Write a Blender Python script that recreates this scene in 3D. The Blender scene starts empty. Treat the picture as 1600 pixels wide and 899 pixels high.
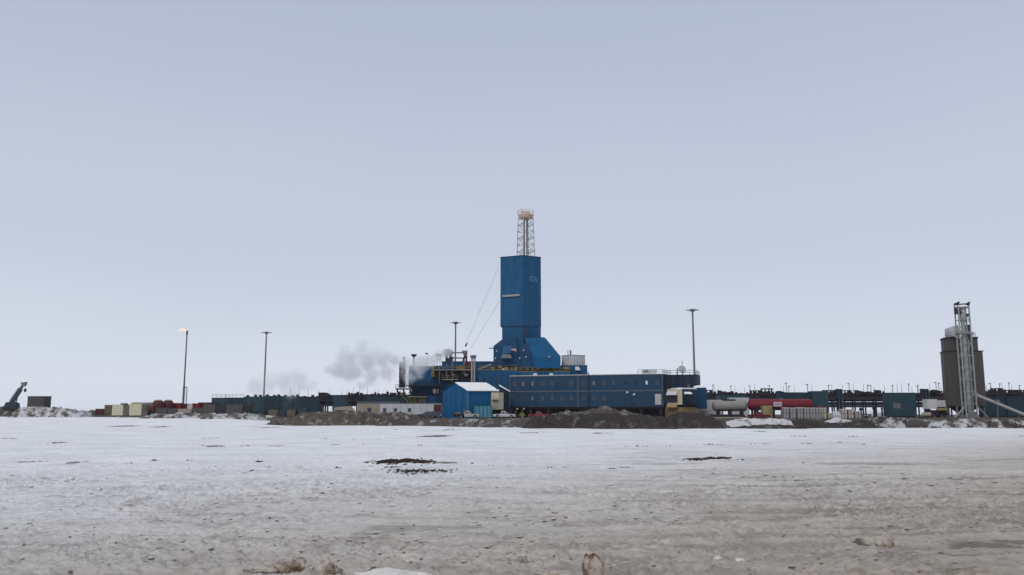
import bpy, bmesh, math, random
import numpy as np
from mathutils import Vector, Matrix

R = math.radians
random.seed(7)
SC = bpy.context.scene
COL = SC.collection

# ------------------------------------------------------------------ camera
F = 1300.0                      # focal length in photograph pixels (1600 wide)
HORIZON = 637.0
EYE = 5.0
PITCH = math.atan((HORIZON - 449.5) / F)
cam_d = bpy.data.cameras.new('camera')
cam = bpy.data.objects.new('camera', cam_d)
COL.objects.link(cam)
cam.location = (0, 0, EYE)
cam.rotation_euler = (math.pi / 2 + PITCH, 0, 0)
cam_d.sensor_width = 36.0
cam_d.lens = 36.0 * F / 1600.0
cam_d.clip_start = 0.5
cam_d.clip_end = 20000
SC.camera = cam

# ------------------------------------------------------------------ sky, sun, exposure
SUN_EL, SUN_AZ = 45.0, 208.0    # azimuth clockwise from +Y (behind the camera, to the left)
world = bpy.data.worlds.new('World')
SC.world = world
world.use_nodes = True
wn, wl = world.node_tree.nodes, world.node_tree.links
wn.clear()
w_out = wn.new('ShaderNodeOutputWorld')
w_bg = wn.new('ShaderNodeBackground')
w_bg.inputs['Strength'].default_value = 0.1
sky = wn.new('ShaderNodeTexSky')
sky.sky_type = 'NISHITA'
sky.sun_disc = False
sky.sun_elevation = R(SUN_EL)
sky.sun_rotation = R(SUN_AZ)
sky.dust_density = 4.0
# an even layer of overcast cloud covers nearly all of that sky, paler towards the horizon all round
w_tc = wn.new('ShaderNodeTexCoord')
w_sep = wn.new('ShaderNodeSeparateXYZ')
wl.new(w_tc.outputs['Generated'], w_sep.inputs[0])
w_ns = wn.new('ShaderNodeTexNoise')
w_ns.inputs['Scale'].default_value = 2.2
w_ns.inputs['Detail'].default_value = 3
w_map = wn.new('ShaderNodeMapping')
w_map.inputs['Scale'].default_value = (1, 1, 3.2)
wl.new(w_tc.outputs['Generated'], w_map.inputs[0])
wl.new(w_map.outputs[0], w_ns.inputs['Vector'])
w_add = wn.new('ShaderNodeMath'); w_add.operation = 'MULTIPLY_ADD'
w_add.inputs[1].default_value = 0.09
wl.new(w_ns.outputs['Fac'], w_add.inputs[0])
wl.new(w_sep.outputs['Z'], w_add.inputs[2])
w_sub = wn.new('ShaderNodeMath'); w_sub.operation = 'SUBTRACT'
w_sub.inputs[1].default_value = 0.045
wl.new(w_add.outputs[0], w_sub.inputs[0])
w_ramp = wn.new('ShaderNodeValToRGB')
wl.new(w_sub.outputs[0], w_ramp.inputs[0])
cr = w_ramp.color_ramp
cr.interpolation = 'EASE'
cr.elements[0].position = 0.0
cr.elements[0].color = (0.715, 0.768, 0.865, 1)
cr.elements[1].position = 0.48
cr.elements[1].color = (0.455, 0.512, 0.636, 1)
e = cr.elements.new(0.20); e.color = (0.560, 0.620, 0.745, 1)
w_gain = wn.new('ShaderNodeVectorMath'); w_gain.operation = 'SCALE'
w_gain.inputs['Scale'].default_value = 10.0
wl.new(w_ramp.outputs[0], w_gain.inputs[0])
w_mix = wn.new('ShaderNodeMix'); w_mix.data_type = 'RGBA'
w_mix.inputs['Factor'].default_value = 0.96
wl.new(sky.outputs[0], w_mix.inputs['A'])
wl.new(w_gain.outputs[0], w_mix.inputs['B'])
wl.new(w_mix.outputs['Result'], w_bg.inputs['Color'])
wl.new(w_bg.outputs[0], w_out.inputs[0])

sun_d = bpy.data.lights.new('sun', 'SUN')
sun = bpy.data.objects.new('sun', sun_d)
COL.objects.link(sun)
sun_d.energy = 1.5
sun_d.angle = R(22)
sun_d.color = (1.0, 0.965, 0.92)
_az, _el = R(SUN_AZ), R(SUN_EL)
_to = Vector((math.sin(_az) * math.cos(_el), math.cos(_az) * math.cos(_el), math.sin(_el)))
sun.rotation_euler = _to.to_track_quat('Z', 'Y').to_euler()
sun.location = _to * 300

SC.view_settings.view_transform = 'Standard'
SC.view_settings.look = 'None'
SC.view_settings.exposure = 0.0
SC.view_settings.gamma = 1.0
SC.view_settings.use_curve_mapping = False
SC.render.engine = 'CYCLES'
SC.cycles.volume_bounces = 5
SC.cycles.max_bounces = 8

# ------------------------------------------------------------------ helpers
CP, SP = math.cos(PITCH), math.sin(PITCH)


def P(px, py, Y):
    """Point of the place at distance Y that the photograph shows at (px, py)."""
    xc, yc = (px - 800) / F, (449.5 - py) / F
    t = Y / (CP - yc * SP)
    return Vector((xc * t, Y, EYE + (SP + yc * CP) * t))


def ZZ(py, Y):
    return P(800, py, Y).z


def XX(px, py, Y):
    return P(px, py, Y).x


def link(o, parent=None):
    COL.objects.link(o)
    if parent is not None:
        o.parent = parent
    return o


def tag(o, label=None, cat=None, group=None, kind=None):
    if label: o['label'] = label
    if cat: o['category'] = cat
    if group: o['group'] = group
    if kind: o['kind'] = kind
    return o


def thing(name, label, cat, loc=(0, 0, 0), rotz=0.0, group=None):
    o = bpy.data.objects.new(name, None)
    o.empty_display_size = 0.5
    link(o)
    o.location = loc
    o.rotation_euler = (0, 0, rotz)
    return tag(o, label, cat, group)


def root_of(o):
    while o.parent is not None:
        o = o.parent
    return o


class MB:
    def __init__(s):
        s.v, s.f = [], []

    def add(s, vs, fs):
        n = len(s.v)
        s.v += [tuple(p) for p in vs]
        s.f += [tuple(i + n for i in f) for f in fs]
        return s

    def box(s, x0, x1, y0, y1, z0, z1):
        return s.add([(x0, y0, z0), (x1, y0, z0), (x1, y1, z0), (x0, y1, z0),
                      (x0, y0, z1), (x1, y0, z1), (x1, y1, z1), (x0, y1, z1)],
                     [(0, 3, 2, 1), (4, 5, 6, 7), (0, 1, 5, 4), (1, 2, 6, 5), (2, 3, 7, 6), (3, 0, 4, 7)])

    def rbox(s, c, size, rz):
        hx, hy, hz = (q / 2 for q in size)
        cz, sz = math.cos(rz), math.sin(rz)
        vs = []
        for z in (-hz, hz):
            for x, y in ((-hx, -hy), (hx, -hy), (hx, hy), (-hx, hy)):
                vs.append((c[0] + x * cz - y * sz, c[1] + x * sz + y * cz, c[2] + z))
        return s.add(vs, [(0, 3, 2, 1), (4, 5, 6, 7), (0, 1, 5, 4), (1, 2, 6, 5), (2, 3, 7, 6), (3, 0, 4, 7)])

    def cyl(s, p0, p1, r0, r1=None, n=10, caps=True):
        p0, p1 = Vector(p0), Vector(p1)
        r1 = r0 if r1 is None else r1
        ax = (p1 - p0).normalized()
        u = ax.orthogonal().normalized() if abs(ax.z) < 0.999 else Vector((1, 0, 0))
        w = ax.cross(u)
        vs = []
        for p, r in ((p0, r0), (p1, r1)):
            for k in range(n):
                a = 2 * math.pi * (k + 0.5) / n
                vs.append(p + (u * math.cos(a) + w * math.sin(a)) * r)
        fs = [(k, (k + 1) % n, n + (k + 1) % n, n + k) for k in range(n)]
        if caps:
            fs += [tuple(range(n - 1, -1, -1)), tuple(range(n, 2 * n))]
        return s.add(vs, fs)

    def bar(s, p0, p1, w):
        return s.cyl(p0, p1, w * 0.7071, n=4)

    def lathe(s, prof, c, axis='z', n=16):
        """prof: (radius, position along axis)"""
        vs, fs = [], []
        for r, h in prof:
            for k in range(n):
                a = 2 * math.pi * k / n
                q = (r * math.cos(a), r * math.sin(a))
                if axis == 'z':
                    vs.append((c[0] + q[0], c[1] + q[1], c[2] + h))
                elif axis == 'x':
                    vs.append((c[0] + h, c[1] + q[0], c[2] + q[1]))
                else:
                    vs.append((c[0] + q[1], c[1] + h, c[2] + q[0]))
        for j in range(len(prof) - 1):
            for k in range(n):
                fs.append((j * n + k, j * n + (k + 1) % n, (j + 1) * n + (k + 1) % n, (j + 1) * n + k))
        fs.append(tuple(range(n - 1, -1, -1)))
        fs.append(tuple(range((len(prof) - 1) * n, len(prof) * n)))
        return s.add(vs, fs)

    def prism(s, poly, y0, y1):
        """polygon in x,z extruded along y"""
        n = len(poly)
        vs = [(x, y0, z) for x, z in poly] + [(x, y1, z) for x, z in poly]
        fs = [tuple(range(n)), tuple(range(2 * n - 1, n - 1, -1))]
        fs += [(k, n + k, n + (k + 1) % n, (k + 1) % n) for k in range(n)]
        return s.add(vs, fs)

    def plan(s, poly, z0, z1):
        """polygon in x,y extruded along z; z1 may be a list"""
        n = len(poly)
        zs = z1 if isinstance(z1, (list, tuple)) else [z1] * n
        vs = [(x, y, z0) for x, y in poly] + [(x, y, z) for (x, y), z in zip(poly, zs)]
        fs = [tuple(range(n - 1, -1, -1)), tuple(range(n, 2 * n))]
        fs += [(k, (k + 1) % n, n + (k + 1) % n, n + k) for k in range(n)]
        return s.add(vs, fs)

    def hull(s, pts):
        bm = bmesh.new()
        for p in pts:
            bm.verts.new(p)
        r = bmesh.ops.convex_hull(bm, input=bm.verts)
        bad = [g for g in r['geom_interior'] if isinstance(g, bmesh.types.BMVert)]
        if bad:
            bmesh.ops.delete(bm, geom=bad, context='VERTS')
        bmesh.ops.dissolve_limit(bm, angle_limit=0.01, verts=bm.verts, edges=bm.edges)
        bm.verts.index_update()
        s.add([v.co.copy() for v in bm.verts], [[v.index for v in f.verts] for f in bm.faces])
        bm.free()
        return s

    def mesh(s, name, smooth=False):
        me = bpy.data.meshes.new(name)
        me.from_pydata(s.v, [], s.f)
        bm = bmesh.new(); bm.from_mesh(me)
        bmesh.ops.recalc_face_normals(bm, faces=bm.faces)
        bm.to_mesh(me); bm.free()
        if smooth:
            me.shade_smooth()
            me.set_sharp_from_angle(angle=R(40))
        me.update()
        return me

    def build(s, name, mat, parent=None, smooth=False, world=False, loc=(0, 0, 0)):
        if world and parent is not None:
            o = root_of(parent).location
            s.v = [(x - o[0], y - o[1], z - o[2]) for x, y, z in s.v]
        me = s.mesh(name, smooth)
        me.materials.append(mat)
        ob = bpy.data.objects.new(name, me)
        ob.location = loc
        return link(ob, parent)


def inst(name, me, mat, parent, loc, rotz=0.0):
    if not me.materials:
        me.materials.append(mat)
    o = bpy.data.objects.new(name, me)
    o.location = loc
    o.rotation_euler = (0, 0, rotz)
    return link(o, parent)


def copy_tree(o, parent=None, loc=None, rotz=None, label=None, scale=None):
    c = o.copy()
    link(c, parent)
    if loc is not None: c.location = loc
    if rotz is not None: c.rotation_euler = (0, 0, rotz)
    if scale is not None: c.scale = scale
    if label: c['label'] = label
    for ch in list(o.children):
        copy_tree(ch, c)
    return c


# ------------------------------------------------------------------ materials
def nd(nt, t, **kw):
    n = nt.nodes.new(t)
    for k, v in kw.items():
        setattr(n, k, v)
    return n


def mat(name, col, rough=0.6, metal=0.0, var=0.18, scale=0.35, dirt=0.0, streak=False, bump=0.0, dirt_col=(0.16, 0.13, 0.10)):
    """painted or bare surface with uneven tone, streaks and grime"""
    m = bpy.data.materials.new(name)
    m.use_nodes = True
    nt = m.node_tree
    bs = nt.nodes['Principled BSDF']
    bs.inputs['Roughness'].default_value = rough
    bs.inputs['Metallic'].default_value = metal
    bs.inputs['Specular IOR Level'].default_value = 0.5 if rough < 0.4 else 0.18
    tc = nd(nt, 'ShaderNodeTexCoord')
    mp = nd(nt, 'ShaderNodeMapping')
    mp.inputs['Scale'].default_value = (scale * (4 if streak else 1), scale * (4 if streak else 1), scale * (0.5 if streak else 1))
    nt.links.new(tc.outputs['Object'], mp.inputs[0])
    n1 = nd(nt, 'ShaderNodeTexNoise')
    n1.inputs['Scale'].default_value = 1.0
    n1.inputs['Detail'].default_value = 6
    n1.inputs['Roughness'].default_value = 0.65
    nt.links.new(mp.outputs[0], n1.inputs['Vector'])
    r1 = nd(nt, 'ShaderNodeMapRange')
    r1.inputs['From Min'].default_value = 0.25
    r1.inputs['From Max'].default_value = 0.75
    r1.inputs['To Min'].default_value = 1 - var
    r1.inputs['To Max'].default_value = 1 + var
    nt.links.new(n1.outputs['Fac'], r1.inputs[0])
    sc = nd(nt, 'ShaderNodeVectorMath', operation='SCALE')
    sc.inputs[0].default_value = col
    nt.links.new(r1.outputs[0], sc.inputs['Scale'])
    out = sc.outputs[0]
    if dirt > 0:
        n2 = nd(nt, 'ShaderNodeTexNoise')
        n2.inputs['Scale'].default_value = scale * 2.3
        n2.inputs['Detail'].default_value = 8
        n2.inputs['Roughness'].default_value = 0.7
        nt.links.new(tc.outputs['Object'], n2.inputs['Vector'])
        r2 = nd(nt, 'ShaderNodeMapRange')
        r2.inputs['From Min'].default_value = 0.42
        r2.inputs['From Max'].default_value = 0.72
        r2.inputs['To Max'].default_value = dirt
        nt.links.new(n2.outputs['Fac'], r2.inputs[0])
        mx = nd(nt, 'ShaderNodeMix', data_type='RGBA')
        nt.links.new(r2.outputs[0], mx.inputs['Factor'])
        nt.links.new(out, mx.inputs['A'])
        mx.inputs['B'].default_value = (*dirt_col, 1)
        out = mx.outputs['Result']
    nt.links.new(out, bs.inputs['Base Color'])
    if bump > 0:
        b = nd(nt, 'ShaderNodeBump')
        b.inputs['Strength'].default_value = bump
        b.inputs['Distance'].default_value = 0.05
        nt.links.new(n1.outputs['Fac'], b.inputs['Height'])
        nt.links.new(b.outputs[0], bs.inputs['Normal'])
    return m


def soil_mat(name, snow, col=(0.115, 0.098, 0.085), scale=0.9, snow_col=(0.62, 0.63, 0.66)):
    """thawed soil and gravel with old snow caught in it; snow = share of snow"""
    m = bpy.data.materials.new(name)
    m.use_nodes = True
    nt = m.node_tree
    bs = nt.nodes['Principled BSDF']
    bs.inputs['Roughness'].default_value = 0.9
    bs.inputs['Specular IOR Level'].default_value = 0.15
    g = nd(nt, 'ShaderNodeNewGeometry')
    n1 = nd(nt, 'ShaderNodeTexNoise')
    n1.inputs['Scale'].default_value = scale * 3.0
    n1.inputs['Detail'].default_value = 9
    n1.inputs['Roughness'].default_value = 0.75
    nt.links.new(g.outputs['Position'], n1.inputs['Vector'])
    r1 = nd(nt, 'ShaderNodeValToRGB')
    r1.color_ramp.elements[0].position = 0.3
    r1.color_ramp.elements[0].color = (col[0] * 0.45, col[1] * 0.45, col[2] * 0.45, 1)
    r1.color_ramp.elements[1].position = 0.72
    r1.color_ramp.elements[1].color = (col[0] * 1.7, col[1] * 1.65, col[2] * 1.6, 1)
    nt.links.new(n1.outputs['Fac'], r1.inputs[0])
    n2 = nd(nt, 'ShaderNodeTexNoise')
    n2.inputs['Scale'].default_value = scale * 0.55
    n2.inputs['Detail'].default_value = 10
    n2.inputs['Roughness'].default_value = 0.72
    nt.links.new(g.outputs['Position'], n2.inputs['Vector'])
    r2 = nd(nt, 'ShaderNodeMapRange')
    c = 0.5 + (0.5 - snow) * 0.42
    r2.inputs['From Min'].default_value = c - 0.05
    r2.inputs['From Max'].default_value = c + 0.06
    nt.links.new(n2.outputs['Fac'], r2.inputs[0])
    mx = nd(nt, 'ShaderNodeMix', data_type='RGBA')
    nt.links.new(r2.outputs[0], mx.inputs['Factor'])
    nt.links.new(r1.outputs[0], mx.inputs['A'])
    mx.inputs['B'].default_value = (*snow_col, 1)
    nt.links.new(mx.outputs['Result'], bs.inputs['Base Color'])
    b = nd(nt, 'ShaderNodeBump')
    b.inputs['Strength'].default_value = 1.0
    b.inputs['Distance'].default_value = 0.5 if scale < 2 else 0.1
    nt.links.new(n1.outputs['Fac'], b.inputs['Height'])
    nt.links.new(b.outputs[0], bs.inputs['Normal'])
    return m


M = {}
M['rig_blue'] = mat('rig_blue_paint', (0.003, 0.066, 0.152), 0.65, var=0.24, scale=0.16, streak=True, dirt=0.10)
M['rig_blue_deep'] = mat('rig_blue_paint_deep', (0.002, 0.042, 0.100), 0.65, var=0.2, scale=0.2, dirt=0.2, dirt_col=(0.06, 0.06, 0.06))
M['rig_blue_panel'] = mat('rig_blue_paint_panel', (0.002, 0.070, 0.165), 0.6, var=0.12, scale=0.2)
M['shed_blue'] = mat('shed_blue_paint', (0.001, 0.078, 0.190), 0.55, var=0.14, scale=0.4, streak=True)
M['shed_blue_b'] = mat('shed_blue_paint_faded', (0.001, 0.064, 0.155), 0.55, var=0.14, scale=0.4, streak=True)
M['camp_blue'] = mat('camp_blue_paint', (0.012, 0.045, 0.090), 0.65, var=0.16, scale=0.22, streak=True, dirt=0.18, dirt_col=(0.09, 0.09, 0.09))
M['camp_dark'] = mat('camp_dark_paint', (0.008, 0.020, 0.040), 0.6, var=0.2, scale=0.3, dirt=0.2, dirt_col=(0.05, 0.045, 0.04))
M['trim'] = mat('pale_trim', (0.095, 0.112, 0.13), 0.5, scale=1)
M['frame'] = mat('window_frame_paint', (0.085, 0.110, 0.120), 0.5, scale=2)
M['teal'] = mat('teal_paint', (0.022, 0.058, 0.076), 0.55, var=0.2, scale=0.3, streak=True, dirt=0.25, dirt_col=(0.08, 0.08, 0.08))
M['teal_dark'] = mat('dark_teal_paint', (0.015, 0.038, 0.053), 0.6, var=0.2, scale=0.3, dirt=0.2, dirt_col=(0.05, 0.05, 0.05))
M['teal_pale'] = mat('pale_teal_paint', (0.07, 0.23, 0.31), 0.5, var=0.25, scale=0.8, dirt=0.3)
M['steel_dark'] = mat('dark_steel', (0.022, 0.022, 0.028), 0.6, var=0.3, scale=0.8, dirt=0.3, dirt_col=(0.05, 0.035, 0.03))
M['steel'] = mat('galvanised_steel', (0.16, 0.165, 0.17), 0.45, 0.3, var=0.2, scale=1.2)
M['steel_pale'] = mat('pale_steel', (0.27, 0.275, 0.265), 0.45, 0.2, var=0.15, scale=1)
M['crown_steel'] = mat('crown_grey_steel', (0.30, 0.27, 0.26), 0.5, var=0.15, scale=1)
M['crown_orange'] = mat('pale_orange_paint', (0.52, 0.40, 0.32), 0.55, var=0.2, scale=1)  # pale orange of the crown platform, railing and sheave
M['white'] = mat('white_paint', (0.52, 0.51, 0.49), 0.5, var=0.08, scale=0.5, dirt=0.12)
M['trailer_white'] = mat('trailer_white_paint', (0.46, 0.47, 0.49), 0.55, var=0.1, scale=0.4, streak=True, dirt=0.3)
M['roof_white'] = mat('snow_covered_metal_roof', (0.80, 0.79, 0.78), 0.7, var=0.05, scale=0.5, dirt=0.06)
M['tank_white'] = mat('tank_off_white', (0.45, 0.44, 0.45), 0.55, var=0.1, scale=0.3, streak=True, dirt=0.15)
M['grey_tank'] = mat('dusty_grey_tank', (0.25, 0.24, 0.215), 0.6, var=0.2, scale=0.5, dirt=0.4)
M['cream'] = mat('cream_paint', (0.46, 0.42, 0.30), 0.6, var=0.12, scale=0.6, dirt=0.25)
M['tan'] = mat('tan_paint', (0.30, 0.26, 0.21), 0.65, var=0.15, scale=0.5, dirt=0.25)
M['yellow'] = mat('yellow_paint', (0.20, 0.155, 0.055), 0.6, var=0.3, scale=0.8, dirt=0.5, dirt_col=(0.08, 0.07, 0.05))
M['orange'] = mat('orange_tan_paint', (0.42, 0.27, 0.11), 0.6, var=0.2, scale=0.8, dirt=0.4)
M['olive'] = mat('olive_yellow_paint', (0.28, 0.25, 0.11), 0.6, var=0.2, scale=0.8, dirt=0.3)
M['red'] = mat('red_paint', (0.14, 0.011, 0.019), 0.45, var=0.2, scale=0.4, dirt=0.15)
M['red_dark'] = mat('dark_red_paint', (0.075, 0.014, 0.016), 0.55, var=0.25, scale=0.4, dirt=0.35, dirt_col=(0.07, 0.05, 0.05))
M['silo'] = mat('silo_brown_grey', (0.060, 0.053, 0.049), 0.6, var=0.12, scale=0.2, streak=True)
M['silo_side'] = mat('silo_brown', (0.092, 0.080, 0.072), 0.6, var=0.12, scale=0.2, streak=True)
M['crate'] = mat('grey_crate', (0.27, 0.27, 0.27), 0.75, var=0.2, scale=0.7, dirt=0.35)
M['crate_dark'] = mat('dark_grey_crate', (0.07, 0.067, 0.064), 0.75, var=0.2, scale=0.7, dirt=0.35, dirt_col=(0.05, 0.05, 0.05))
M['crate_cream'] = mat('cream_crate', (0.42, 0.38, 0.31), 0.75, var=0.2, scale=0.7, dirt=0.3)
M['wood'] = mat('weathered_timber', (0.12, 0.095, 0.07), 0.8, var=0.3, scale=1.5)
M['rubber'] = mat('tyre_rubber', (0.018, 0.018, 0.018), 0.85, scale=2)
M['glass'] = mat('dark_window_glass', (0.018, 0.036, 0.058), 0.15, scale=2, var=0.1)
M['glass_pale'] = mat('lit_window_pane', (0.62, 0.64, 0.66), 0.4, scale=2, var=0.05)  # lit window: its light is put into the pale pane colour
M['truck_white'] = mat('truck_white_paint', (0.46, 0.46, 0.47), 0.3, var=0.06, scale=1, dirt=0.35)
M['truck_beige'] = mat('truck_silver_beige_paint', (0.34, 0.32, 0.29), 0.35, var=0.1, scale=1, dirt=0.35)
M['truck_red'] = mat('truck_red_paint', (0.24, 0.012, 0.035), 0.3, var=0.1, scale=1, dirt=0.25)
M['truck_dark'] = mat('truck_dark_paint', (0.022, 0.032, 0.038), 0.3, var=0.1, scale=1, dirt=0.3)
M['lamp'] = mat('lamp_lens', (0.40, 0.42, 0.42), 0.25, scale=3, var=0.05)
M['wire'] = mat('guy_wire', (0.08, 0.08, 0.09), 0.5, scale=3)
M['snow_cap'] = mat('settled_snow', (0.80, 0.81, 0.84), 0.8, var=0.05, scale=1.5, bump=0.4)
M['faded_mark'] = mat('faded_white_lettering', (0.075, 0.165, 0.29), 0.6, var=0.2, scale=1)
M['flag_white'] = mat('flag_white', (0.50, 0.42, 0.46), 0.8, scale=2)
M['flag_red'] = mat('flag_red', (0.35, 0.07, 0.10), 0.8, scale=2)
M['flag_blue'] = mat('flag_blue', (0.04, 0.05, 0.16), 0.8, scale=2)
M['dark_text'] = mat('dark_sign_lettering', (0.10, 0.09, 0.14), 0.6, scale=3)
M['sign_pink'] = mat('weathered_sign_board', (0.48, 0.38, 0.40), 0.6, scale=2, dirt=0.2)
M['soil'] = soil_mat('soil_mound', 0.32, (0.095, 0.081, 0.068), 0.9, (0.34, 0.32, 0.30))
M['soil_dark'] = soil_mat('soil_mound_dark', 0.27, (0.046, 0.040, 0.035), 0.9, (0.19, 0.175, 0.165))
M['soil_grey'] = soil_mat('soil_mound_grey', 0.36, (0.080, 0.069, 0.061), 0.9, (0.30, 0.285, 0.27))
M['soil_snow'] = soil_mat('snowy_soil_bank', 0.52, (0.11, 0.088, 0.072), 0.55, (0.56, 0.56, 0.575))
M['soil_half'] = soil_mat('half_snowy_soil_bank', 0.42, (0.058, 0.046, 0.040), 0.55, (0.52, 0.51, 0.51))
M['pad'] = soil_mat('gravel_pad_surface', 0.30, (0.080, 0.069, 0.060), 0.6, (0.42, 0.41, 0.41))
M['clod'] = soil_mat('peat_clod', 0.10, (0.030, 0.022, 0.016), 2.0, (0.16, 0.14, 0.13))
M['chunk'] = soil_mat('dirty_snow_chunk', 0.55, (0.19, 0.135, 0.08), 2.0, (0.53, 0.475, 0.405))
M['crumb'] = soil_mat('dirty_snow_crumb', 0.45, (0.22, 0.18, 0.145), 3.0, (0.48, 0.45, 0.41))
M['bank_snow'] = soil_mat('wind_packed_snow_bank', 0.70, (0.16, 0.14, 0.12), 1.0, (0.66, 0.65, 0.65))
M['drift'] = mat('dusty_snow_drift', (0.62, 0.595, 0.56), 0.85, var=0.1, scale=2.0, dirt=0.3, bump=0.4, dirt_col=(0.33, 0.28, 0.22))

fm = bpy.data.materials.new('flare_flame')
fm.use_nodes = True
_b = fm.node_tree.nodes['Principled BSDF']
_n = nd(fm.node_tree, 'ShaderNodeTexNoise'); _n.inputs['Scale'].default_value = 1.2
_r = nd(fm.node_tree, 'ShaderNodeValToRGB')
_r.color_ramp.elements[0].color = (0.86, 0.66, 0.55, 1)
_r.color_ramp.elements[1].color = (0.93, 0.80, 0.72, 1)
fm.node_tree.links.new(_n.outputs['Fac'], _r.inputs[0])
fm.node_tree.links.new(_r.outputs[0], _b.inputs['Emission Color'])
_b.inputs['Emission Strength'].default_value = 1.0
_b.inputs['Base Color'].default_value = (0.1, 0.05, 0.02, 1)
M['flame'] = fm


# ------------------------------------------------------------------ terrain noise
def hash2(ix, iy, seed):
    h = (ix.astype(np.int64) * 374761393 + iy.astype(np.int64) * 668265263 + seed * 2147483647) & 0xffffffff
    h = ((h ^ (h >> 13)) * 1274126177) & 0xffffffff
    h = (h ^ (h >> 16)) & 0xffffffff
    return h.astype(np.float64) / 4294967295.0


def vnoise(x, y, seed=0):
    ix, iy = np.floor(x), np.floor(y)
    fx, fy = x - ix, y - iy
    fx = fx * fx * fx * (fx * (fx * 6 - 15) + 10)
    fy = fy * fy * fy * (fy * (fy * 6 - 15) + 10)
    a, b = hash2(ix, iy, seed), hash2(ix + 1, iy, seed)
    c, d = hash2(ix, iy + 1, seed), hash2(ix + 1, iy + 1, seed)
    return (a + (b - a) * fx) * (1 - fy) + (c + (d - c) * fx) * fy


def fbm(x, y, octaves=4, seed=0, gain=0.5):
    t, a, s = 0.0, 1.0, 0.0
    for k in range(octaves):
        t = t + a * vnoise(x * 2 ** k + 17.3 * k, y * 2 ** k - 9.1 * k, seed + k)
        s += a
        a *= gain
    return t / s


def sstep(a, b, x):
    t = np.clip((x - a) / (b - a), 0, 1)
    return t * t * (3 - 2 * t)


PADZ = 2.1
TOE = [(-300, 345), (0, 322), (120, 312), (230, 302), (330, 290), (430, 264), (480, 247), (560, 240), (690, 224), (760, 215),
       (830, 207), (900, 200), (1120, 203), (1240, 208), (1340, 208), (1450, 205), (1600, 200), (1900, 196)]
TOE_X = np.array([(p - 800) / F * y for p, y in TOE])
TOE_Y = np.array([float(y) for p, y in TOE])


def toe(x):
    return np.interp(x, TOE_X, TOE_Y)


def gp(px, py, z=0.0):
    """where the photograph's pixel meets ground of height z"""
    Y = (EYE - z) * F / (py - HORIZON)
    for _ in range(6):
        Y *= 1.0
    q = P(px, py, 100.0)
    d = (q - Vector((0, 0, EYE)))
    t = (z - EYE) / d.z
    return Vector((d.x * t, d.y * t, z))


# local shapes of the near field: (px, py, half width m, half depth m, height m, soil 0..1)
LUMPS = [(600, 886, 1.5, 0.45, 0.16, 0.0), (655, 889, 0.9, 0.35, 0.12, 0.0), (440, 886, 0.75, 0.35, 0.10, 0.35),
         (180, 888, 2.2, 1.1, 0.13, 0.0), (60, 868, 2.0, 1.0, 0.07, 0.0), (1345, 845, 0.45, 0.55, -0.16, 0.9),
         (1540, 851, 1.7, 0.75, -0.12, 0.75), (1440, 858, 1.3, 0.3, -0.05, 0.5), (1600, 846, 1.5, 0.5, -0.1, 0.7),
         (1495, 886, 0.8, 0.25, -0.06, 0.55), (850, 853, 0.7, 0.35, -0.06, 0.5), (930, 853, 0.5, 0.3, -0.05, 0.5),
         (800, 873, 0.8, 0.25, -0.06, 0.45), (1010, 879, 2.0, 0.2, -0.07, 0.35), (700, 871, 1.2, 0.25, -0.05, 0.4),
         (1400, 829, 1.6, 0.5, -0.07, 0.4), (1550, 817, 1.4, 0.5, -0.07, 0.45), (1120, 808, 1.2, 0.6, -0.07, 0.4),
         (890, 818, 0.9, 0.5, -0.06, 0.4), (870, 888, 0.9, 0.25, 0.07, 0.3), (500, 896, 0.6, 0.3, 0.1, 0.4),
         (380, 872, 0.7, 0.2, -0.05, 0.35), (950, 868, 0.25, 0.15, -0.05, 0.7)]
# bare peat showing through the snow further out
BARE = [(622, 722, 2.4, 2.6, 0.12), (650, 736, 2.4, 1.6, 0.08), (1102, 717, 2.3, 1.6, 0.10), (690, 723, 2.0, 1.0, 0.05),
        (204, 724, 0.6, 0.8, 0.05), (92, 693, 1.2, 2.0, 0.05), (430, 699, 1.4, 2.0, 0.05), (335, 699, 1.6, 2.0, 0.04),
        (680, 682, 3.5, 5.0, 0.04), (45, 721, 1.2, 1.0, 0.04), (120, 723, 1.0, 1.0, 0.05), (405, 720, 0.5, 0.8, 0.04),
        (955, 731, 0.6, 0.8, 0.05), (978, 729, 0.8, 0.8, 0.05), (240, 721, 0.6, 0.6, 0.04), (525, 697, 0.9, 1.2, 0.04)]

# ------------------------------------------------------------------ the snow field
ys_px = np.concatenate([np.linspace(985, 700, 560), np.linspace(700, 655, 130)[1:], np.linspace(655, 639.0, 30)[1:]])
rowY = np.concatenate([[-400, -200, -80, -20, 0, 8, 14], EYE * F / (ys_px - HORIZON), [3600, 4500]])
NC = 901
tt = np.linspace(-1, 1, NC)
tt = tt * (0.94 + 0.06 * np.abs(tt) ** 6)
GY = np.repeat(rowY[:, None], NC, 1)
HW = np.where(rowY > 8, 14 + 0.74 * rowY, 20 + (8 - rowY) * 1.2)
GX = HW[:, None] * tt[None, :]
fine = 1 - sstep(60, 140, GY)
mid = 1 - sstep(150, 320, GY)
warp = (fbm(GX * 0.15, GY * 0.15, 3, 5) - 0.5) * 6
h = (fbm(GX * 0.035, GY * 0.035, 3, 1) - 0.5) * 0.5 * mid * sstep(15, 60, GY)
h += (fbm(GX * 0.30 + warp * 0.2, GY * 0.4, 4, 2, 0.55) - 0.5) * 0.20 * mid
rough = sstep(0.36, 0.66, fbm(GX * 0.10, GY * 0.10, 3, 33))
ridge = 1 - np.abs(2 * fbm(GX * 0.8 + warp * 0.5, GY * 1.7, 4, 9, 0.55) - 1)
h += (ridge ** 3 - 0.55) * 0.12 * fine * (0.25 + 0.85 * rough)
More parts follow.
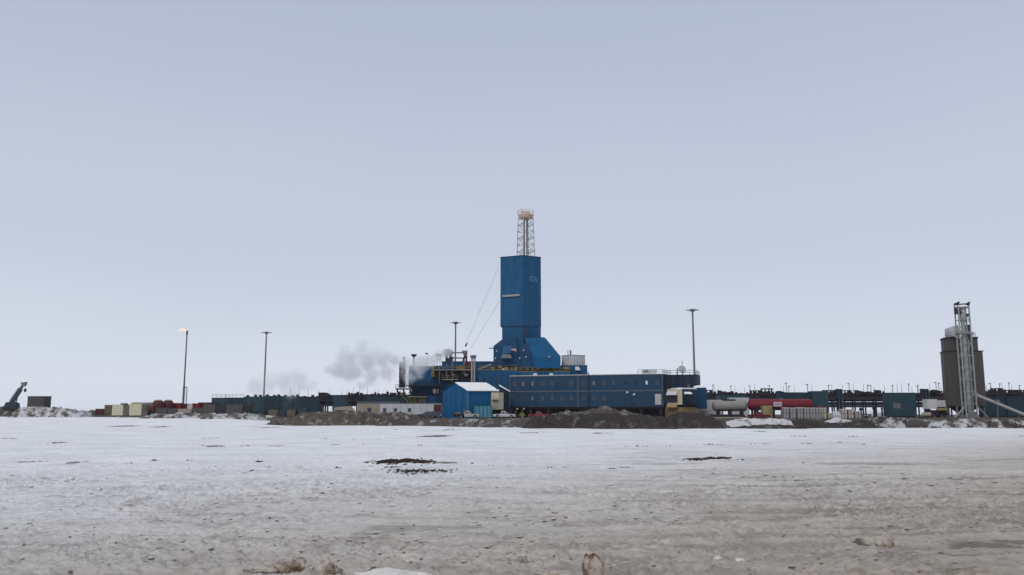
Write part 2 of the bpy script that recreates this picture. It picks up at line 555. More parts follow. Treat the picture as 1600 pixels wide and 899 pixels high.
near = 1 - sstep(40, 85, GY)
crust = 1 - np.abs(2 * fbm(GX * 1.9 + warp, GY * 2.3, 4, 19, 0.6) - 1)
far_ = 0.62 + 0.38 * sstep(26, 42, GY)
h += (crust ** 2 - 0.6) * 0.21 * near * (0.2 + 0.9 * rough) * far_
clod_ = sstep(0.60, 0.80, fbm(GX * 2.6, GY * 2.0, 3, 29, 0.6))
h += clod_ * 0.12 * near * (0.25 + 0.9 * rough) * far_
h += (fbm(GX * 6.5, GY * 6.5, 2, 23) - 0.5) * 0.035 * (1 - sstep(28, 48, GY))
h += (fbm(GX * 3.0, GY * 3.0, 3, 21) - 0.5) * 0.12 * fine * (0.35 + 0.65 * rough)
# streaks left by tracks and wind, running across the view
st = fbm(GX * 0.10 + 3, GY * 0.9 + GX * 0.05, 4, 41, 0.6)
h -= sstep(0.60, 0.75, st) * 0.09 * fine
h -= sstep(-4, 20, GX) * sstep(0.57, 0.7, fbm(GX * 0.06, GY * 1.3 - GX * 0.10, 3, 55)) * 0.08 * fine
rut_y = GY + 0.10 * GX + (fbm(GX * 0.06, GY * 0.02, 3, 201) - 0.5) * 5
rutp = np.zeros_like(h)
for yc_, wd_, dp_ in ((27.5, 0.35, 0.07), (29.6, 0.35, 0.07), (33.0, 0.5, 0.08), (35.2, 0.5, 0.08), (40.0, 0.6, 0.08), (42.4, 0.6, 0.08), (47.5, 0.8, 0.07), (24.6, 0.3, 0.06)):
    g_ = np.exp(-((rut_y - yc_) / wd_) ** 2) * sstep(0.36, 0.6, fbm(GX * 0.12 + yc_, GY * 0.05, 2, 211 + int(yc_)))
    h -= g_ * dp_ * sstep(-14, 6, GX)
    h += np.exp(-((rut_y - yc_ - 1.5 * wd_) / (wd_ * 0.7)) ** 2) * dp_ * 0.6 * sstep(-14, 6, GX)
    rutp = np.maximum(rutp, g_ * sstep(-14, 8, GX))
soil = rutp * 0.38
soil = np.maximum(soil, sstep(0.66, 0.82, st) * 0.30 * fine)
soil = np.maximum(soil, sstep(0.58, 0.72, fbm(GX * 1.7 + 31, GY * 1.2, 4, 61, 0.65)) * 0.36 * near * (0.25 + 0.75 * rough) * (0.6 + 0.4 * far_))
soil = np.maximum(soil, sstep(0.60, 0.74, fbm(GX * 0.55, GY * 0.9, 5, 71, 0.6)) * 0.38 * fine * (1 - sstep(45, 75, GY)))
soil = np.maximum(soil, sstep(-4, 20, GX) * sstep(0.60, 0.72, fbm(GX * 0.06, GY * 1.3 - GX * 0.10, 3, 55)) * 0.5 * fine)
nz = fbm(GX * 2.2, GY * 2.2, 4, 81, 0.6)
for px, py, hw, hd, hh, s_ in LUMPS:
    q = gp(px, py)
    d = ((GX - q.x) / hw) ** 2 + ((GY - q.y) / hd) ** 2
    g = np.exp(-d * 1.2)
    h += g * hh * (0.6 + 0.8 * nz)
    if s_ > 0:
        soil = np.maximum(soil, sstep(0.28, 0.58, g * (0.35 + 1.2 * nz)) * s_)
peat = np.zeros_like(h)
nz2 = fbm(GX * 1.1, GY * 0.7, 5, 91, 0.65)
for px, py, hw, hd, hh in BARE:
    q = gp(px, py)
    d = ((GX - q.x) / hw) ** 2 + ((GY - q.y) / hd) ** 2
    g = np.exp(-d * 0.8)
    h += g * hh * 2 * nz2
    peat = np.maximum(peat, sstep(0.38, 0.60, g * (0.10 + 1.35 * nz2)))
# sparse peat freckles in bands across the field
fre = fbm(GX * 0.45, GY * 0.16, 5, 111, 0.62)
band = sstep(0.45, 0.62, fbm(GX * 0.02, GY * 0.045, 2, 121)) * sstep(64, 76, GY) * (1 - sstep(120, 210, GY))
# the snow banks up against the pad on the left
tx = toe(GX)
h += 1.5 * sstep(-75, 0, GY - tx) * (1 - sstep(-95, -60, GX)) * (1 - sstep(20, 80, GY - tx))
h = np.where(GY > 330, h * 0.3, h)
GZ = h
nr = len(rowY)
co = np.stack([GX, GY, GZ], -1).reshape(-1, 3)
ii = np.arange(nr * NC).reshape(nr, NC)
quads = np.stack([ii[:-1, :-1], ii[:-1, 1:], ii[1:, 1:], ii[1:, :-1]], -1).reshape(-1, 4)
me = bpy.data.meshes.new('snow_field')
me.vertices.add(len(co)); me.vertices.foreach_set('co', co.ravel())
me.loops.add(quads.size); me.loops.foreach_set('vertex_index', quads.ravel().astype(np.int32))
me.polygons.add(len(quads))
me.polygons.foreach_set('loop_start', np.arange(0, quads.size, 4, dtype=np.int32))
me.polygons.foreach_set('loop_total', np.full(len(quads), 4, dtype=np.int32))
me.update(calc_edges=True)
me.shade_smooth()
for nm, arr in (('soil', soil), ('peat', peat)):
    at = me.attributes.new(nm, 'FLOAT', 'POINT')
    at.data.foreach_set('value', arr.ravel().astype(np.float32))
ground = tag(link(bpy.data.objects.new('snow_field', me)), kind='structure')


def ground_z(x, y):
    r = int(np.clip(np.searchsorted(rowY, y), 0, nr - 1))
    c = int(np.argmin(np.abs(GX[r] - x)))
    return float(GZ[r, c])


gm = bpy.data.materials.new('old_snow')
gm.use_nodes = True
nt = gm.node_tree
bs = nt.nodes['Principled BSDF']
bs.inputs['Roughness'].default_value = 0.75
bs.inputs['Specular IOR Level'].default_value = 0.2
geo = nd(nt, 'ShaderNodeNewGeometry')
sep = nd(nt, 'ShaderNodeSeparateXYZ')
nt.links.new(geo.outputs['Position'], sep.inputs[0])
# road dust lies on the snow nearest the road the picture was taken from; lens vignette painted in too, darker towards the right
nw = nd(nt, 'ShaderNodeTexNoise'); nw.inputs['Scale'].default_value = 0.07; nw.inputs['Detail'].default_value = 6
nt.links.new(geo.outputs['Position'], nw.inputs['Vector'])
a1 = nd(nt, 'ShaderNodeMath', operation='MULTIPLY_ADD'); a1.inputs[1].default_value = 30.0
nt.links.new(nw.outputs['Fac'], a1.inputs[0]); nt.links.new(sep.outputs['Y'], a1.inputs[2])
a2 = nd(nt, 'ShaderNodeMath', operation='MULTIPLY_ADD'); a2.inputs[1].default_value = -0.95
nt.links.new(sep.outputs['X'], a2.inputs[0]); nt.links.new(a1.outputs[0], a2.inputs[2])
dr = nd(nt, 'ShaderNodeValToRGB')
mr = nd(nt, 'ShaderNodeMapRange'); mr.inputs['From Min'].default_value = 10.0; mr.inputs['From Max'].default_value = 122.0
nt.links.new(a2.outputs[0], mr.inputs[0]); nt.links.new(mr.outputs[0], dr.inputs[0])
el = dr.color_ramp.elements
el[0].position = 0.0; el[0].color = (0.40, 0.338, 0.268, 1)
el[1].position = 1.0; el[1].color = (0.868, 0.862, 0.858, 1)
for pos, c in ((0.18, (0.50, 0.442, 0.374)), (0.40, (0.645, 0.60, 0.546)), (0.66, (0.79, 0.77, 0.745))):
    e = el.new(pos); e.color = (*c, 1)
# grain: fine dirt and crust
nf = nd(nt, 'ShaderNodeTexNoise'); nf.inputs['Scale'].default_value = 2.4; nf.inputs['Detail'].default_value = 9; nf.inputs['Roughness'].default_value = 0.72
mpg = nd(nt, 'ShaderNodeMapping'); mpg.inputs['Scale'].default_value = (0.6, 1.0, 1.0)
nt.links.new(geo.outputs['Position'], mpg.inputs[0]); nt.links.new(mpg.outputs[0], nf.inputs['Vector'])
rf = nd(nt, 'ShaderNodeMapRange'); rf.inputs['From Min'].default_value = 0.3; rf.inputs['From Max'].default_value = 0.7
rf.inputs['To Min'].default_value = 0.76; rf.inputs['To Max'].default_value = 1.13
nt.links.new(nf.outputs['Fac'], rf.inputs[0])
# broad patches of wind crust and of softer, dustier snow
nbr = nd(nt, 'ShaderNodeTexNoise'); nbr.inputs['Scale'].default_value = 0.16; nbr.inputs['Detail'].default_value = 8; nbr.inputs['Roughness'].default_value = 0.68
nt.links.new(mpg.outputs[0], nbr.inputs['Vector'])
rbr = nd(nt, 'ShaderNodeMapRange'); rbr.inputs['From Min'].default_value = 0.36; rbr.inputs['From Max'].default_value = 0.64
rbr.inputs['To Min'].default_value = 0.87; rbr.inputs['To Max'].default_value = 1.05
nt.links.new(nbr.outputs['Fac'], rbr.inputs[0])
mul = nd(nt, 'ShaderNodeMath', operation='MULTIPLY')
nt.links.new(rf.outputs[0], mul.inputs[0]); nt.links.new(rbr.outputs[0], mul.inputs[1])
sc1 = nd(nt, 'ShaderNodeVectorMath', operation='SCALE')
nt.links.new(dr.outputs[0], sc1.inputs[0]); nt.links.new(mul.outputs[0], sc1.inputs['Scale'])
nsp = nd(nt, 'ShaderNodeTexNoise'); nsp.inputs['Scale'].default_value = 1.9; nsp.inputs['Detail'].default_value = 6; nsp.inputs['Roughness'].default_value = 0.7  # brown specks painted in for the shaded sides of the snow crust
nt.links.new(mpg.outputs[0], nsp.inputs['Vector'])
rsp = nd(nt, 'ShaderNodeMapRange'); rsp.inputs['From Min'].default_value = 0.585; rsp.inputs['From Max'].default_value = 0.67; rsp.inputs['To Max'].default_value = 0.36
nt.links.new(nsp.outputs['Fac'], rsp.inputs[0])
inv = nd(nt, 'ShaderNodeMapRange'); inv.inputs['From Min'].default_value = 0.35; inv.inputs['From Max'].default_value = 0.95; inv.inputs['To Min'].default_value = 1.0; inv.inputs['To Max'].default_value = 0.0
nt.links.new(mr.outputs[0], inv.inputs[0])
msp = nd(nt, 'ShaderNodeMath', operation='MULTIPLY')
nt.links.new(rsp.outputs[0], msp.inputs[0]); nt.links.new(inv.outputs[0], msp.inputs[1])
mxs = nd(nt, 'ShaderNodeMix', data_type='RGBA')
nt.links.new(msp.outputs[0], mxs.inputs['Factor']); nt.links.new(sc1.outputs[0], mxs.inputs['A'])
mxs.inputs['B'].default_value = (0.20, 0.165, 0.128, 1)
at1 = nd(nt, 'ShaderNodeAttribute', attribute_name='soil')
mx1 = nd(nt, 'ShaderNodeMix', data_type='RGBA')
nt.links.new(at1.outputs['Fac'], mx1.inputs['Factor']); nt.links.new(mxs.outputs['Result'], mx1.inputs['A'])
mx1.inputs['B'].default_value = (0.135, 0.105, 0.075, 1)
at2 = nd(nt, 'ShaderNodeAttribute', attribute_name='peat')
mx2 = nd(nt, 'ShaderNodeMix', data_type='RGBA')
nt.links.new(at2.outputs['Fac'], mx2.inputs['Factor']); nt.links.new(mx1.outputs['Result'], mx2.inputs['A'])
mx2.inputs['B'].default_value = (0.06, 0.047, 0.036, 1)
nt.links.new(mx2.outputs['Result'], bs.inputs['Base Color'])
bp = nd(nt, 'ShaderNodeBump'); bp.inputs['Strength'].default_value = 1.0; bp.inputs['Distance'].default_value = 0.22
nt.links.new(nf.outputs['Fac'], bp.inputs['Height']); nt.links.new(bp.outputs[0], bs.inputs['Normal'])
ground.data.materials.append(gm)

# ------------------------------------------------------------------ the gravel pad
gx = np.linspace(-330, 330, 500)
off = np.concatenate([[-0.6, 0.0, 0.8, 1.6, 2.4, 3.2, 4.0, 5.0], np.linspace(6.5, 150, 60)])
PX = np.repeat(gx[None, :], len(off), 0)
wob = (fbm(gx * 0.12, gx * 0 + 3, 3, 131) - 0.5) * 3
PY = toe(PX) + off[:, None] + wob[None, :] * (1 - sstep(0, 12, off))[:, None]
PZ = (PADZ + 0.35) * sstep(-0.6, 5.0, off)[:, None] - 0.35 + (fbm(PX * 0.5, PY * 0.5, 4, 141) - 0.5) * 0.45 * sstep(-0.6, 2, off)[:, None] * (1 - 0.75 * sstep(5, 10, off))[:, None]
m_ = MB()
m_.v = [tuple(v) for v in np.stack([PX, PY, PZ], -1).reshape(-1, 3)]
ii = np.arange(PX.size).reshape(PX.shape)
m_.f = [tuple(q) for q in np.stack([ii[:-1, :-1], ii[:-1, 1:], ii[1:, 1:], ii[1:, :-1]], -1).reshape(-1, 4).tolist()]
pad = m_.build('gravel_pad', M['pad'], smooth=True)
tag(pad, kind='structure')


# ------------------------------------------------------------------ mounds and banks
def bank(name, label, crest, y_front, width, material, seed, cat='mound', z0=None, rough=0.5, kind=None, group=None):
    """a heap running across the view; crest = [(px, py)], front toe at distance y_front"""
    yc = y_front + width * 0.45
    xs = np.array([XX(p, q, yc) for p, q in crest])
    zs = np.array([ZZ(q, yc) for p, q in crest])
    n = int(max(40, (xs[-1] - xs[0]) / 0.25))
    x = np.linspace(xs[0], xs[-1], n)
    zc = np.interp(x, xs, zs)
    k = np.linspace(0, 1, 41)
    X = np.repeat(x[:, None], len(k), 1)
    Y = y_front + width * k[None, :] + (fbm(X * 0.22, X * 0 + k[None, :] * 1.2, 2, seed + 5) - 0.5) * width * 0.4
    base = (0.0 if z0 is None else z0) - 0.4
    prof = np.where(k < 0.45, sstep(0, 0.45, k) ** 0.8, 1 - sstep(0.45, 1, k))
    ends = sstep(0, 0.05, np.linspace(0, 1, n)) * sstep(0, 0.05, np.linspace(1, 0, n))
    Z = base + (zc[:, None] - base) * prof[None, :] * (0.25 + 0.75 * ends[:, None])
    Z += ((fbm(X * 0.9, Y * 0.9, 5, seed, 0.66) - 0.5) * rough * 2.2 + (fbm(X * 0.25, Y * 0.25, 2, seed + 9) - 0.5) * rough * 1.3) * np.minimum(1, prof[None, :] * 1.6 + 0.12)
    mb = MB()
    mb.v = [tuple(v) for v in np.stack([X, Y, Z], -1).reshape(-1, 3)]
    j = np.arange(X.size).reshape(X.shape)
    mb.f = [tuple(q) for q in np.stack([j[:-1, :-1], j[1:, :-1], j[1:, 1:], j[:-1, 1:]], -1).reshape(-1, 4).tolist()]
    o = mb.build(name, material, smooth=True)
    return tag(o, label, cat, group, kind)


bank('soil_mound', 'long low brown soil mound before the white trailer', [(415, 660), (445, 655), (470, 647), (500, 644), (530, 643), (560, 646), (585, 644), (620, 646), (650, 650), (700, 655)], 236, 16, M['soil'], 3, rough=0.9)
bank('soil_mound', 'broken grey soil heap at the right end of the long mound', [(588, 655), (605, 647), (625, 645), (640, 649), (652, 657)], 230, 9, M['soil_grey'], 12, rough=0.9)
bank('soil_mound', 'tall rounded soil mound directly below the two-storey blue building', [(850, 652), (866, 645), (885, 642), (905, 643), (925, 640), (945, 637), (965, 642), (985, 644), (1002, 647), (1015, 653)], 212, 12, M['soil_grey'], 21, rough=0.7)
bank('soil_mound', 'long dark soil bank along the snow edge in front of the blue building', [(815, 662), (832, 655), (850, 650), (880, 649), (930, 648), (980, 648), (1020, 650), (1046, 653), (1060, 660)], 197, 12, M['soil_dark'], 31, rough=0.6)
bank('soil_mound', 'dark steep soil mound in front of the cream module', [(1034, 662), (1044, 652), (1060, 645), (1075, 644), (1090, 645), (1105, 650), (1118, 657), (1130, 666)], 199, 11, M['soil_dark'], 41, rough=0.8)
bank('soil_mound', 'pale rounded snow-dusted mound left of the white tank', [(1062, 655), (1075, 646), (1090, 642), (1104, 645), (1116, 653), (1124, 661)], 208, 8, M['soil_grey'], 47, rough=0.5)
bank('soil_bank', 'low dark gravel bank below the grey crate row', [(1190, 666), (1215, 660), (1250, 656), (1285, 658.5), (1312, 661), (1335, 659), (1352, 656), (1372, 662)], 203, 8, M['soil_dark'], 51, rough=0.35)
bank('snow_bank', 'smooth white snow bank before the red tank', [(1120, 662), (1140, 657), (1165, 654), (1200, 653), (1225, 655), (1240, 660)], 203, 9, M['bank_snow'], 55, cat='snow bank', rough=0.35)
bank('snow_bank', 'thin dirty snow ledge at the foot of the smooth white bank', [(1135, 668), (1165, 665), (1200, 664), (1230, 664), (1262, 667)], 200.5, 4, M['soil_dark'], 58, cat='snow bank', rough=0.3)
bank('snow_pile', 'white snow pile between the crate row and cream bags', [(1284, 661), (1298, 655), (1310, 652), (1325, 656), (1338, 661)], 206, 6, M['bank_snow'], 61, cat='snow pile', rough=0.3)
bank('snow_bank', 'lumpy dark soil and snow bank below the steel rack', [(1335, 664), (1355, 657), (1385, 653), (1410, 654), (1440, 655), (1462, 660)], 205, 11, M['soil_half'], 65, cat='snow bank', rough=0.9)
bank('snow_bank', 'ragged snowy bank at the foot of the silo', [(1445, 664), (1470, 658), (1500, 657), (1530, 655), (1550, 660)], 202, 10, M['soil_snow'], 72, cat='snow bank', rough=0.9)
bank('snow_bank', 'dark ragged bank with snow caps at the right picture edge', [(1540, 664), (1555, 658), (1580, 657), (1610, 657), (1660, 659)], 199, 10, M['soil_half'], 78, cat='snow bank', rough=0.8)
bank('snow_bank', 'snowy ridge in front of the dark red tanks', [(222, 652), (245, 647.5), (270, 648), (300, 645.5), (330, 646.5)], 282, 14, M['soil_snow'], 83, cat='snow bank', z0=1.2, rough=0.8)
bank('snow_bank', 'snowy ridge in front of the grey boxes and teal modules', [(312, 650), (330, 646.5), (352, 648), (380, 646.5), (410, 649), (440, 652)], 264, 14, M['soil_snow'], 88, cat='snow bank', z0=0.6, rough=0.8)
bank('snow_bank', 'heap of snow and broken ground right of the crane', [(24, 641), (40, 637), (80, 636), (100, 639), (120, 643), (140, 647)], 306, 12, M['soil_snow'], 93, cat='snow bank', z0=1.4, rough=0.9)
bank('snow_bank', 'thin dark snow bank left of the cream containers', [(115, 643), (135, 641), (160, 642), (178, 646)], 322, 8, M['soil_half'], 97, cat='snow bank', z0=1.6, rough=0.8)
bank('soil_bank', 'yellow-brown soil bank under the crane at the left edge', [(-60, 637), (0, 636), (20, 636), (36, 640)], 330, 14, M['soil'], 99, z0=1.4, rough=0.5)


# ------------------------------------------------------------------ drilling tower
def quadpts(p0, p1, p2, p3):
    return [tuple(p0), tuple(p1), tuple(p2), tuple(p3)]


TY = 262.0
tc = P(817, 560, TY)
tower = thing('drilling_tower', 'tall enclosed blue drilling tower with open steel crown at the centre', 'drilling tower', (tc.x, TY, PADZ))
cx = XX(817, 400, TY)
zt, zs = ZZ(399.3, TY), ZZ(509, TY)
lx, rx = XX(782, 402, TY + 3.4), XX(845, 402, TY + 3.4)
foot = [(cx, TY), (rx, TY + 3.4), (rx - 0.8, TY + 10.5), (lx + 0.8, TY + 10.5), (lx, TY + 3.4)]
MB().plan(foot, zs, zt).build('mast_enclosure', M['rig_blue'], tower, world=True)
lip = [(cx, TY - 0.07), (rx + 0.06, TY + 3.36), (rx - 0.8, TY + 10.6), (lx + 0.8, TY + 10.6), (lx - 0.06, TY + 3.36)]
MB().plan(lip, zt - 0.25, zt + 0.12).build('roof_edge', M['rig_blue_deep'], tower, world=True)
# horizontal cladding seams stand a little proud
for k in range(1, 7):
    z = zs + (zt - zs) * k / 7
    MB().plan([(cx, TY - 0.035), (rx + 0.03, TY + 3.38), (rx - 0.8, TY + 10.53), (lx + 0.8, TY + 10.53), (lx - 0.03, TY + 3.38)], z - 0.05, z + 0.05).build('cladding_seam', M['rig_blue'], tower, world=True)
# lower part of the shaft, slightly narrower on the left
zf = ZZ(575, TY)
lx2 = XX(784.5, 520, TY + 3.4)
foot2 = [(cx + 0.1, TY + 0.35), (rx - 0.1, TY + 3.5), (rx - 0.8, TY + 10.3), (lx2 + 0.8, TY + 10.3), (lx2, TY + 3.5)]
MB().plan(foot2, zf, zs - 0.02).build('lower_shaft', M['rig_blue'], tower, world=True)
# drill floor house: left shoulder, right sloping wind wall
def pt(px, py, Y):
    return tuple(P(px, py, Y))


MB().hull([pt(771, 541, 258), pt(771, 572, 258), pt(812, 572, 256), pt(808, 541, 256), pt(785, 530, 262), pt(806, 530, 261),
           pt(772, 541, 272), pt(772, 572, 272), pt(810, 541, 272), pt(810, 572, 272), pt(786, 530, 272), pt(776, 541, 258)]).build('drill_floor_house', M['rig_blue_deep'], tower, world=True)
MB().hull([pt(806, 537, 257.2), pt(806, 575, 256.5), pt(840, 575, 256.2), pt(829, 537, 257.0), pt(806, 537, 268), pt(840, 575, 268), pt(829, 537, 268), pt(806, 575, 268)]).build('drill_floor_wall', M['rig_blue_deep'], tower, world=True)
MB().hull([pt(820, 529, 258.5), pt(847, 527, 260), pt(853, 531, 261), pt(836, 560, 254), pt(876, 557, 255.5), pt(836, 575, 254), pt(876, 575, 255.5),
           pt(822, 529, 270), pt(852, 528, 270), pt(876, 557, 270), pt(838, 575, 270), pt(876, 575, 270)]).build('sloped_wind_wall', M['rig_blue_panel'], tower, world=True)
MB().hull([pt(816, 508, 261.6), pt(818, 508, 261.4), pt(822.5, 531, 258.3), pt(820.5, 531, 258.3), pt(818, 508, 262.6), pt(822.5, 531, 262.6)]).build('corner_flashing', M['steel_dark'], tower, world=True)
MB().hull([pt(848, 526.5, 261), pt(853.5, 531, 260.8), pt(853.5, 533.5, 260.8), pt(848, 529, 261), pt(848, 526.5, 270), pt(853.5, 531, 270), pt(853.5, 533.5, 270)]).build('ridge_cap', M['rig_blue_deep'], tower, world=True)
MB().hull([pt(790, 571, 262), pt(880, 571, 262), pt(790, 600, 262), pt(880, 600, 262), pt(790, 571, 274), pt(880, 571, 274), pt(790, 600, 274), pt(880, 600, 274)]).build('substructure', M['rig_blue_deep'], tower, world=True)
# open stair bay: a box with pale landing
MB().hull([pt(785, 554, 255.2), pt(798, 554, 254.8), pt(800, 560, 254.8), pt(783, 560, 255.2), pt(785, 554, 257.5), pt(798, 554, 257.5), pt(800, 560, 257.5), pt(783, 560, 257.5)]).build('landing_hood', M['steel'], tower, world=True)
MB().hull([pt(786, 541, 256.6), pt(800, 541, 256.1), pt(797, 552, 254.9), pt(785, 554, 255.2), pt(786, 541, 258), pt(800, 541, 258), pt(797, 552, 258), pt(785, 554, 258)]).build('stair_hood', M['rig_blue_panel'], tower, world=True)
# weathered beam on the left face
b0, b1 = P(785, 463, TY + 2.9), P(812, 461.4, TY + 0.3)
MB().hull([(b0.x, b0.y - 0.35, b0.z - 0.3), (b0.x, b0.y - 0.35, b0.z + 0.3), (b0.x, b0.y + 0.6, b0.z - 0.3), (b0.x, b0.y + 0.6, b0.z + 0.3),
           (b1.x, b1.y - 0.35, b1.z - 0.3), (b1.x, b1.y - 0.35, b1.z + 0.3), (b1.x, b1.y + 0.6, b1.z - 0.3), (b1.x, b1.y + 0.6, b1.z + 0.3)]).build('side_beam', M['steel_pale'], tower, world=True)
# faded, unreadable two-line mark on the right face
fd = (Vector((rx, TY + 3.4, 0)) - Vector((cx, TY, 0))).normalized()
fn = Vector((fd.y, -fd.x, 0))


def face_pt(px, py, out):
    q = P(px, py, TY + 2)
    s_ = (q.x - cx) / fd.x
    b = Vector((cx, TY, 0)) + fd * s_ + fn * out
    return (b.x, b.y, ZZ(py, b.y))


mk = MB()
for x0, x1, y0, y1 in ((828, 830, 431.5, 434.6), (831, 833, 431.5, 434.6), (834, 836.6, 432, 433.2), (836.6, 838, 433, 436), (826.8, 830, 435.6, 438.6), (829.8, 832, 437, 439.5),
                       (831.5, 835.5, 438.8, 440), (833, 838.6, 435.8, 437), (837.2, 839, 437, 441.5)):
    mk.hull([face_pt(x, y, o) for x in (x0, x1) for y in (y0, y1) for o in (0.0, 0.03)])
mk.build('faded_emblem', M['faded_mark'], tower, world=True)
# flood lights on the drill floor walls
for px, py, Y in ((776, 548.5, 257.7), (774, 560, 257.7), (818, 547.5, 256.3), (812, 560, 256.0), (822, 558, 256.0), (858, 557.5, 254.2)):
    q = P(px, py, Y)
    MB().box(q.x - 0.17, q.x + 0.17, q.y - 0.15, q.y + 0.5, q.z - 0.22, q.z + 0.22).build('flood_light', M['lamp'], tower, world=True)
q = P(764, 544.5, 259)
MB().bar((q.x, q.y, q.z), (XX(772, 544.5, 259), 259.0, q.z), 0.22).build('side_boom', M['steel'], tower, world=True)
# crown section: four lattice legs, bracing, pipes, platform with rails
zc0, zc1 = zt - 1.0, ZZ(341, TY + 5)
ccx, ccy = XX(821.5, 380, TY + 5), TY + 5.2
hw0, hw1 = 2.15, 1.8
cr_ang = R(28)


def cpt(sx, sy, z):
    t = (z - zt) / (zc1 - zt)
    w = hw0 + (hw1 - hw0) * t
    x, y = sx * w, sy * w
    return Vector((ccx + x * math.cos(cr_ang) - y * math.sin(cr_ang), ccy + x * math.sin(cr_ang) + y * math.cos(cr_ang), z))


cs = [(-1, -1), (1, -1), (1, 1), (-1, 1)]
for sx, sy in cs:
    MB().bar(cpt(sx, sy, zc0), cpt(sx, sy, zc1), 0.26).build('crown_leg', M['crown_steel'], tower, world=True)
br = MB()
NL = 6
for k in range(NL):
    z0, z1 = zt + (zc1 - zt) * k / NL, zt + (zc1 - zt) * (k + 1) / NL
    for a in range(4):
        c0, c1 = cs[a], cs[(a + 1) % 4]
        br.bar(cpt(*c0, z1), cpt(*c1, z1), 0.12)
        if k % 2 == 0:
            br.bar(cpt(*c0, z0), cpt(*c1, z1), 0.11)
        else:
            br.bar(cpt(*c1, z0), cpt(*c0, z1), 0.11)
tag(br.build('crown_bracing', M['crown_steel'], tower, world=True), kind='stuff')
for px in (819.2, 823.2):
    x = XX(px, 380, ccy)
    MB().cyl((x, ccy - 0.3, zc0), (x, ccy - 0.3, zc1), 0.24, n=8).build('crown_pipe', M['steel'], tower, world=True)
z2 = ZZ(337, ccy)
pl = MB().lathe([(2.0, zc1 - 0.2), (2.55, z2 - 0.15), (2.55, z2 + 0.15), (1.5, z2 + 0.15)], (ccx, ccy, 0), n=8)
plat = pl.build('crown_platform', M['crown_orange'], tower, world=True)
rl = MB()
for k in range(12):
    a = 2 * math.pi * k / 12
    a2 = 2 * math.pi * (k + 1) / 12
    p0 = Vector((ccx + 2.65 * math.cos(a), ccy + 2.65 * math.sin(a), z2))
    p1 = Vector((ccx + 2.65 * math.cos(a2), ccy + 2.65 * math.sin(a2), z2))
    rl.bar(p0, p0 + Vector((0, 0, 1.5)), 0.11)
    for hgt in (0.75, 1.5):
        rl.bar(p0 + Vector((0, 0, hgt)), p1 + Vector((0, 0, hgt)), 0.09)
rl.build('crown_railing', M['crown_orange'], plat, world=True)
MB().box(ccx - 1.3, ccx - 0.2, ccy - 0.8, ccy + 0.6, z2 + 0.15, z2 + 1.5).build('crown_block', M['crown_orange'], tower, world=True)
MB().lathe([(0.6, -0.25), (0.75, 0), (0.6, 0.25)], (ccx + 0.6, ccy, z2 + 0.9), axis='y', n=14).build('crown_sheave', M['crown_orange'], tower, world=True)
q = P(815, 333, ccy)
MB().bar((q.x, q.y, z2), (q.x, q.y, ZZ(327, ccy)), 0.13).bar((q.x - 0.5, q.y, ZZ(327.3, ccy)), (q.x + 0.5, q.y, ZZ(327.3, ccy)), 0.12).build('crown_mast', M['crown_steel'], tower, world=True)
# guy wires to the left
for (p0, p1) in ((P(779, 418, TY + 3), P(727, 540, TY - 6)), (P(781, 470, TY + 3), P(735, 545, TY - 4))):
    MB().cyl(p0, p1, 0.035, n=5).build('guy_wire', M['wire'], tower, world=True)
a, b = P(730.5, 536, TY - 6), P(727, 541.5, TY - 6)
MB().cyl(a, b, 0.12, 0.3, n=8).build('wire_weight', M['steel_dark'], tower, world=True)

# small flag on the drill floor
q = P(798.5, 545.5, 254.6)
flag = thing('flag', 'small striped flag hanging on the drill floor wall', 'flag', tuple(q))
FL = 1.6
n = 12
for nm, zz0, zz1, mm, x0, x1 in (('stripe', 0.2, 0.35, 'flag_white', 0, FL), ('stripe', 0.05, 0.2, 'flag_red', 0, FL), ('stripe', -0.1, 0.05, 'flag_white', 0, FL), ('stripe', -0.25, -0.1, 'flag_red', 0, FL), ('stripe', -0.4, -0.25, 'flag_white', 0, FL)):
    mb = MB()
    vs, fs = [], []
    for k in range(n + 1):
        t = k / n
        x = x0 + (x1 - x0) * t
        for z in (zz0, zz1):
            for dy in (0, 0.03):
                vs.append((x, -0.06 * math.sin(t * 7) + dy, z - 0.35 * t * t))
    for k in range(n):
        a, b = k * 4, k * 4 + 4
        fs += [(a, b, b + 2, a + 2), (a + 1, a + 3, b + 3, b + 1), (a, a + 1, b + 1, b), (a + 2, b + 2, b + 3, a + 3)]
    mb.add(vs, fs).build(nm, M[mm], flag)
MB().box(0, 0.62, -0.12, -0.085, 0.02, 0.34).build('canton', M['flag_blue'], flag)
MB().bar((0, 0, -1.2), (0, 0, 0.45), 0.06).build('flag_pole', M['steel'], flag)


# ------------------------------------------------------------------ rig modules around the tower
def block(name, label, cat, px0, px1, py0, Y, depth, material, rz=0.0, z0=None, group=None):
    """a box module whose front stands at distance Y between two picture columns; returns thing and its local size"""
    p0, p1 = P(px0, (py0 + 620) / 2, Y), P(px1, (py0 + 620) / 2, Y)
    zb = PADZ if z0 is None else z0
    t = thing(name, label, cat, ((p0.x + p1.x) / 2, Y, zb), rz, group)
    w = (p1.x - p0.x)
    h_ = ZZ(py0, Y) - zb
    return t, w, h_


def legs_under(t, w, d, zleg, n=4):
    for k in range(n):
        x = -w / 2 + 0.6 + (w - 1.2) * k / max(1, n - 1)
        MB().box(x - 0.25, x + 0.25, 0.4, d - 0.4, -0.1, zleg).build('skid_leg', M['steel_dark'], t)
    if zleg > 1:
        MB().box(-w / 2 + 0.9, w / 2 - 0.9, 1.5, d - 0.9, -0.1, zleg - 0.003).build('underside_shade_fill', M['steel_dark'], t)  # dark block filled in for the shade under the module


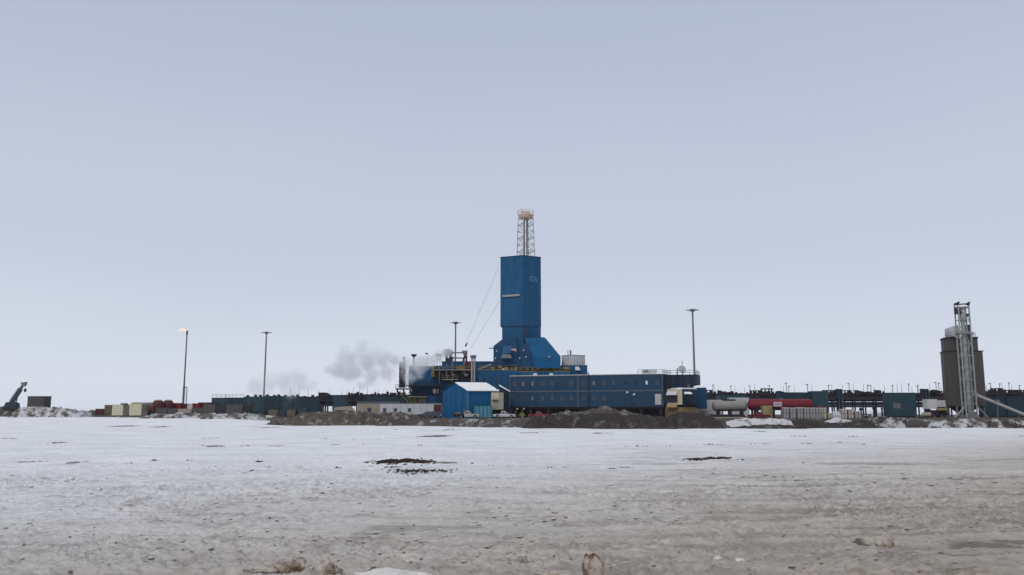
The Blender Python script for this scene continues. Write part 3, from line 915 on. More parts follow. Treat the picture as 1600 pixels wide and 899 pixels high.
def railing(mb, pts, hgt=1.1, step=1.6, w=0.09):
    for a, b in zip(pts[:-1], pts[1:]):
        a, b = Vector(a), Vector(b)
        L = (b - a).length
        n = max(1, int(L / step))
        for k in range(n + 1):
            q = a + (b - a) * (k / n)
            mb.bar(q, q + Vector((0, 0, hgt)), w)
        for f_ in (0.5, 1.0):
            mb.bar(a + Vector((0, 0, hgt * f_)), b + Vector((0, 0, hgt * f_)), w * 0.85)
    return mb


# middle module: blue wall between shed and camp
t, w, hh = block('rig_module', 'plain blue rig module wall behind the shed roof', 'rig module', 742, 808, 578.5, 254, 14, None)
legs_under(t, w, 14, 2.6)
MB().box(-w / 2, w / 2, 0, 14, 2.6, hh).build('wall', M['rig_blue'], t)
for k in range(1, 5):
    x = -w / 2 + w * k / 5
    MB().box(x - 0.05, x + 0.05, -0.05, 0.0, 2.7, hh - 0.1).build('wall_seam', M['rig_blue_deep'], t)
MB().box(-w / 2 - 0.1, w / 2 + 0.1, -0.12, 0.3, hh - 0.05, hh + 0.18).build('deck_edge', M['yellow'], t)
MB().box(-w / 2 + 0.05, w / 2 - 0.05, 0.35, 13.9, hh + 0.003, hh + 0.06).build('deck_plate', M['steel_dark'], t)
railing(MB(), [(-w / 2, 0.05, hh + 0.18), (w / 2, 0.05, hh + 0.18)]).build('deck_railing', M['yellow'], t)
MB().box(-w / 2 + 0.2, -w / 2 + 4.2, -0.35, 0, 3.0 + 5.0, 3.0 + 7.0).build('wall_hatch', M['tan'], t)
MB().box(-w / 2 + 2.4, -w / 2 + 3.2, -0.15, 0, hh - 3.4, hh - 2.4).build('vent', M['steel_dark'], t)

# front deck module behind the camp
t, w, hh = block('deck_module', 'blue rig module with pale cladding battens rising behind the camp building roof', 'rig module', 806, 892, 580.5, 256, 10, None)
legs_under(t, w, 10, 2.6)
MB().box(-w / 2, w / 2, 0, 10, 2.6, hh).build('wall', M['rig_blue'], t)
for k in range(9):
    x = -w / 2 + 0.4 + (w - 0.8) * k / 8
    MB().box(x - 0.06, x + 0.06, -0.08, 0.0, 3, hh - 0.15).build('wall_batten', M['trim'], t)
MB().box(-w / 2 - 0.05, w / 2 + 0.1, -0.1, 0.3, hh - 0.05, hh + 0.16).build('deck_edge', M['yellow'], t)
MB().box(-w / 2 + 0.05, w / 2 - 0.05, 0.35, 9.9, hh + 0.003, hh + 0.06).build('deck_plate', M['steel_dark'], t)
railing(MB(), [(-w / 2, 0.05, hh + 0.16), (w / 2, 0.05, hh + 0.16), (w / 2, 9, hh + 0.16)]).build('deck_railing', M['yellow'], t)

# upper deck house (between tower and middle module)
t, w, hh = block('upper_deck_house', 'long low dark blue deck house left of the tower base', 'rig module', 690, 778, 566, 268, 10, None, z0=ZZ(600, 268))
MB().box(-w / 2, w / 2, 0, 10, 0, hh).build('wall', M['rig_blue'], t)
MB().box(-w / 2 - 0.1, w / 2 + 0.1, -0.1, 10.1, hh, hh + 0.25).build('roof_edge', M['rig_blue_deep'], t)
for k in range(1, 7):
    x = -w / 2 + w * k / 7
    MB().box(x - 0.06, x + 0.06, -0.06, 0, 0.2, hh - 0.1).build('wall_seam', M['rig_blue_deep'], t)
legs_under(t, w, 10, 0.02)
MB().box(-w / 2, w / 2, 1, 9, PADZ - t.location.z, 0).build('substructure', M['rig_blue_deep'], t)

# machines and pipework on the yellow deck in front of the tower
deck_z = ZZ(578.5, 254) + 0.2
for i, (px, w_, py, kind_, lab) in enumerate((
        (757, 10, 568, 'ramp', 'sloped pale pipe ramp at the left end of the yellow deck'),
        (782, 7, 571, 'yellow', 'short yellow machine on the deck under the landing hood'),
        (837, 13, 565, 'pale', 'pale grey machine with slanted top on the yellow deck'),
        (862, 9, 567, 'yellow', 'tall yellow machine on the deck below the sloped wind wall'),
        (872, 8, 566, 'tan', 'tan machine at the right corner of the wind wall'),
        (884, 12, 573, 'yellow', 'yellow machine left of the blue side module'),
        (791, 6, 573, 'tan', 'small tan machine on the deck right of the short yellow one'),
        (799, 5, 574, 'yellow', 'low yellow machine on the deck below the flag'),
        (806, 5, 572, 'tan', 'narrow tan machine on the deck under the drill floor wall'),
        (814, 7, 573.5, 'yellow', 'low yellow machine on the deck left of the corner flashing'),
        (823, 6, 571, 'tan', 'tan machine on the deck just left of the pale machine'),
        (849, 7, 571, 'tan', 'tan machine on the deck right of the pale machine'),
        (855, 5, 573, 'yellow', 'small yellow machine left of the tall yellow one'),
        (770, 6, 573, 'yellow', 'small yellow machine beside the sloped pipe ramp'))):
    Y = 257.5
    q = P(px, 575, Y)
    t = thing('deck_machine', lab, 'machine', (q.x, Y, deck_z - 0.05), group='machines on the yellow deck')
    W = w_ / F * Y
    H = ZZ(py, Y) - deck_z
    mm = {'yellow': M['yellow'], 'pale': M['tank_white'], 'tan': M['tan'], 'ramp': M['tan']}[kind_]
    if kind_ == 'ramp':
        MB().hull([(-W, -0.5, 0), (-W, 0.5, 0), (-W, -0.5, 0.4), (-W, 0.5, 0.4), (W, -0.5, H), (W, 0.5, H), (W, -0.5, H - 0.5), (W, 0.5, H - 0.5)]).build('ramp', mm, t)
        MB().bar((W * 0.8, 0, 0), (W * 0.8, 0, H * 0.85), 0.2).build('support', M['steel_dark'], t)
        MB().bar((0, 0, 0), (0, 0, H * 0.4), 0.2).build('support', M['steel_dark'], t)
    else:
        MB().hull([(-W / 2, -0.8, 0.15), (W / 2, -0.8, 0.15), (W / 2, 0.8, 0.15), (-W / 2, 0.8, 0.15), (-W / 2, -0.8, H * 0.6), (W / 2, -0.8, H * 0.45),
                   (W / 2, 0.8, H * 0.5), (-W / 2, 0.8, H * 0.6), (-W * 0.3, 0, H), (W * 0.05, 0.3, H)]).build('body', mm, t)
        MB().box(-W / 2 - 0.1, W / 2 + 0.1, -0.9, 0.9, 0, 0.15).build('skid', M['steel_dark'], t)
        MB().cyl((W * 0.3, 0.2, H * 0.3), (W * 0.3, 0.2, H * 1.05), 0.14, n=8).build('pipe', M['steel'], t)
        MB().box(-W * 0.35, W * 0.1, -0.86, -0.79, 0.3, H * 0.4).build('access_panel', M['steel_dark'], t)

# side module with the off-white tank on top
t, w, hh = block('side_module', 'square blue module under the off-white tank right of the tower', 'rig module', 882, 918, 571.5, 258, 10, None)
legs_under(t, w, 10, 2.6, 3)
MB().box(-w / 2, w / 2, 0, 10, 2.6, hh).build('wall', M['rig_blue'], t)
MB().box(-w / 2 - 0.1, w / 2 + 0.1, -0.1, 10.1, hh, hh + 0.12).build('roof_edge', M['rig_blue_deep'], t)
q = P(898, 580, 258)
lx_ = q.x - t.location.x
MB().hull([(lx_ - 1.6, 0, ZZ(587, 258) - PADZ), (lx_ + 1.6, 0, ZZ(587, 258) - PADZ), (lx_ - 1.4, -1.3, ZZ(587, 258) - PADZ), (lx_ + 1.4, -1.3, ZZ(587, 258) - PADZ), (lx_ - 1.6, 0, ZZ(580, 258) - PADZ), (lx_ + 1.6, 0, ZZ(580, 258) - PADZ)]).build('air_intake', M['rig_blue_deep'], t)
MB().hull([(lx_ + 0.1, 0, ZZ(579, 258) - PADZ), (lx_ + 1.9, 0, ZZ(579, 258) - PADZ), (lx_ + 0.2, -1.0, ZZ(579, 258) - PADZ), (lx_ + 1.7, -1.0, ZZ(579, 258) - PADZ), (lx_ + 0.1, 0, ZZ(573, 258) - PADZ), (lx_ + 1.2, 0, ZZ(573, 258) - PADZ)]).build('intake_hood', M['tank_white'], t)

tz = ZZ(571.5, 258) + 0.12
q0, qc, q1 = P(877.5, 565, 262), P(893.5, 565, 258.6), P(914.5, 565, 261)
t = thing('roof_tank', 'off-white angular tank on the blue side module', 'tank', (qc.x, 260, tz))
zz1 = ZZ(555.3, 259) - tz
MB().plan([(qc.x - qc.x, -1.3), (q1.x - qc.x, 1.0), (q1.x - qc.x - 1.0, 6.2), (q0.x - qc.x + 0.6, 6.4), (q0.x - qc.x, 2.0)], 0, zz1).build('shell', M['tank_white'], t)
MB().plan([(0, -1.38), (q1.x - qc.x + 0.08, 0.95), (q1.x - qc.x - 1.0, 6.3), (q0.x - qc.x + 0.6, 6.5), (q0.x - qc.x - 0.08, 1.95)], zz1, zz1 + 0.12).build('lid', M['steel'], t)
for k in range(1, 5):
    u = k / 5
    x, y = (q1.x - qc.x) * u, -1.3 + 2.3 * u
    MB().bar((x, y - 0.02, 0.1), (x, y - 0.02, zz1 - 0.05), 0.09).build('shell_rib', M['steel'], t)
for px, r_ in ((887.5, 0.12), (891.5, 0.28)):
    x = XX(px, 550, 262) - qc.x
    MB().cyl((x, 2, zz1), (x, 2, ZZ(547.5, 262) - tz), r_, n=8).build('vent_pipe', M['steel'], t)

# left end: mud module with platforms, steam, stacks
t, w, hh = block('mud_module', 'blue and dark machinery module half hidden in steam at the rig left end', 'rig module', 638, 745, 568, 257, 13, None)
legs_under(t, w, 13, 2.4, 7)
MB().box(-w / 2, w / 2, 0.8, 13, ZZ(606, 257) - PADZ, ZZ(572, 257) - PADZ).build('upper_wall', M['rig_blue'], t)
MB().box(-w / 2 + 0.8, w / 2, 1.6, 13, 2.3, ZZ(606, 257) - PADZ).build('lower_wall', M['rig_blue_deep'], t)
def lxp(px, py=590, Y=257): return XX(px, py, Y) - t.location.x
def lz(py, Y=257): return ZZ(py, Y) - PADZ
MB().box(lxp(641), lxp(668), 0.9, 1.6, lz(632), lz(622)).build('roller_door', M['tan'], t)
MB().box(lxp(667), lxp(690), 0.3, 1.6, lz(634), lz(618)).build('low_cabin', M['rig_blue'], t)
for k, (a, b, py) in enumerate(((677, 740, 578.5), (692, 716, 593.5), (636, 690, 603), (640, 668, 620.5))):
    MB().box(lxp(a), lxp(b), -1.6, 0.8, lz(py) - 0.12, lz(py) + 0.12).build('walkway', M['steel_dark' if k in (2,) else 'tan'], t)
    railing(MB(), [(lxp(a), -1.5, lz(py) + 0.12), (lxp(b), -1.5, lz(py) + 0.12)], 1.1, 1.5, 0.1).build('walkway_railing', M['yellow' if k < 2 else 'steel_dark'], t)
MB().box(lxp(680), lxp(735), 0.2, 0.8, lz(592), lz(579.5)).build('dark_bay', M['steel_dark'], t)
MB().box(lxp(700), lxp(738), -0.4, 0.75, lz(606), lz(595)).build('dark_bay', M['camp_dark'], t)
for px in (683, 690, 705, 712, 722, 731):
    MB().bar((lxp(px), -1.0, lz(632)), (lxp(px), -1.0, lz(580)), 0.3).build('post', M['steel_dark'], t)
MB().box(lxp(674), lxp(679), -0.6, 0.8, lz(589), lz(572)).build('yellow_cabinet', M['yellow'], t)
MB().box(lxp(713), lxp(728), 0.2, 1.2, lz(578), lz(571.5)).build('yellow_pipe_bank', M['yellow'], t)
MB().box(lxp(728), lxp(736), -0.2, 2.0, lz(580), lz(565.5)).build('red_cabinet', M['red_dark'], t)
for px, pa, pb, rr in ((707, 562, 596, 0.28), (725.5, 563, 585, 0.22), (687, 572, 600, 0.2), (698, 580, 592, 0.2)):
    MB().cyl((lxp(px), -0.9, lz(pb)), (lxp(px), -0.9, lz(pa)), rr, n=8).build('pipe', M['steel'], t)
for px, py, s_ in ((709, 587, 0.7), (729, 587, 0.8), (700, 588, 0.5)):
    MB().lathe([(s_ * 0.6, -s_ * 0.6), (s_, 0), (s_ * 0.6, s_ * 0.6)], (lxp(px), -1.2, lz(py)), n=10).build('valve', M['steel'], t)
MB().box(lxp(677), lxp(686), -0.8, 0.4, lz(615), lz(608)).build('control_box', M['tan'], t)

# dark flue tower at the left end
t, w, hh = block('flue_tower', 'narrow dark steel flue tower standing at the far left of the rig', 'flue tower', 623.5, 632.5, 566, 256, 2.4, None, z0=ZZ(606, 256))
MB().box(-w / 2, w / 2, 0, 1.8, 0, hh).build('casing', M['steel_dark'], t)
for k in range(6):
    z = hh * (k + 0.5) / 6
    MB().box(-w / 2 - 0.1, w / 2 + 0.1, -0.1, 1.9, z - 0.09, z + 0.09).build('band', M['camp_dark'], t)
MB().cyl((0.4, 0.8, hh), (0.4, 0.8, hh + 1.6), 0.28, n=8).build('flue', M['steel_dark'], t)
MB().box(-w / 2 - 0.9, w / 2 + 4.0, -0.9, 2.6, -0.55, -0.2).build('platform', M['steel_dark'], t)
railing(MB(), [(-w / 2 - 0.9, -0.85, -0.2), (w / 2 + 4, -0.85, -0.2)]).build('platform_railing', M['steel_dark'], t)
for sx in (-0.7, 0.9, 2.6, 4.2):
    MB().bar((sx * 1.2 - 0.6, 0, -0.4), (sx + 1.2, 0.5, PADZ - t.location.z), 0.35).build('support_leg', M['steel_dark'], t)
for k in range(3):
    MB().bar((-0.6 + k * 1.4, 0, -1.2), (2.0 + k * 1.2, 0, -4.5), 0.2).build('brace', M['yellow'], t)

# exhaust stacks with flared heads and other roof pieces
for i, (px, pt_, pb_, Y, lab) in enumerate(((737.2, 555.5, 598, 252.5, 'left of the two tall pale exhaust pipes behind the shed'), (741.2, 555.5, 598, 252.5, 'right of the two tall pale exhaust pipes behind the shed'))):
    q = P(px, pb_, Y)
    t = thing('exhaust_pipe', lab, 'exhaust pipe', (q.x, Y, PADZ), group='twin exhaust pipes')
    ztop = ZZ(pt_, Y) - PADZ
    MB().cyl((0, 0, 0), (0, 0, ztop), 0.30, n=10).build('pipe', M['steel_pale'], t, smooth=True)
    MB().lathe([(0.3, ztop - 1.0), (0.55, ztop - 0.5), (0.58, ztop), (0.3, ztop + 0.05)], (0, 0, 0), n=10).build('flared_head', M['steel'], t, smooth=True)
for i, (px, ptop, wtop, pb_, Y, lab) in enumerate(((646.5, 554, 1.0, 575, 262, 'slim dark stack with funnel top rising out of the steam'),
                                                 (699, 546.5, 1.1, 575, 262, 'short grey stack with flat cap beside the hooded vents'),
                                                 (683, 553.5, 0.7, 572, 262, 'left of two tiny round-headed vents above the steam'),
                                                 (687.5, 553.5, 0.7, 572, 262, 'right of two tiny round-headed vents above the steam'))):
    q = P(px, pb_, Y)
    t = thing('vent_stack', lab, 'vent stack', (q.x, Y, q.z), group='small vent stacks on the rig roof')
    zz = ZZ(ptop, Y) - q.z
    MB().cyl((0, 0, 0), (0, 0, zz - 0.3), 0.26 if i < 2 else 0.1, n=8).build('pipe', M['steel_dark' if i == 0 else 'steel'], t)
    MB().lathe([(0.26, zz - 0.9), (wtop, zz - 0.15), (wtop * 0.9, zz), (0.2, zz + 0.1)], (0, 0, 0), n=10).build('cap', M['steel_dark' if i != 1 else 'steel'], t)
q = P(668, 572, 262)
t = thing('floodlight_mast', 'thin mast with one small floodlight above the steam', 'light mast', (q.x, 262, q.z))
zz = ZZ(553, 262) - q.z
MB().cyl((0, 0, 0), (0, 0, zz), 0.07, n=6).build('mast', M['steel'], t)
MB().box(-0.75, 0.05, -0.2, 0.2, zz - 0.15, zz + 0.25).build('lamp_head', M['steel_dark'], t)

# hooded vents with cross pipes
Y = 260
q = P(714, 566, Y)
t = thing('hooded_vent_frame', 'pair of hooded grey vents joined by two horizontal pipes on the rig roof', 'vents', (q.x, Y, q.z - 0.2))
def wx(px, py=555): return XX(px, py, Y) - q.x
def wz(py): return ZZ(py, Y) - q.z + 0.2
for (a, b, c) in ((697.5, 551, 1.0), (703.5, 551, 1.0)):
    MB().lathe([(0.35, wz(556)), (c * 0.95, wz(553)), (c, wz(550)), (c * 0.6, wz(548.3)), (0.2, wz(547.8))], (wx(a), 0, 0), n=12).build('round_hood', M['steel'], t, smooth=True)
    MB().cyl((wx(a), 0, -0.1), (wx(a), 0, wz(555)), 0.35, n=8).build('riser', M['steel_dark'], t)
MB().hull([(wx(722), -0.7, wz(548.2)), (wx(730.5), -0.7, wz(548.2)), (wx(722), 0.9, wz(548.2)), (wx(730.5), 0.9, wz(548.2)), (wx(722), -0.7, wz(550.5)), (wx(730.5), -0.7, wz(551)), (wx(725.5), -0.3, wz(557)), (wx(729.5), -0.3, wz(557)), (wx(725.5), 0.5, wz(557)), (wx(729.5), 0.5, wz(557))]).build('square_hood', M['steel'], t)
MB().box(wx(727.3), wx(730.2), -0.4, 0.6, 0, wz(556)).build('duct', M['red_dark'], t)
MB().bar((wx(723), 0, 0), (wx(726.5), 0, wz(556)), 0.45).build('duct_brace', M['steel_dark'], t)
for py in (551.4, 559.6):
    MB().cyl((wx(706), 0, wz(py)), (wx(724), 0, wz(py)), 0.22, n=8).build('cross_pipe', M['steel'], t)
MB().cyl((wx(706.5), -0.1, -0.1), (wx(706.5), -0.1, wz(557)), 0.28, n=8).build('riser', M['steel_dark'], t)
MB().box(wx(697.5), wx(705), -0.6, 1.2, 0, wz(560)).build('vent_base', M['teal_dark'], t)


# ------------------------------------------------------------------ two-storey camp building
A, B = P(797, 612, 249), P(1036, 612, 232)
rz = math.atan2(B.y - A.y, B.x - A.x)
L = math.hypot(B.x - A.x, B.y - A.y)
zb, zt2 = ZZ(636, 240) - PADZ, ZZ(587.3, 240) - PADZ
camp = thing('camp_building', 'long two-storey blue modular building with rows of small windows', 'building', (A.x, A.y, PADZ), rz)
ux, uy = math.cos(rz), math.sin(rz)


def camp_x(px, py=612):
    """distance along the facade of a picture column"""
    k = (px - 800) / F
    t0 = P(px, py, 100.0)
    kx = t0.x / 100.0
    return (kx * A.y - A.x) / (ux - kx * uy)


seams = [0, camp_x(903), camp_x(920), L]
zm = ZZ(611.2, 240) - PADZ
D = 12.0
for (z0, z1) in ((zb, zm - 0.14), (zm + 0.14, zt2)):
    for a, b in zip(seams[:-1], seams[1:]):
        MB().box(a + 0.03, b - 0.03, 0, D, z0, z1).build('wall', M['camp_blue'], camp)
MB().box(-0.02, L + 0.02, -0.07, D, zm - 0.138, zm + 0.138).build('floor_band', M['trim'], camp)
MB().box(-0.15, L + 0.15, -0.16, D + 0.15, zt2 + 0.003, zt2 + 0.26).build('roof_edge', M['steel'], camp)
MB().box(-0.1, L + 0.1, -0.1, D + 0.1, zt2 + 0.265, zt2 + 0.33).build('roof_snow', M['snow_cap'], camp)
for x in (-0.05, seams[1], L - 0.05):
    MB().box(x - 0.1, x + 0.1, -0.09, -0.003, zb, zm - 0.145).box(x - 0.1, x + 0.1, -0.09, -0.003, zm + 0.145, zt2).build('corner_post', M['trim'], camp)
x = seams[2]
MB().cyl((x, -0.15, zb - 1.5), (x, -0.15, zt2 + 1.0), 0.14, n=8).build('drain_pipe', M['steel_dark'], camp)
# windows
wf = MB()
WW, WH, FW_ = 0.84, 1.22, 0.13
wf.box(-WW / 2, WW / 2, -0.09, -0.003, -WH / 2, -WH / 2 + FW_).box(-WW / 2, WW / 2, -0.09, -0.003, WH / 2 - FW_, WH / 2)
wf.box(-WW / 2, -WW / 2 + FW_, -0.09, -0.003, -WH / 2 + FW_, WH / 2 - FW_).box(WW / 2 - FW_, WW / 2, -0.09, -0.003, -WH / 2 + FW_, WH / 2 - FW_)
wf = wf.mesh('window'); wf.materials.append(M['frame'])
wp = MB().box(-WW / 2 + FW_, WW / 2 - FW_, -0.04, -0.003, -WH / 2 + FW_, WH / 2 - FW_).mesh('pane'); wp.materials.append(M['glass'])
wp2 = MB().box(-WW / 2 + FW_, WW / 2 - FW_, -0.05, -0.003, -WH / 2 + FW_, WH / 2 - FW_).mesh('pane'); wp2.materials.append(M['glass_pale'])
wp3 = MB().box(-WW / 2 + FW_, WW / 2 - FW_, -0.05, -0.003, -WH / 2 + FW_, WH / 2 - FW_).mesh('pane'); wp3.materials.append(M['steel'])
zu, zl = ZZ(599.2, 240) - PADZ, ZZ(622.3, 240) - PADZ
for px in (804, 817.5, 832, 848, 863.5, 893, 911.5, 928, 943.5, 958.5, 1010.5, 1027):
    o = inst('window', wf, None, camp, (camp_x(px, 600), 0, zu))
    pm = wp2 if px == 1010.5 else (wp3 if px in (817.5, 832, 928) else wp)
    inst('pane', pm, None, o, (0, 0, 0))
for px in (804, 817, 832, 848, 863.5, 878, 893.5, 912, 928, 943.5):
    o = inst('window', wf, None, camp, (camp_x(px, 622), 0, zl))
    inst('pane', wp3 if px == 832 else wp, None, o, (0, 0, 0))
for px in (878.5, 977.5, 993.5):
    x = camp_x(px, 599)
    MB().box(x - 0.28, x + 0.28, -0.12, -0.003, zu - 0.35, zu + 0.35).build('wall_vent', M['steel_dark'], camp)
x = camp_x(1028.5, 624)
dz0, dz1 = ZZ(632.5, 234) - PADZ, ZZ(616, 234) - PADZ
d_ = MB().box(x - 0.88, x + 0.88, -0.08, -0.003, dz0, dz1).build('door', M['tank_white'], camp)
MB().box(x + 0.55, x + 0.68, -0.14, -0.085, dz0 + 1.2, dz0 + 1.5).build('handle', M['steel_dark'], d_)
for px, py in ((980.5, 613.5), (991, 617)):
    x, z = camp_x(px, py), ZZ(py, 237) - PADZ
    MB().hull([(x - 0.3, -0.5, z - 0.2), (x + 0.3, -0.5, z - 0.2), (x - 0.25, -0.1, z - 0.25), (x + 0.25, -0.1, z - 0.25), (x - 0.25, -0.1, z + 0.3), (x + 0.25, -0.1, z + 0.3)]).build('wall_light', M['lamp'], camp)
x = camp_x(988, 632)
MB().box(x - 0.35, x + 0.35, -0.1, -0.003, zb + 0.3, zb + 1.0).build('wall_vent', M['steel_dark'], camp)
for k in range(9):
    x = 0.8 + (L - 1.6) * k / 8
    MB().box(x - 0.35, x + 0.35, 0.5, D - 0.5, -0.1, zb).build('skid_leg', M['steel_dark'], camp)
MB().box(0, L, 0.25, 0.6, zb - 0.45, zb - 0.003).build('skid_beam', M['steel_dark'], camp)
MB().box(-2.6, L - 0.2, 2.5, D - 1.0, -0.1, zb - 0.02).build('underside_shade_fill', M['steel_dark'], camp)  # dark block added to stand for the shade of the crawl space
# roof rail at the right end
zr = zt2 + 0.33
railing(MB(), [(camp_x(996, 583), 0.4, zr), (L - 0.1, 0.4, zr), (L - 0.1, D - 1, zr)], 1.15, 1.7, 0.1).build('roof_railing', M['steel_pale'], camp)
# snow-topped roof kit: small domes along the roof
for px in (836.5, 862):
    q = P(px, 586.4, 246)
    t = thing('roof_vent', 'left small pale vent on the camp building roof edge' if px < 850 else 'right small pale vent on the camp building roof edge', 'roof vent', (q.x, q.y + 3, PADZ + zt2 + 0.33))
    MB().hull([(-0.7, -0.4, 0.0), (0.7, -0.4, 0), (0.7, 0.4, 0), (-0.7, 0.4, 0), (-0.45, -0.25, 0.75), (0.45, -0.25, 0.75), (0.45, 0.25, 0.75), (-0.45, 0.25, 0.75)]).build('hood', M['tank_white'], t)
    MB().box(-0.75, 0.75, -0.45, 0.45, -0.02, 0.06).build('base', M['steel'], t)

# end wing set back to the right
A2, B2 = P(1037, 612, 235.5), P(1089, 612, 232.5)
rz2 = math.atan2(B2.y - A2.y, B2.x - A2.x)
L2 = math.hypot(B2.x - A2.x, B2.y - A2.y)
wing = thing('camp_end_wing', 'dark blue stair wing at the right end of the two-storey building', 'building', (A2.x, A2.y, PADZ), rz2)
MB().box(0.05, L2, 0, 9, zb, zt2 - 0.15).build('wall', M['camp_dark'], wing)
MB().box(0.05, L2 + 0.1, -0.1, 9.1, zt2 - 0.15, zt2 + 0.08).build('roof_edge', M['camp_dark'], wing)
for k in range(5):
    x = 0.6 + (L2 - 1.0) * k / 4
    MB().box(x - 0.1, x + 0.1, -0.1, -0.003, zb + 0.05, zt2 - 0.2).build('cladding_rib', M['camp_blue'], wing)
MB().box(0.2, 1.5, -0.06, -0.003, zm + 0.3, zt2 - 1.2).build('recess', M['steel_dark'], wing)
for a in (5.6, 8.0):
    MB().box(a, a + 0.7, -0.09, -0.003, zm + 0.4, zt2 - 0.9).build('louvre', M['steel_dark'], wing)
x = L2 - 2.6
MB().box(x, x + 0.7, -0.1, -0.003, zm + 0.2, zm + 1.8).build('door', M['frame'], wing)
MB().box(0.4, L2, -0.2, -0.12, zm - 0.2, zm + 0.15).build('ledge', M['steel'], wing)
for k in range(4):
    x = 0.6 + (L2 - 1.2) * k / 3
    MB().box(x - 0.3, x + 0.3, 0.5, 8.5, -0.1, zb).build('skid_leg', M['steel_dark'], wing)
railing(MB(), [(0.2, 0.3, zt2 + 0.08), (L2 - 0.1, 0.3, zt2 + 0.08), (L2 - 0.1, 8, zt2 + 0.08)], 1.2, 1.6, 0.1).build('roof_railing', M['steel_pale'], wing)
q = P(1046, 600, 234.2)
MB().cyl((4.0, -0.5, zm - 1), (4.0, -0.5, zt2 + 1.9), 0.14, n=8).build('drain_pipe', M['steel_dark'], wing)

# white air unit on the roof, satellite dish
q = P(1016, 583.5, 236)
t = thing('roof_air_unit', 'pale flat air unit on the right part of the camp roof', 'air unit', (q.x, q.y + 1.5, PADZ + zr))
MB().hull([(-2.0, -0.8, 0.15), (1.7, -0.8, 0.15), (2.1, -0.8, 0.7), (1.9, -0.8, 1.25), (-2.0, -0.8, 1.3), (-2.0, 0.9, 0.15), (1.7, 0.9, 0.15), (2.1, 0.9, 0.7), (1.9, 0.9, 1.25), (-2.0, 0.9, 1.3)]).build('casing', M['tank_white'], t)
for x in (-1.6, 1.3):
    MB().box(x - 0.15, x + 0.15, -0.7, 0.8, -0.02, 0.16).build('foot', M['steel_dark'], t)
MB().box(-1.7, -0.4, -0.86, -0.8, 0.4, 1.1).build('grille', M['steel'], t)
q = P(1068, 579, 235)
t = thing('satellite_dish', 'round pale satellite dish on the end wing roof', 'satellite dish', (q.x, q.y + 2, PADZ + zt2 + 0.05))
dm = MB()
prof = [(0.02, 0.30), (0.55, 0.24), (0.95, 0.12), (1.18, 0.0), (1.20, -0.03), (0.95, 0.06), (0.5, 0.18), (0.02, 0.22)]
dm.lathe(prof, (0, 0, 0), axis='y', n=24)
dish = dm.build('dish', M['tank_white'], t, smooth=True)
dish.location = (0, -0.3, 1.55); dish.rotation_euler = (R(-14), 0, R(12))
MB().bar((0, -0.25, 0), (0, -0.2, 1.5), 0.2).box(-0.5, 0.5, -0.7, 0.5, -0.03, 0.1).build('stand', M['steel_dark'], t)
fa = MB().bar((0, 0, 0), (0, -1.0, 0.0), 0.06).box(-0.1, 0.1, -1.15, -0.95, -0.1, 0.1).build('feed_arm', M['steel'], dish)
q = P(1071, 579, 236)
t = thing('antenna', 'thin antenna behind the satellite dish', 'antenna', (q.x, q.y + 4, PADZ + zt2 + 0.05))
zz = ZZ(563, 239) - t.location.z
MB().cyl((0, 0, 0), (0, 0, zz), 0.045, n=6).build('mast', M['steel'], t)
MB().bar((-0.35, 0, zz - 0.5), (0.35, 0, zz - 0.5), 0.06).bar((-0.25, 0, zz - 0.9), (0.25, 0, zz - 0.9), 0.06).build('crossbar', M['steel'], t)

# ------------------------------------------------------------------ cream generator module beside the wing
q0, q1, q2 = P(1043, 620, 222.5), P(1066, 620, 220.5), P(1089, 620, 224)
t = thing('generator_module', 'cream ended dark teal module with hoods on a yellow skid beside the camp', 'module', (q1.x, q1.y, PADZ))
zz0, zz1 = ZZ(632.5, 221) - PADZ, ZZ(608, 221) - PADZ
ax, ay = q0.x - q1.x, q0.y - q1.y
bx, by = q2.x - q1.x, q2.y - q1.y
MB().plan([(0, 0), (bx, by), (bx + ax * 0.2, by + 6), (ax, ay + 4.4), (ax, ay)], zz0, zz1).build('casing', M['teal_dark'], t)
# cream end panel, a slab 6 cm proud
en = Vector((-(-ay), -abs(ax), 0)).normalized()
e0, e1 = Vector((0, 0, 0)), Vector((ax, ay, 0))
en = Vector((ay, -ax, 0)).normalized()
if en.y > 0: en = -en
MB().hull([tuple(p_ + en * o_ + Vector((0, 0, z))) for p_ in (e0, e1) for o_ in (0.004, 0.07) for z in (zz0, zz1)]).build('end_panel', M['cream'], t)
mid_ = e0 + (e1 - e0) * 0.62
u_ = (e1 - e0).normalized()
zh = ZZ(617, 221) - PADZ
MB().hull([tuple(mid_ + u_ * a + en * o_ + Vector((0, 0, z))) for a, o_, z in ((-1.3, 0.07, zh + 0.9), (1.6, 0.07, zh + 0.9), (-1.3, 1.0, zh - 0.1), (1.6, 1.0, zh - 0.1), (-1.3, 0.07, zh - 0.1), (1.6, 0.07, zh - 0.1))]).build('end_hood', M['tank_white'], t)
MB().hull([tuple(mid_ + u_ * a + en * o_ + Vector((0, 0, z))) for a in (-1.2, 1.5) for o_ in (0.072, 0.35) for z in (zh - 2.0, zh - 0.1)]).build('end_grille', M['steel_dark'], t)
MB().hull([tuple(mid_ + u_ * a + en * o_ + Vector((0, 0, z))) for a in (-1.2, 1.5) for o_ in (0.1, 1.1) for z in (zz0 - 0.7, zz0 - 0.05)]).build('end_step', M['orange'], t)
v_ = Vector((bx, by, 0)).normalized()
vn = Vector((v_.y, -v_.x, 0))
if vn.y > 0: vn = -vn
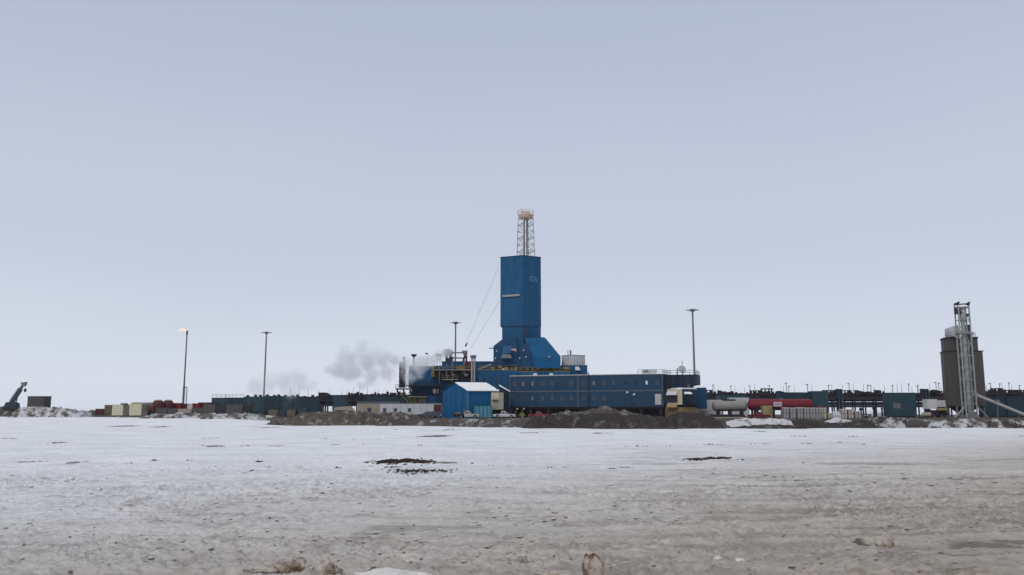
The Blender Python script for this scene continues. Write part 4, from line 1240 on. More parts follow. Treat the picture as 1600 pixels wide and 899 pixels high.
for a in (1.4, 2.75):
    MB().hull([tuple(v_ * (a + da) + vn * o_ + Vector((0, 0, z))) for da, o_, z in ((-0.55, 0, zz1 - 0.75), (0.55, 0, zz1 - 0.75), (-0.6, 0.7, zz1 - 1.3), (0.6, 0.7, zz1 - 1.3), (-0.6, 0, zz1 - 1.4), (0.6, 0, zz1 - 1.4), (-0.3, 0.35, zz1 - 0.8), (0.3, 0.35, zz1 - 0.8))]).build('side_hood', M['snow_cap'], t)
MB().hull([tuple(v_ * a + vn * o_ + Vector((0, 0, z))) for a in (0.9, 3.6) for o_ in (0.003, 0.9) for z in (zz1 - 3.4, zz1 - 1.5)]).build('fan_housing', M['camp_dark'], t)
MB().plan([(ax * 0.35, ay * 0.35 + 0.05), (0, 0.1), (bx, by), (bx + ax * 0.2, by + 5.8), (ax * 0.5, ay + 4.2)], zz1 + 0.003, zz1 + 0.33).build('roof_snow', M['snow_cap'], t)
MB().plan([(0.1, 0.25), (bx - 0.1, by + 0.1), (bx + ax * 0.2, by + 5), (ax, ay + 4), (ax + 0.2, ay + 0.3)], 0.0, zz0 - 0.72).build('skid', M['yellow'], t)
MB().plan([(0.5, 0.5), (bx - 0.5, by + 0.4), (bx + ax * 0.2, by + 4.5), (ax + 0.6, ay + 3.5), (ax + 0.7, ay + 0.7)], zz0 - 0.717, zz0 - 0.003).build('skid_frame', M['steel_dark'], t)
t2, w, hh = block('service_module', 'low dark blue module with rounded snow cover right of the cream module', 'module', 1086, 1104, 606, 228, 7, None)
MB().box(-w / 2, w / 2, 0, 7, 2.7, hh).build('casing', M['rig_blue_deep'], t2)
MB().lathe([(0.3, -0.05), (w / 2, 0.0), (w * 0.46, 0.35), (w * 0.25, 0.6), (0.1, 0.68)], (0, 2.2, hh), n=16).build('snow_cover', M['snow_cap'], t2, smooth=True)
MB().box(-w / 2 + 0.2, w / 2 - 0.2, 0.3, 6.7, 0, 2.7).build('base', M['crate'], t2)
for k in range(4):
    MB().box(-w / 2 - 0.3, w / 2 + 0.1, -0.35, 0.3, 0.2 + k * 0.6, 0.35 + k * 0.6).build('step', M['steel'], t2)

# ------------------------------------------------------------------ blue gable shed
C = P(731, 630, 236)                  # near corner
Gl = P(691.5, 630, 246)               # far left corner of the gable end
Gr = P(768, 630, 238.5)               # right end of the long wall
t = thing('blue_shed', 'bright blue gable shed with white roof', 'shed', (C.x, C.y, PADZ))
gl = Vector((Gl.x - C.x, Gl.y - C.y, 0))
gr = Vector((XX(779, 610, 239) - C.x, 239 - C.y, 0))
ze = ZZ(610.5, 236) - PADZ
ze2 = ZZ(613, 246) - PADZ
rdg = gl * 0.46
zrd = ZZ(598.6, 240.5) - PADZ
zev = lambda u: ze + (ze2 - ze) * u
# gable panels: each vertical sheet its own piece
gn = Vector((gl.y, -gl.x, 0)).normalized()
if gn.y > 0: gn = -gn
def gable_z(u):
    return ze + (zrd - ze) * (u / 0.46) if u <= 0.46 else zrd + (ze - zrd) * ((u - 0.46) / 0.54)
NP = 9
for k in range(NP):
    u0, u1 = k / NP + 0.002, (k + 1) / NP - 0.002
    o_ = 0.0 if k % 2 else 0.05
    us = [u0, u1] if not (u0 < 0.46 < u1) else [u0, 0.46, u1]
    pts = []
    for u in us:
        for oo in (o_, -0.15):
            pts.append(tuple(gl * u + gn * oo + Vector((0, 0, -0.1))))
            pts.append(tuple(gl * u + gn * oo + Vector((0, 0, gable_z(u) - 0.02))))
    MB().hull(pts).build('wall_panel', M['shed_blue' if k not in (1, 4, 7) else 'shed_blue_b'], t)
ln = Vector((gr.y, -gr.x, 0)).normalized()
if ln.y > 0: ln = -ln
wr = Vector((Gr.x - C.x, Gr.y - C.y, 0))
NP2 = 7
for k in range(NP2):
    u0, u1 = k / NP2 + 0.002, (k + 1) / NP2 - 0.002
    o_ = 0.0 if k % 2 else 0.04
    MB().hull([tuple(wr * u + ln * oo + Vector((0, 0, z))) for u in (u0, u1) for oo in (o_, -0.15) for z in (-0.1, ze - 0.02)]).build('wall_panel', M['shed_blue'], t)
MB().hull([tuple(p_ + Vector((0, 0, z))) for p_ in (gl * 0.03 + wr * 0.03 + Vector((0, 0.4, 0)), gl * 0.97 + wr * 0.03 + Vector((0.3, 0.3, 0)), gl * 0.97 + wr * 0.97, wr * 0.97 + gl * 0.03) for z in (-0.1, ze - 0.3)]).build('wall_core', M['camp_dark'], t)
MB().box(-0.1, 0.1, -0.12, 0.08, -0.1, ze - 0.05).build('corner_trim', M['steel'], t)
ov = gn * 0.35
back = gr
def roof_slab(p0, p1, z0, z1, nm, mm='roof_white'):
    pts = []
    for b_ in (ov, back):
        for p_, z in ((p0, z0), (p1, z1)):
            pts.append(tuple(p_ + b_ + Vector((0, 0, z))))
            pts.append(tuple(p_ + b_ + Vector((0, 0, z + 0.22))))
    return MB().hull(pts).build(nm, M[mm], t)
roof_slab(rdg, gl * -0.03, zrd, ze - 0.02 - 0.1, 'roof_slope')
roof_slab(rdg + gl * 0.001, gl * 1.03, zrd - 0.003, ze - 0.1, 'roof_slope', 'shed_blue_b')
q = P(726.5, 628, 238) - C
MB().box(q.x - 0.3, q.x + 0.3, q.y - 1.6, q.y - 1.4, 2.1, 2.7).build('wall_sign', M['frame'], t)

# cream entrance cabin with pitched snow roof right of the shed
c0 = P(779, 625, 237)
t = thing('cream_cabin', 'small cream cabin with hood and white lean-to roof between shed and camp', 'cabin', (c0.x, c0.y, PADZ))
x0, x1 = XX(767.5, 625, 238) - c0.x, XX(796, 625, 240) - c0.x
za, zb_ = ZZ(640, 237) - PADZ, ZZ(613.5, 237) - PADZ
MB().plan([(x0, 0.8), (0, 0), (x1 * 0.45, 1.0), (x1 * 0.45, 6), (x0, 6)], za, zb_).build('wall', M['cream'], t)
MB().plan([(x1 * 0.45 + 0.003, 1.2), (x1 - 0.1, 2.2), (x1 - 0.1, 6), (x1 * 0.45 + 0.003, 6)], za, zb_).build('dark_side', M['camp_dark'], t)
MB().hull([(x0 + 0.1, 0.62, zb_ - 1.2), (x0 + 2.1, 0.2, zb_ - 1.2), (x0 - 0.1, -0.5, zb_ - 2.0), (x0 + 2.1, -0.8, zb_ - 2.0), (x0 + 0.1, 0.62, zb_ - 2.0), (x0 + 2.1, 0.2, zb_ - 2.0)]).build('hood', M['tan'], t)
MB().hull([(x0 + 0.5, 0.6, za + 0.3), (x0 + 2.1, 0.2, za + 0.3), (x0 + 0.5, 0.4, zb_ - 2.05), (x0 + 2.1, 0.0, zb_ - 2.05), (x0 + 0.5, 0.4, za + 0.3), (x0 + 2.1, 0.0, za + 0.3)]).build('doorway', M['tan'], t)
zp = ZZ(601, 240) - PADZ
ze_ = ZZ(611, 240) - PADZ
MB().hull([(0.1, 3, zp), (0.1, 3, zp - 0.4), (x1 + 0.2, 3, ze_), (x1 + 0.2, 3, ze_ - 0.3), (0.1, 8, zp), (0.1, 8, zp - 0.4), (x1 + 0.2, 8, ze_), (x1 + 0.2, 8, ze_ - 0.3)]).build('roof', M['roof_white'], t)
MB().hull([(0.1, 3.2, zb_ + 0.003), (x1 - 0.1, 3.2, zb_ + 0.003), (0.1, 3.2, zp - 0.45), (x1 - 0.1, 3.2, ze_ - 0.33), (0.1, 6, zb_ + 0.003), (x1 - 0.1, 6, zb_ + 0.003), (0.1, 6, zp - 0.45), (x1 - 0.1, 6, ze_ - 0.33)]).build('gable', M['camp_dark'], t)
MB().box(x0 + 0.2, x1 - 0.3, 2.3, 5.5, -0.05, za - 0.003).build('base', M['steel_dark'], t)
MB().cyl((XX(776.5, 600, 238) - c0.x - 0.2, 2.0, zb_ + 0.003), (XX(776.5, 600, 238) - c0.x - 0.2, 2.0, ZZ(585, 238) - PADZ), 0.1, n=6).build('flue', M['steel_dark'], t)

# ------------------------------------------------------------------ white trailer and tan cabins
t, w, hh = block('site_trailer', 'long white site trailer with small dark windows left of the shed', 'trailer', 594, 690, 631, 250, 3.4, None)
zl0 = 0.75
MB().box(-w / 2, w / 2, 0, 3.4, zl0, hh).build('wall', M['trailer_white'], t)
MB().box(-w / 2 - 0.1, w / 2 + 0.1, -0.1, 3.5, hh, hh + 0.18).build('roof', M['steel'], t)
for px in (601, 618, 640):
    x = XX(px, 637, 250) - t.location.x
    f_ = MB().box(x - 0.5, x + 0.5, -0.06, -0.003, 1.55, 2.75).build('window', M['steel'], t)
    MB().box(x - 0.36, x + 0.36, -0.08, -0.062, 1.68, 2.62).build('pane', M['glass'], f_)
x = XX(683, 638, 250) - t.location.x
MB().box(x - 1.0, x + 1.2, -0.09, -0.003, zl0, hh - 0.25).build('door', M['red_dark'], t)
for k in range(9):
    x = -w / 2 + 0.8 + (w - 1.6) * k / 8
    MB().box(x - 0.2, x + 0.2, 0.3, 3.1, -0.1, zl0).build('block', M['steel_dark'], t)
for k in range(1, 9):
    x = -w / 2 + w * k / 9
    MB().box(x - 0.03, x + 0.03, -0.03, -0.003, zl0 + 0.05, hh - 0.05).build('wall_seam', M['steel'], t)
t, w, hh = block('tan_cabin', 'tan cabin with one dark window and grey roof left of the white trailer', 'cabin', 558, 594.2, 630, 254, 4, None)
MB().box(-w / 2, w / 2, 0, 4, 0.6, hh).build('wall', M['tan'], t)
MB().box(-w / 2 - 0.1, w / 2 + 6, -0.2, 4.2, hh, hh + 0.4).build('roof', M['trim'], t)
x = XX(577, 636, 254) - t.location.x
f_ = MB().box(x - 0.65, x + 0.65, -0.07, -0.003, 1.5, 2.9).build('window', M['wood'], t)
MB().box(x - 0.45, x + 0.45, -0.09, -0.072, 1.65, 2.75).build('pane', M['glass'], f_)
MB().box(-w / 2 + 0.3, w / 2 - 0.3, 0.3, 3.7, -0.1, 0.6).build('base', M['steel_dark'], t)
for k in range(1, 6):
    x = -w / 2 + w * k / 6
    MB().box(x - 0.03, x + 0.03, -0.03, -0.003, 0.65, hh - 0.05).build('wall_seam', M['wood'], t)
q = P(541, 645, 258)
t = thing('covered_stack', 'tan tarpaulin-covered stack left of the tan cabin', 'covered stack', (q.x, 258, PADZ))
MB().hull([(-5, -1.2, 0.2), (3.2, -1.2, 0.2), (-5, 1.5, 0.2), (3.2, 1.5, 0.2), (-3.2, -1.1, 3.0), (1.2, -1.1, 3.3), (-3.0, 1.4, 3.0), (1.2, 1.4, 3.3), (2.8, -1.2, 2.2)]).build('tarpaulin', M['tan'], t)
MB().box(-4.6, 2.9, -1.0, 1.3, -0.05, 0.2).build('pallet', M['wood'], t)
MB().hull([(-2.6, -1.6, 0.3), (0.4, -1.6, 0.3), (-2.4, -1.6, 2.2), (0.2, -1.6, 2.0), (-2.6, -1.22, 0.3), (0.4, -1.22, 0.3), (-2.4, -1.22, 2.2), (0.2, -1.22, 2.0)]).build('rust_panel', M['red_dark'], t)

# ------------------------------------------------------------------ vehicles
wheel_me = MB().lathe([(0.28, -0.13), (0.40, -0.13), (0.42, -0.08), (0.42, 0.08), (0.40, 0.13), (0.28, 0.13)], (0, 0, 0), axis='y', n=18).mesh('tyre', True)
wheel_me.materials.append(M['rubber'])
rim_me = MB().lathe([(0.05, -0.15), (0.24, -0.145), (0.27, -0.10), (0.27, 0.10), (0.24, 0.145), (0.05, 0.15)], (0, 0, 0), axis='y', n=14).mesh('rim', True)
rim_me.materials.append(M['steel'])


def arch(cx_, r, z0, n=7):
    return [(cx_ + r * math.cos(math.pi * k / n), z0 + r * math.sin(math.pi * k / n)) for k in range(n + 1)]


def vehicle(name, label, loc, rotz, paint, kind_='pickup', group='vehicles parked in front of the rig', cat='pickup truck', s=1.0):
    t = thing(name, label, cat, loc, rotz, group)
    t.scale = (s, s, s)
    z0 = 0.42
    fw_, rw_ = 1.85, -1.72
    back = -2.85
    low = [(back, z0 + 0.08)] + list(reversed(arch(rw_, 0.50, z0))) + list(reversed(arch(fw_, 0.50, z0))) + [(2.78, z0), (2.88, 0.62), (2.86, 0.95), (2.70, 1.06), (1.05, 1.14), (-0.80, 1.10)]
    if kind_ == 'pickup':
        low += [(back, 1.08)]
    elif kind_ == 'suv':
        low += [(back, 1.10)]
    else:
        low = [(-0.95, z0)] + list(reversed(arch(fw_, 0.50, z0))) + [(2.78, z0), (2.88, 0.62), (2.86, 0.95), (2.70, 1.06), (1.05, 1.14), (-0.95, 1.10)]
    body = MB().prism(low, -0.95, 0.95).build('body', paint, t)
    xb = -2.70 if kind_ == 'suv' else -0.92
    xbt = -2.45 if kind_ == 'suv' else -0.78
    cab = MB().hull([(xb, -0.92, 1.095), (1.05, -0.92, 1.135), (xb, 0.92, 1.095), (1.05, 0.92, 1.135), (xbt, -0.74, 1.80), (0.30, -0.74, 1.82), (xbt, 0.74, 1.80), (0.30, 0.74, 1.82), (0.1, -0.70, 1.87), (xbt + 0.2, -0.70, 1.87), (0.1, 0.70, 1.87), (xbt + 0.2, 0.70, 1.87)]).build('cab', paint, t)
    for sy in (-1, 1):
        segs = [(-0.75, -0.02), (0.05, 0.62)] if kind_ != 'suv' else [(-2.4, -1.5), (-1.4, -0.45), (-0.35, 0.55)]
        for a, b in segs:
            f0, f1 = 1.22, 1.70
            yo = lambda z: sy * (0.92 - (z - 1.12) * 0.265 + 0.012)
            b2 = b - (0.30 if b > 0.5 else 0.0)
            MB().hull([(a, yo(f0), f0), (b, yo(f0), f0), (b2, yo(f1), f1), (a + 0.05, yo(f1), f1), (a, yo(f0) - sy * 0.02, f0), (b, yo(f0) - sy * 0.02, f0), (b2, yo(f1) - sy * 0.02, f1), (a + 0.05, yo(f1) - sy * 0.02, f1)]).build('side_window', M['glass'], cab)
    MB().hull([(1.02, -0.8, 1.18), (1.02, 0.8, 1.18), (0.37, -0.68, 1.76), (0.37, 0.68, 1.76), (0.99, -0.8, 1.18), (0.99, 0.8, 1.18), (0.33, -0.68, 1.76), (0.33, 0.68, 1.76)]).build('windscreen', M['glass'], cab)
    for wx_ in (fw_, rw_):
        for sy in (-0.83, 0.83):
            wo = inst('wheel', wheel_me, None, t, (wx_, sy, 0.42))
            inst('rim', rim_me, None, wo, (0, 0, 0))
    for sy in (-0.7, 0.7):
        MB().box(2.80, 2.90, sy - 0.2, sy + 0.2, 0.72, 0.90).build('headlight', M['lamp'], t)
        if kind_ != 'flat':
            MB().box(back - 0.02, back + 0.03, sy - 0.16, sy + 0.16, 0.8, 1.0).build('tail_light', M['red'], t)
    MB().box(2.84, 2.98, -0.9, 0.9, 0.42, 0.62).build('front_bumper', M['steel'], t)
    if kind_ == 'pickup':
        MB().box(back + 0.1, -1.0, -0.82, 0.82, 1.083, 1.10).build('bed_floor', M['steel_dark'], t)
        MB().box(back - 0.12, back - 0.003, -0.9, 0.9, 0.45, 0.62).build('rear_bumper', M['steel'], t)
    if kind_ == 'flat':
        MB().box(-3.9, -1.0, -1.05, 1.05, 0.95, 1.08).build('flat_deck', M['steel_dark'], t)
        MB().box(-3.9, -0.96, -0.4, 0.4, 0.5, 0.93).build('chassis', M['steel_dark'], t)
        MB().box(-1.12, -1.02, -0.9, 0.9, 1.083, 1.9).build('headboard', M['steel'], t)
        MB().box(-3.5, -1.8, -0.8, 0.7, 1.083, 1.5).build('load', M['wood'], t)
    for sy in (-1.0, 1.0):
        MB().box(0.72, 0.86, sy - 0.1, sy + 0.1, 1.18, 1.4).build('mirror', M['steel_dark'], t)
    return t


def on_pad(px, Y, z=None):
    return (XX(px, 650, Y), Y, PADZ if z is None else z)


vehicle('pickup_truck', 'white crew-cab pickup parked at the left end of the camp building', on_pad(788, 229), R(-3), M['truck_white'], 'pickup', s=1.05)
vehicle('pickup_truck', 'dark red pickup parked under the camp building windows', on_pad(842, 231), R(2), M['truck_red'], 'pickup')
vehicle('flatbed_truck', 'silver-beige flatbed pickup in front of the blue shed', on_pad(732, 228), R(-6), M['truck_beige'], 'flat', cat='flatbed truck', s=1.05)
vehicle('sport_utility_vehicle', 'dark green-black utility vehicle before the white trailer', on_pad(667, 238), R(178), M['truck_dark'], 'suv', cat='car', s=0.98)
vehicle('parked_car', 'small dark red car at the middle of the white trailer', on_pad(625, 243), R(160), M['red_dark'], 'suv', cat='car', s=0.72)
vehicle('parked_car', 'dark car parked nose-on between trailer door and shed', on_pad(684, 240), R(-80), M['truck_dark'], 'suv', cat='car', s=0.95)
vehicle('pickup_truck', 'red pickup standing before the left end of the red tank', on_pad(1186, 222), R(4), M['red'], 'pickup', s=0.95, group='vehicles by the red tank')

# teal dumpster
t, w, hh = block('dumpster', 'pale teal waste skip behind the flatbed truck', 'dumpster', 741, 769, 634.5, 233, 3, None)
MB().hull([(-w / 2, 0, 0.15), (w / 2, 0, 0.15), (-w / 2, 3, 0.15), (w / 2, 3, 0.15), (-w / 2, -0.2, hh), (w / 2, -0.2, hh), (-w / 2, 3.2, hh), (w / 2, 3.2, hh)]).build('bin', M['teal_pale'], t)
MB().box(-w / 2 - 0.08, w / 2 + 0.08, -0.3, 3.3, hh, hh + 0.14).build('rim', M['teal'], t)
for k in range(5):
    x = -w / 2 + 0.3 + (w - 0.6) * k / 4
    MB().hull([(x - 0.08, -0.02, 0.2), (x + 0.08, -0.02, 0.2), (x - 0.08, -0.3, hh - 0.05), (x + 0.08, -0.3, hh - 0.05), (x - 0.08, -0.1, hh - 0.05), (x + 0.08, 0.1, 0.2)]).build('side_rib', M['teal'], t)
MB().box(-w / 2 + 0.2, w / 2 - 0.2, 0.3, 2.7, -0.05, 0.15).build('skid', M['steel_dark'], t)

# ------------------------------------------------------------------ light poles and flare
def light_pole(label, px_base, px_top, ptop, Y, wide):
    b = P(px_base, 645, Y)
    tp = P(px_top, ptop, Y)
    t = thing('light_pole', label, 'light pole', (tp.x, Y, PADZ), group='tall light poles on the pad')
    zt_ = tp.z - PADZ
    MB().cyl((0, 0, -0.05), (0, 0, zt_), 0.36, 0.24, n=12).build('mast', M['steel'], t, smooth=True)
    MB().cyl((0, 0, 0), (0, 0, 0.5), 0.6, n=12).build('base', M['steel_dark'], t)
    hd = MB().lathe([(0.3, zt_ - 0.75), (0.75, zt_ - 0.5), (0.8, zt_ - 0.1), (0.35, zt_ + 0.15)], (0, 0, 0), n=12).build('head_ring', M['steel'], t, smooth=True)
    for k in range(6):
        a = math.pi * k / 3
        c_, s_ = math.cos(a), math.sin(a)
        p1 = (c_ * wide, s_ * wide * 0.9, zt_ - 0.22)
        MB().bar((c_ * 0.5, s_ * 0.5, zt_ - 0.3), p1, 0.10).build('arm', M['steel'], t)
        lm = MB().hull([(p1[0] + dx, p1[1] + dy, p1[2] + dz) for dx in (-0.33, 0.33) for dy in (-0.25, 0.25) for dz in (-0.1, 0.06)]).build('lamp', M['steel'], t)
    return t


light_pole('tall light pole above the teal modules, left of the steam', 413, 416.5, 519, 311, 1.75)
light_pole('tall light pole rising behind the rig roof vents', 712, 712, 503.5, 280, 1.45)
light_pole('tall light pole at the right end of the camp building', 1087, 1082, 483.5, 240, 1.6)

Y = 420
b = P(290, 630, Y)
tp = P(292.5, 517, Y)
t = thing('flare_stack', 'thin flare stack with small pale orange flame at its tip', 'flare stack', (tp.x, Y, PADZ))
zt_ = tp.z - PADZ
MB().cyl((0, 0, 0), (0, 0, zt_ * 0.33), 0.55, n=10).build('lower_stack', M['steel'], t, smooth=True)
MB().cyl((0, 0, zt_ * 0.33), (0, 0, zt_ - 2.2), 0.42, 0.30, n=10).build('upper_stack', M['steel'], t, smooth=True)
MB().cyl((0, 0, zt_ - 2.2), (0, 0, zt_), 0.42, n=10).build('burner_tip', M['steel_dark'], t)
MB().cyl((1.5, 0, 0), (1.5, 0, zt_ * 0.31), 0.22, n=8).build('riser', M['steel'], t)
MB().bar((0, 0, zt_ * 0.31), (1.5, 0, zt_ * 0.31), 0.3).build('riser_link', M['steel'], t)
MB().bar((-0.2, 0, 4.5), (-2.6, 0, 0), 0.2).build('strut', M['steel'], t)
fl = MB()
fl.lathe([(0.05, 0.0), (0.3, -0.5), (0.6, -1.4), (0.8, -2.3), (0.7, -3.1), (0.3, -3.7), (0.03, -4.1)], (-0.5, 0, zt_ + 0.35), axis='x', n=12)
rnd = random.Random(3)
fl.v = [(x + rnd.uniform(-.25, .25), y + rnd.uniform(-.2, .2), z + rnd.uniform(-.28, .28) + 0.15 * math.sin(x * 2)) for x, y, z in fl.v]
fo = fl.build('flame', M['flame'], None, smooth=True)
fo.location = tuple(t.location)
fo['label'] = 'pale orange gas flame blowing left from the flare stack tip'
fo['category'] = 'flame'

# ------------------------------------------------------------------ silo with lattice conveyor tower
SY = 226.0
q0, qm, q1 = P(1477, 600, SY + 4), P(1491, 600, SY), P(1538, 600, SY + 1.5)
silo = thing('silo', 'tall dark brown ribbed silo at the right with stepped top', 'silo', (qm.x, SY, PADZ))
def sx(px, py, Y=SY): return XX(px, py, Y) - qm.x
zlo, zsh, ztp = ZZ(635, SY) - PADZ, ZZ(549, SY) - PADZ, ZZ(526, SY) - PADZ
xl, xr = P(1477.5, 600, SY + 4).x - qm.x, P(1539, 600, SY + 1.0).x - qm.x
foot = [(0, 0), (xr, 1.0), (xr - 0.5, 8), (xl + 1.5, 8.5), (xl, 4.0)]
MB().plan(foot, zlo, zsh).build('lower_shell', M['silo'], silo)
def grow(f, g, cx_=None):
    cx_ = sum(p[0] for p in f) / len(f); cy_ = sum(p[1] for p in f) / len(f)
    return [(cx_ + (x - cx_) * g, cy_ + (y - cy_) * g) for x, y in f]
NR = 26
for k in range(NR):
    z = zlo + (zsh - zlo) * (k + 0.5) / NR
    MB().plan(grow(foot, 1.012), z - 0.12, z + 0.12).build('shell_rib', M['silo_side'], silo)
MB().plan(grow(foot, 1.06), zsh, zsh + 0.22).build('ledge', M['steel_dark'], silo)
f2 = [(0.15, 0.15), (xr - 1.1, 1.0), (xr - 1.3, 7.5), (xl + 1.6, 8.0), (xl + 0.35, 3.9)]
MB().plan(f2, zsh + 0.22, ztp - 0.6).build('upper_shell', M['silo'], silo)
for k in range(6):
    z = zsh + 0.22 + (ztp - zsh - 1.2) * (k + 0.5) / 6
    MB().plan(grow(f2, 1.012), z - 0.12, z + 0.12).build('shell_rib', M['silo_side'], silo)
MB().plan(grow(f2, 1.04), ztp - 0.6, ztp).build('top_rim', M['steel_dark'], silo)
railing(MB(), [(xl + 0.8, 3.9, ztp), (0.3, 0.3, ztp), (xr - 1.5, 1.2, ztp), (xr - 1.6, 7.4, ztp)], 1.3, 1.2, 0.09).build('top_railing', M['steel_pale'], silo)
for (x, y) in ((0.4, 0.3), (xr - 0.5, 1.5), (xl + 0.5, 4.4), (xr - 0.9, 7.6), (xl + 1.8, 8.0), (xr * 0.5, 1.0)):
    MB().bar((x, y, -0.1), (x, y, zlo), 0.4).build('leg', M['steel'], silo)
MB().hull([(0.6, 1.2, zlo), (xr - 0.8, 2.0, zlo), (xr - 1, 7.4, zlo), (xl + 1.8, 7.4, zlo), (xr * 0.35, 4, zlo - 2.4), (xr * 0.5, 4.2, zlo - 2.4)]).build('hopper', M['steel_dark'], silo)
MB().hull([(sx(1489.5, 520), 2.0, ztp), (sx(1502, 520), 1.2, ztp), (sx(1489.5, 520), 4.5, ztp), (sx(1502, 520), 4.5, ztp), (sx(1490, 520), 2.0, ZZ(512, SY) - PADZ), (sx(1502, 520), 1.2, ZZ(507.5, SY) - PADZ), (sx(1490, 520), 4.5, ZZ(512, SY) - PADZ), (sx(1502, 520), 4.5, ZZ(507.5, SY) - PADZ)]).build('top_cabin', M['tank_white'], silo)
MB().box(sx(1516, 520), sx(1520, 520), 1.0, 2.2, ztp, ZZ(507, SY) - PADZ).build('top_box', M['camp_dark'], silo)
MB().hull([(-0.7, -0.1, -0.1), (-0.35, -0.1, -0.1), (-0.7, 0.3, -0.1), (-0.35, 0.3, -0.1), (sx(1508, 630), -1.0, ZZ(634, SY) - PADZ), (sx(1508, 630), -0.6, ZZ(634, SY) - PADZ), (sx(1508, 630), -1.0, ZZ(637, SY) - PADZ), (sx(1508, 630), -0.6, ZZ(637, SY) - PADZ)]).build('stay', M['steel_pale'], silo)

LY = SY - 2.2
ql = P(1515, 640, LY)
lat = thing('elevator_tower', 'pale grey lattice elevator tower with central pipe against the silo', 'elevator tower', (ql.x, LY, PADZ))
zt_ = ZZ(474, LY) - PADZ
ex = XX(1509.5, 474, LY) - ql.x
hwid = 1.45
zl_ = lambda py: ZZ(py, LY) - PADZ
for sxx in (-1, 1):
    for syy in (-1, 1):
        MB().bar((sxx * hwid, syy * 0.9, -0.05), (sxx * hwid, syy * 0.9, zl_(478)), 0.30).build('post', M['steel_pale'], lat)
NL = 9
for k in range(NL + 1):
    z = 0.6 + (zl_(482) - 0.6) * k / NL
    for syy in (-1, 1):
        MB().bar((-hwid, syy * 0.9, z), (hwid, syy * 0.9, z), 0.18).build('cross_bar', M['steel_pale'], lat)
    if k < NL:
        z2_ = 0.6 + (zl_(482) - 0.6) * (k + 1) / NL
        for syy in (-1, 1):
            MB().bar((-hwid, syy * 0.9, z if k % 2 else z2_), (hwid, syy * 0.9, z2_ if k % 2 else z), 0.13).build('diagonal', M['steel_pale'], lat)
MB().cyl((0, 0, 1.0), (0, 0, zl_(503)), 0.54, n=14).build('elevator_pipe', M['steel_pale'], lat, smooth=True)
MB().lathe([(0.62, zl_(503)), (0.95, zl_(497)), (0.95, zl_(487)), (0.5, zl_(484))], (0, 0, 0), n=14).build('head_drum', M['steel_pale'], lat, smooth=True)
MB().box(-hwid - 0.15, -hwid + 0.9, -0.9, 0.9, zl_(491), zl_(482)).build('drive_box', M['steel_dark'], lat)
MB().box(hwid - 0.9, hwid + 0.1, -0.9, 0.9, zl_(495), zl_(491)).build('drive_box', M['steel_dark'], lat)
MB().box(-hwid - 0.2, hwid + 0.2, -1.0, 1.0, zl_(481), zl_(480)).build('head_platform', M['steel'], lat)
MB().hull([(-hwid - 0.5, -0.5, zl_(477.5)), (-hwid - 0.5, 0.5, zl_(477.5)), (-hwid + 0.9, -0.5, zl_(471.5)), (-hwid + 0.9, 0.5, zl_(471.5)), (-hwid - 0.3, -0.5, zl_(474)), (-hwid - 0.3, 0.5, zl_(474)), (-hwid + 0.6, 0, zl_(477))]).build('head_light', M['steel_dark'], lat)
MB().hull([(hwid + 0.5, -0.5, zl_(477.5)), (hwid + 0.5, 0.5, zl_(477.5)), (hwid - 0.2, -0.5, zl_(476)), (hwid - 0.2, 0.5, zl_(476)), (hwid + 0.7, -0.5, zl_(471.5)), (hwid + 0.7, 0.5, zl_(471.5))]).build('head_light', M['steel_dark'], lat)
MB().bar((-hwid, 0, zl_(476)), (hwid, 0, zl_(475)), 0.25).build('head_beam', M['steel_dark'], lat)
for sxx in (-1, 1):
    MB().bar((sxx * hwid, -0.9, zl_(530)), (sxx * (hwid + 1.9), 1.2, zl_(521)), 0.2).build('knee_brace', M['steel_pale'], lat)
    MB().bar((sxx * hwid, -0.9, zl_(634)), (sxx * (hwid + 3.2), -0.6, 0), 0.25).build('foot_brace', M['steel_pale'], lat)
MB().box(-hwid - 0.5, hwid + 0.5, -1.2, 1.2, zl_(521.8), zl_(520.6)).build('ring_platform', M['steel_pale'], lat)
MB().box(-1.1, 1.1, -1.3, -0.95, 0.1, 1.8).build('boot', M['steel'], lat)
# sloping conveyor to the right
c0, c1 = P(1525, 617.5, LY + 0.5), P(1604, 650, LY - 4)
t = thing('inclined_conveyor', 'grey inclined conveyor pipe running down right from the silo', 'conveyor', (c1.x, c1.y, PADZ))
o_ = Vector(t.location)
MB().cyl(c0 - o_, c1 - o_, 0.48, n=12).build('tube', M['steel_pale'], t, smooth=True)
qq = c0 + (c1 - c0) * 0.42 - o_
MB().bar(qq, (qq.x, qq.y, 0), 0.22).build('trestle', M['steel'], t)
MB().box(qq.x - 0.5, qq.x + 0.5, qq.y - 0.4, qq.y + 0.4, qq.z + 0.3, qq.z + 1.0).build('motor', M['steel'], t)
qq = c0 + (c1 - c0) * 0.85 - o_
MB().bar(qq, (qq.x, qq.y, 0), 0.22).build('trestle', M['steel'], t)
MB().lathe([(0.48, 0), (0.7, 0.1), (0.7, 0.9), (0.4, 1.1)], (c0.x - o_.x - 0.1, c0.y - o_.y, c0.z - o_.z - 0.6), n=12).build('spout', M['steel_pale'], t)
t, w, hh = block('timber_mat', 'long flat timber mat lying under the silo and conveyor', 'timber mat', 1452, 1640, 649.6, 219, 5, None)
for k in range(10):
    a = -w / 2 + w * k / 10
    MB().box(a + 0.04, a + w / 10 - 0.04, 0, 5, -0.1, 0.22 + 0.05 * (k % 3)).build('plank', M['wood'], t)

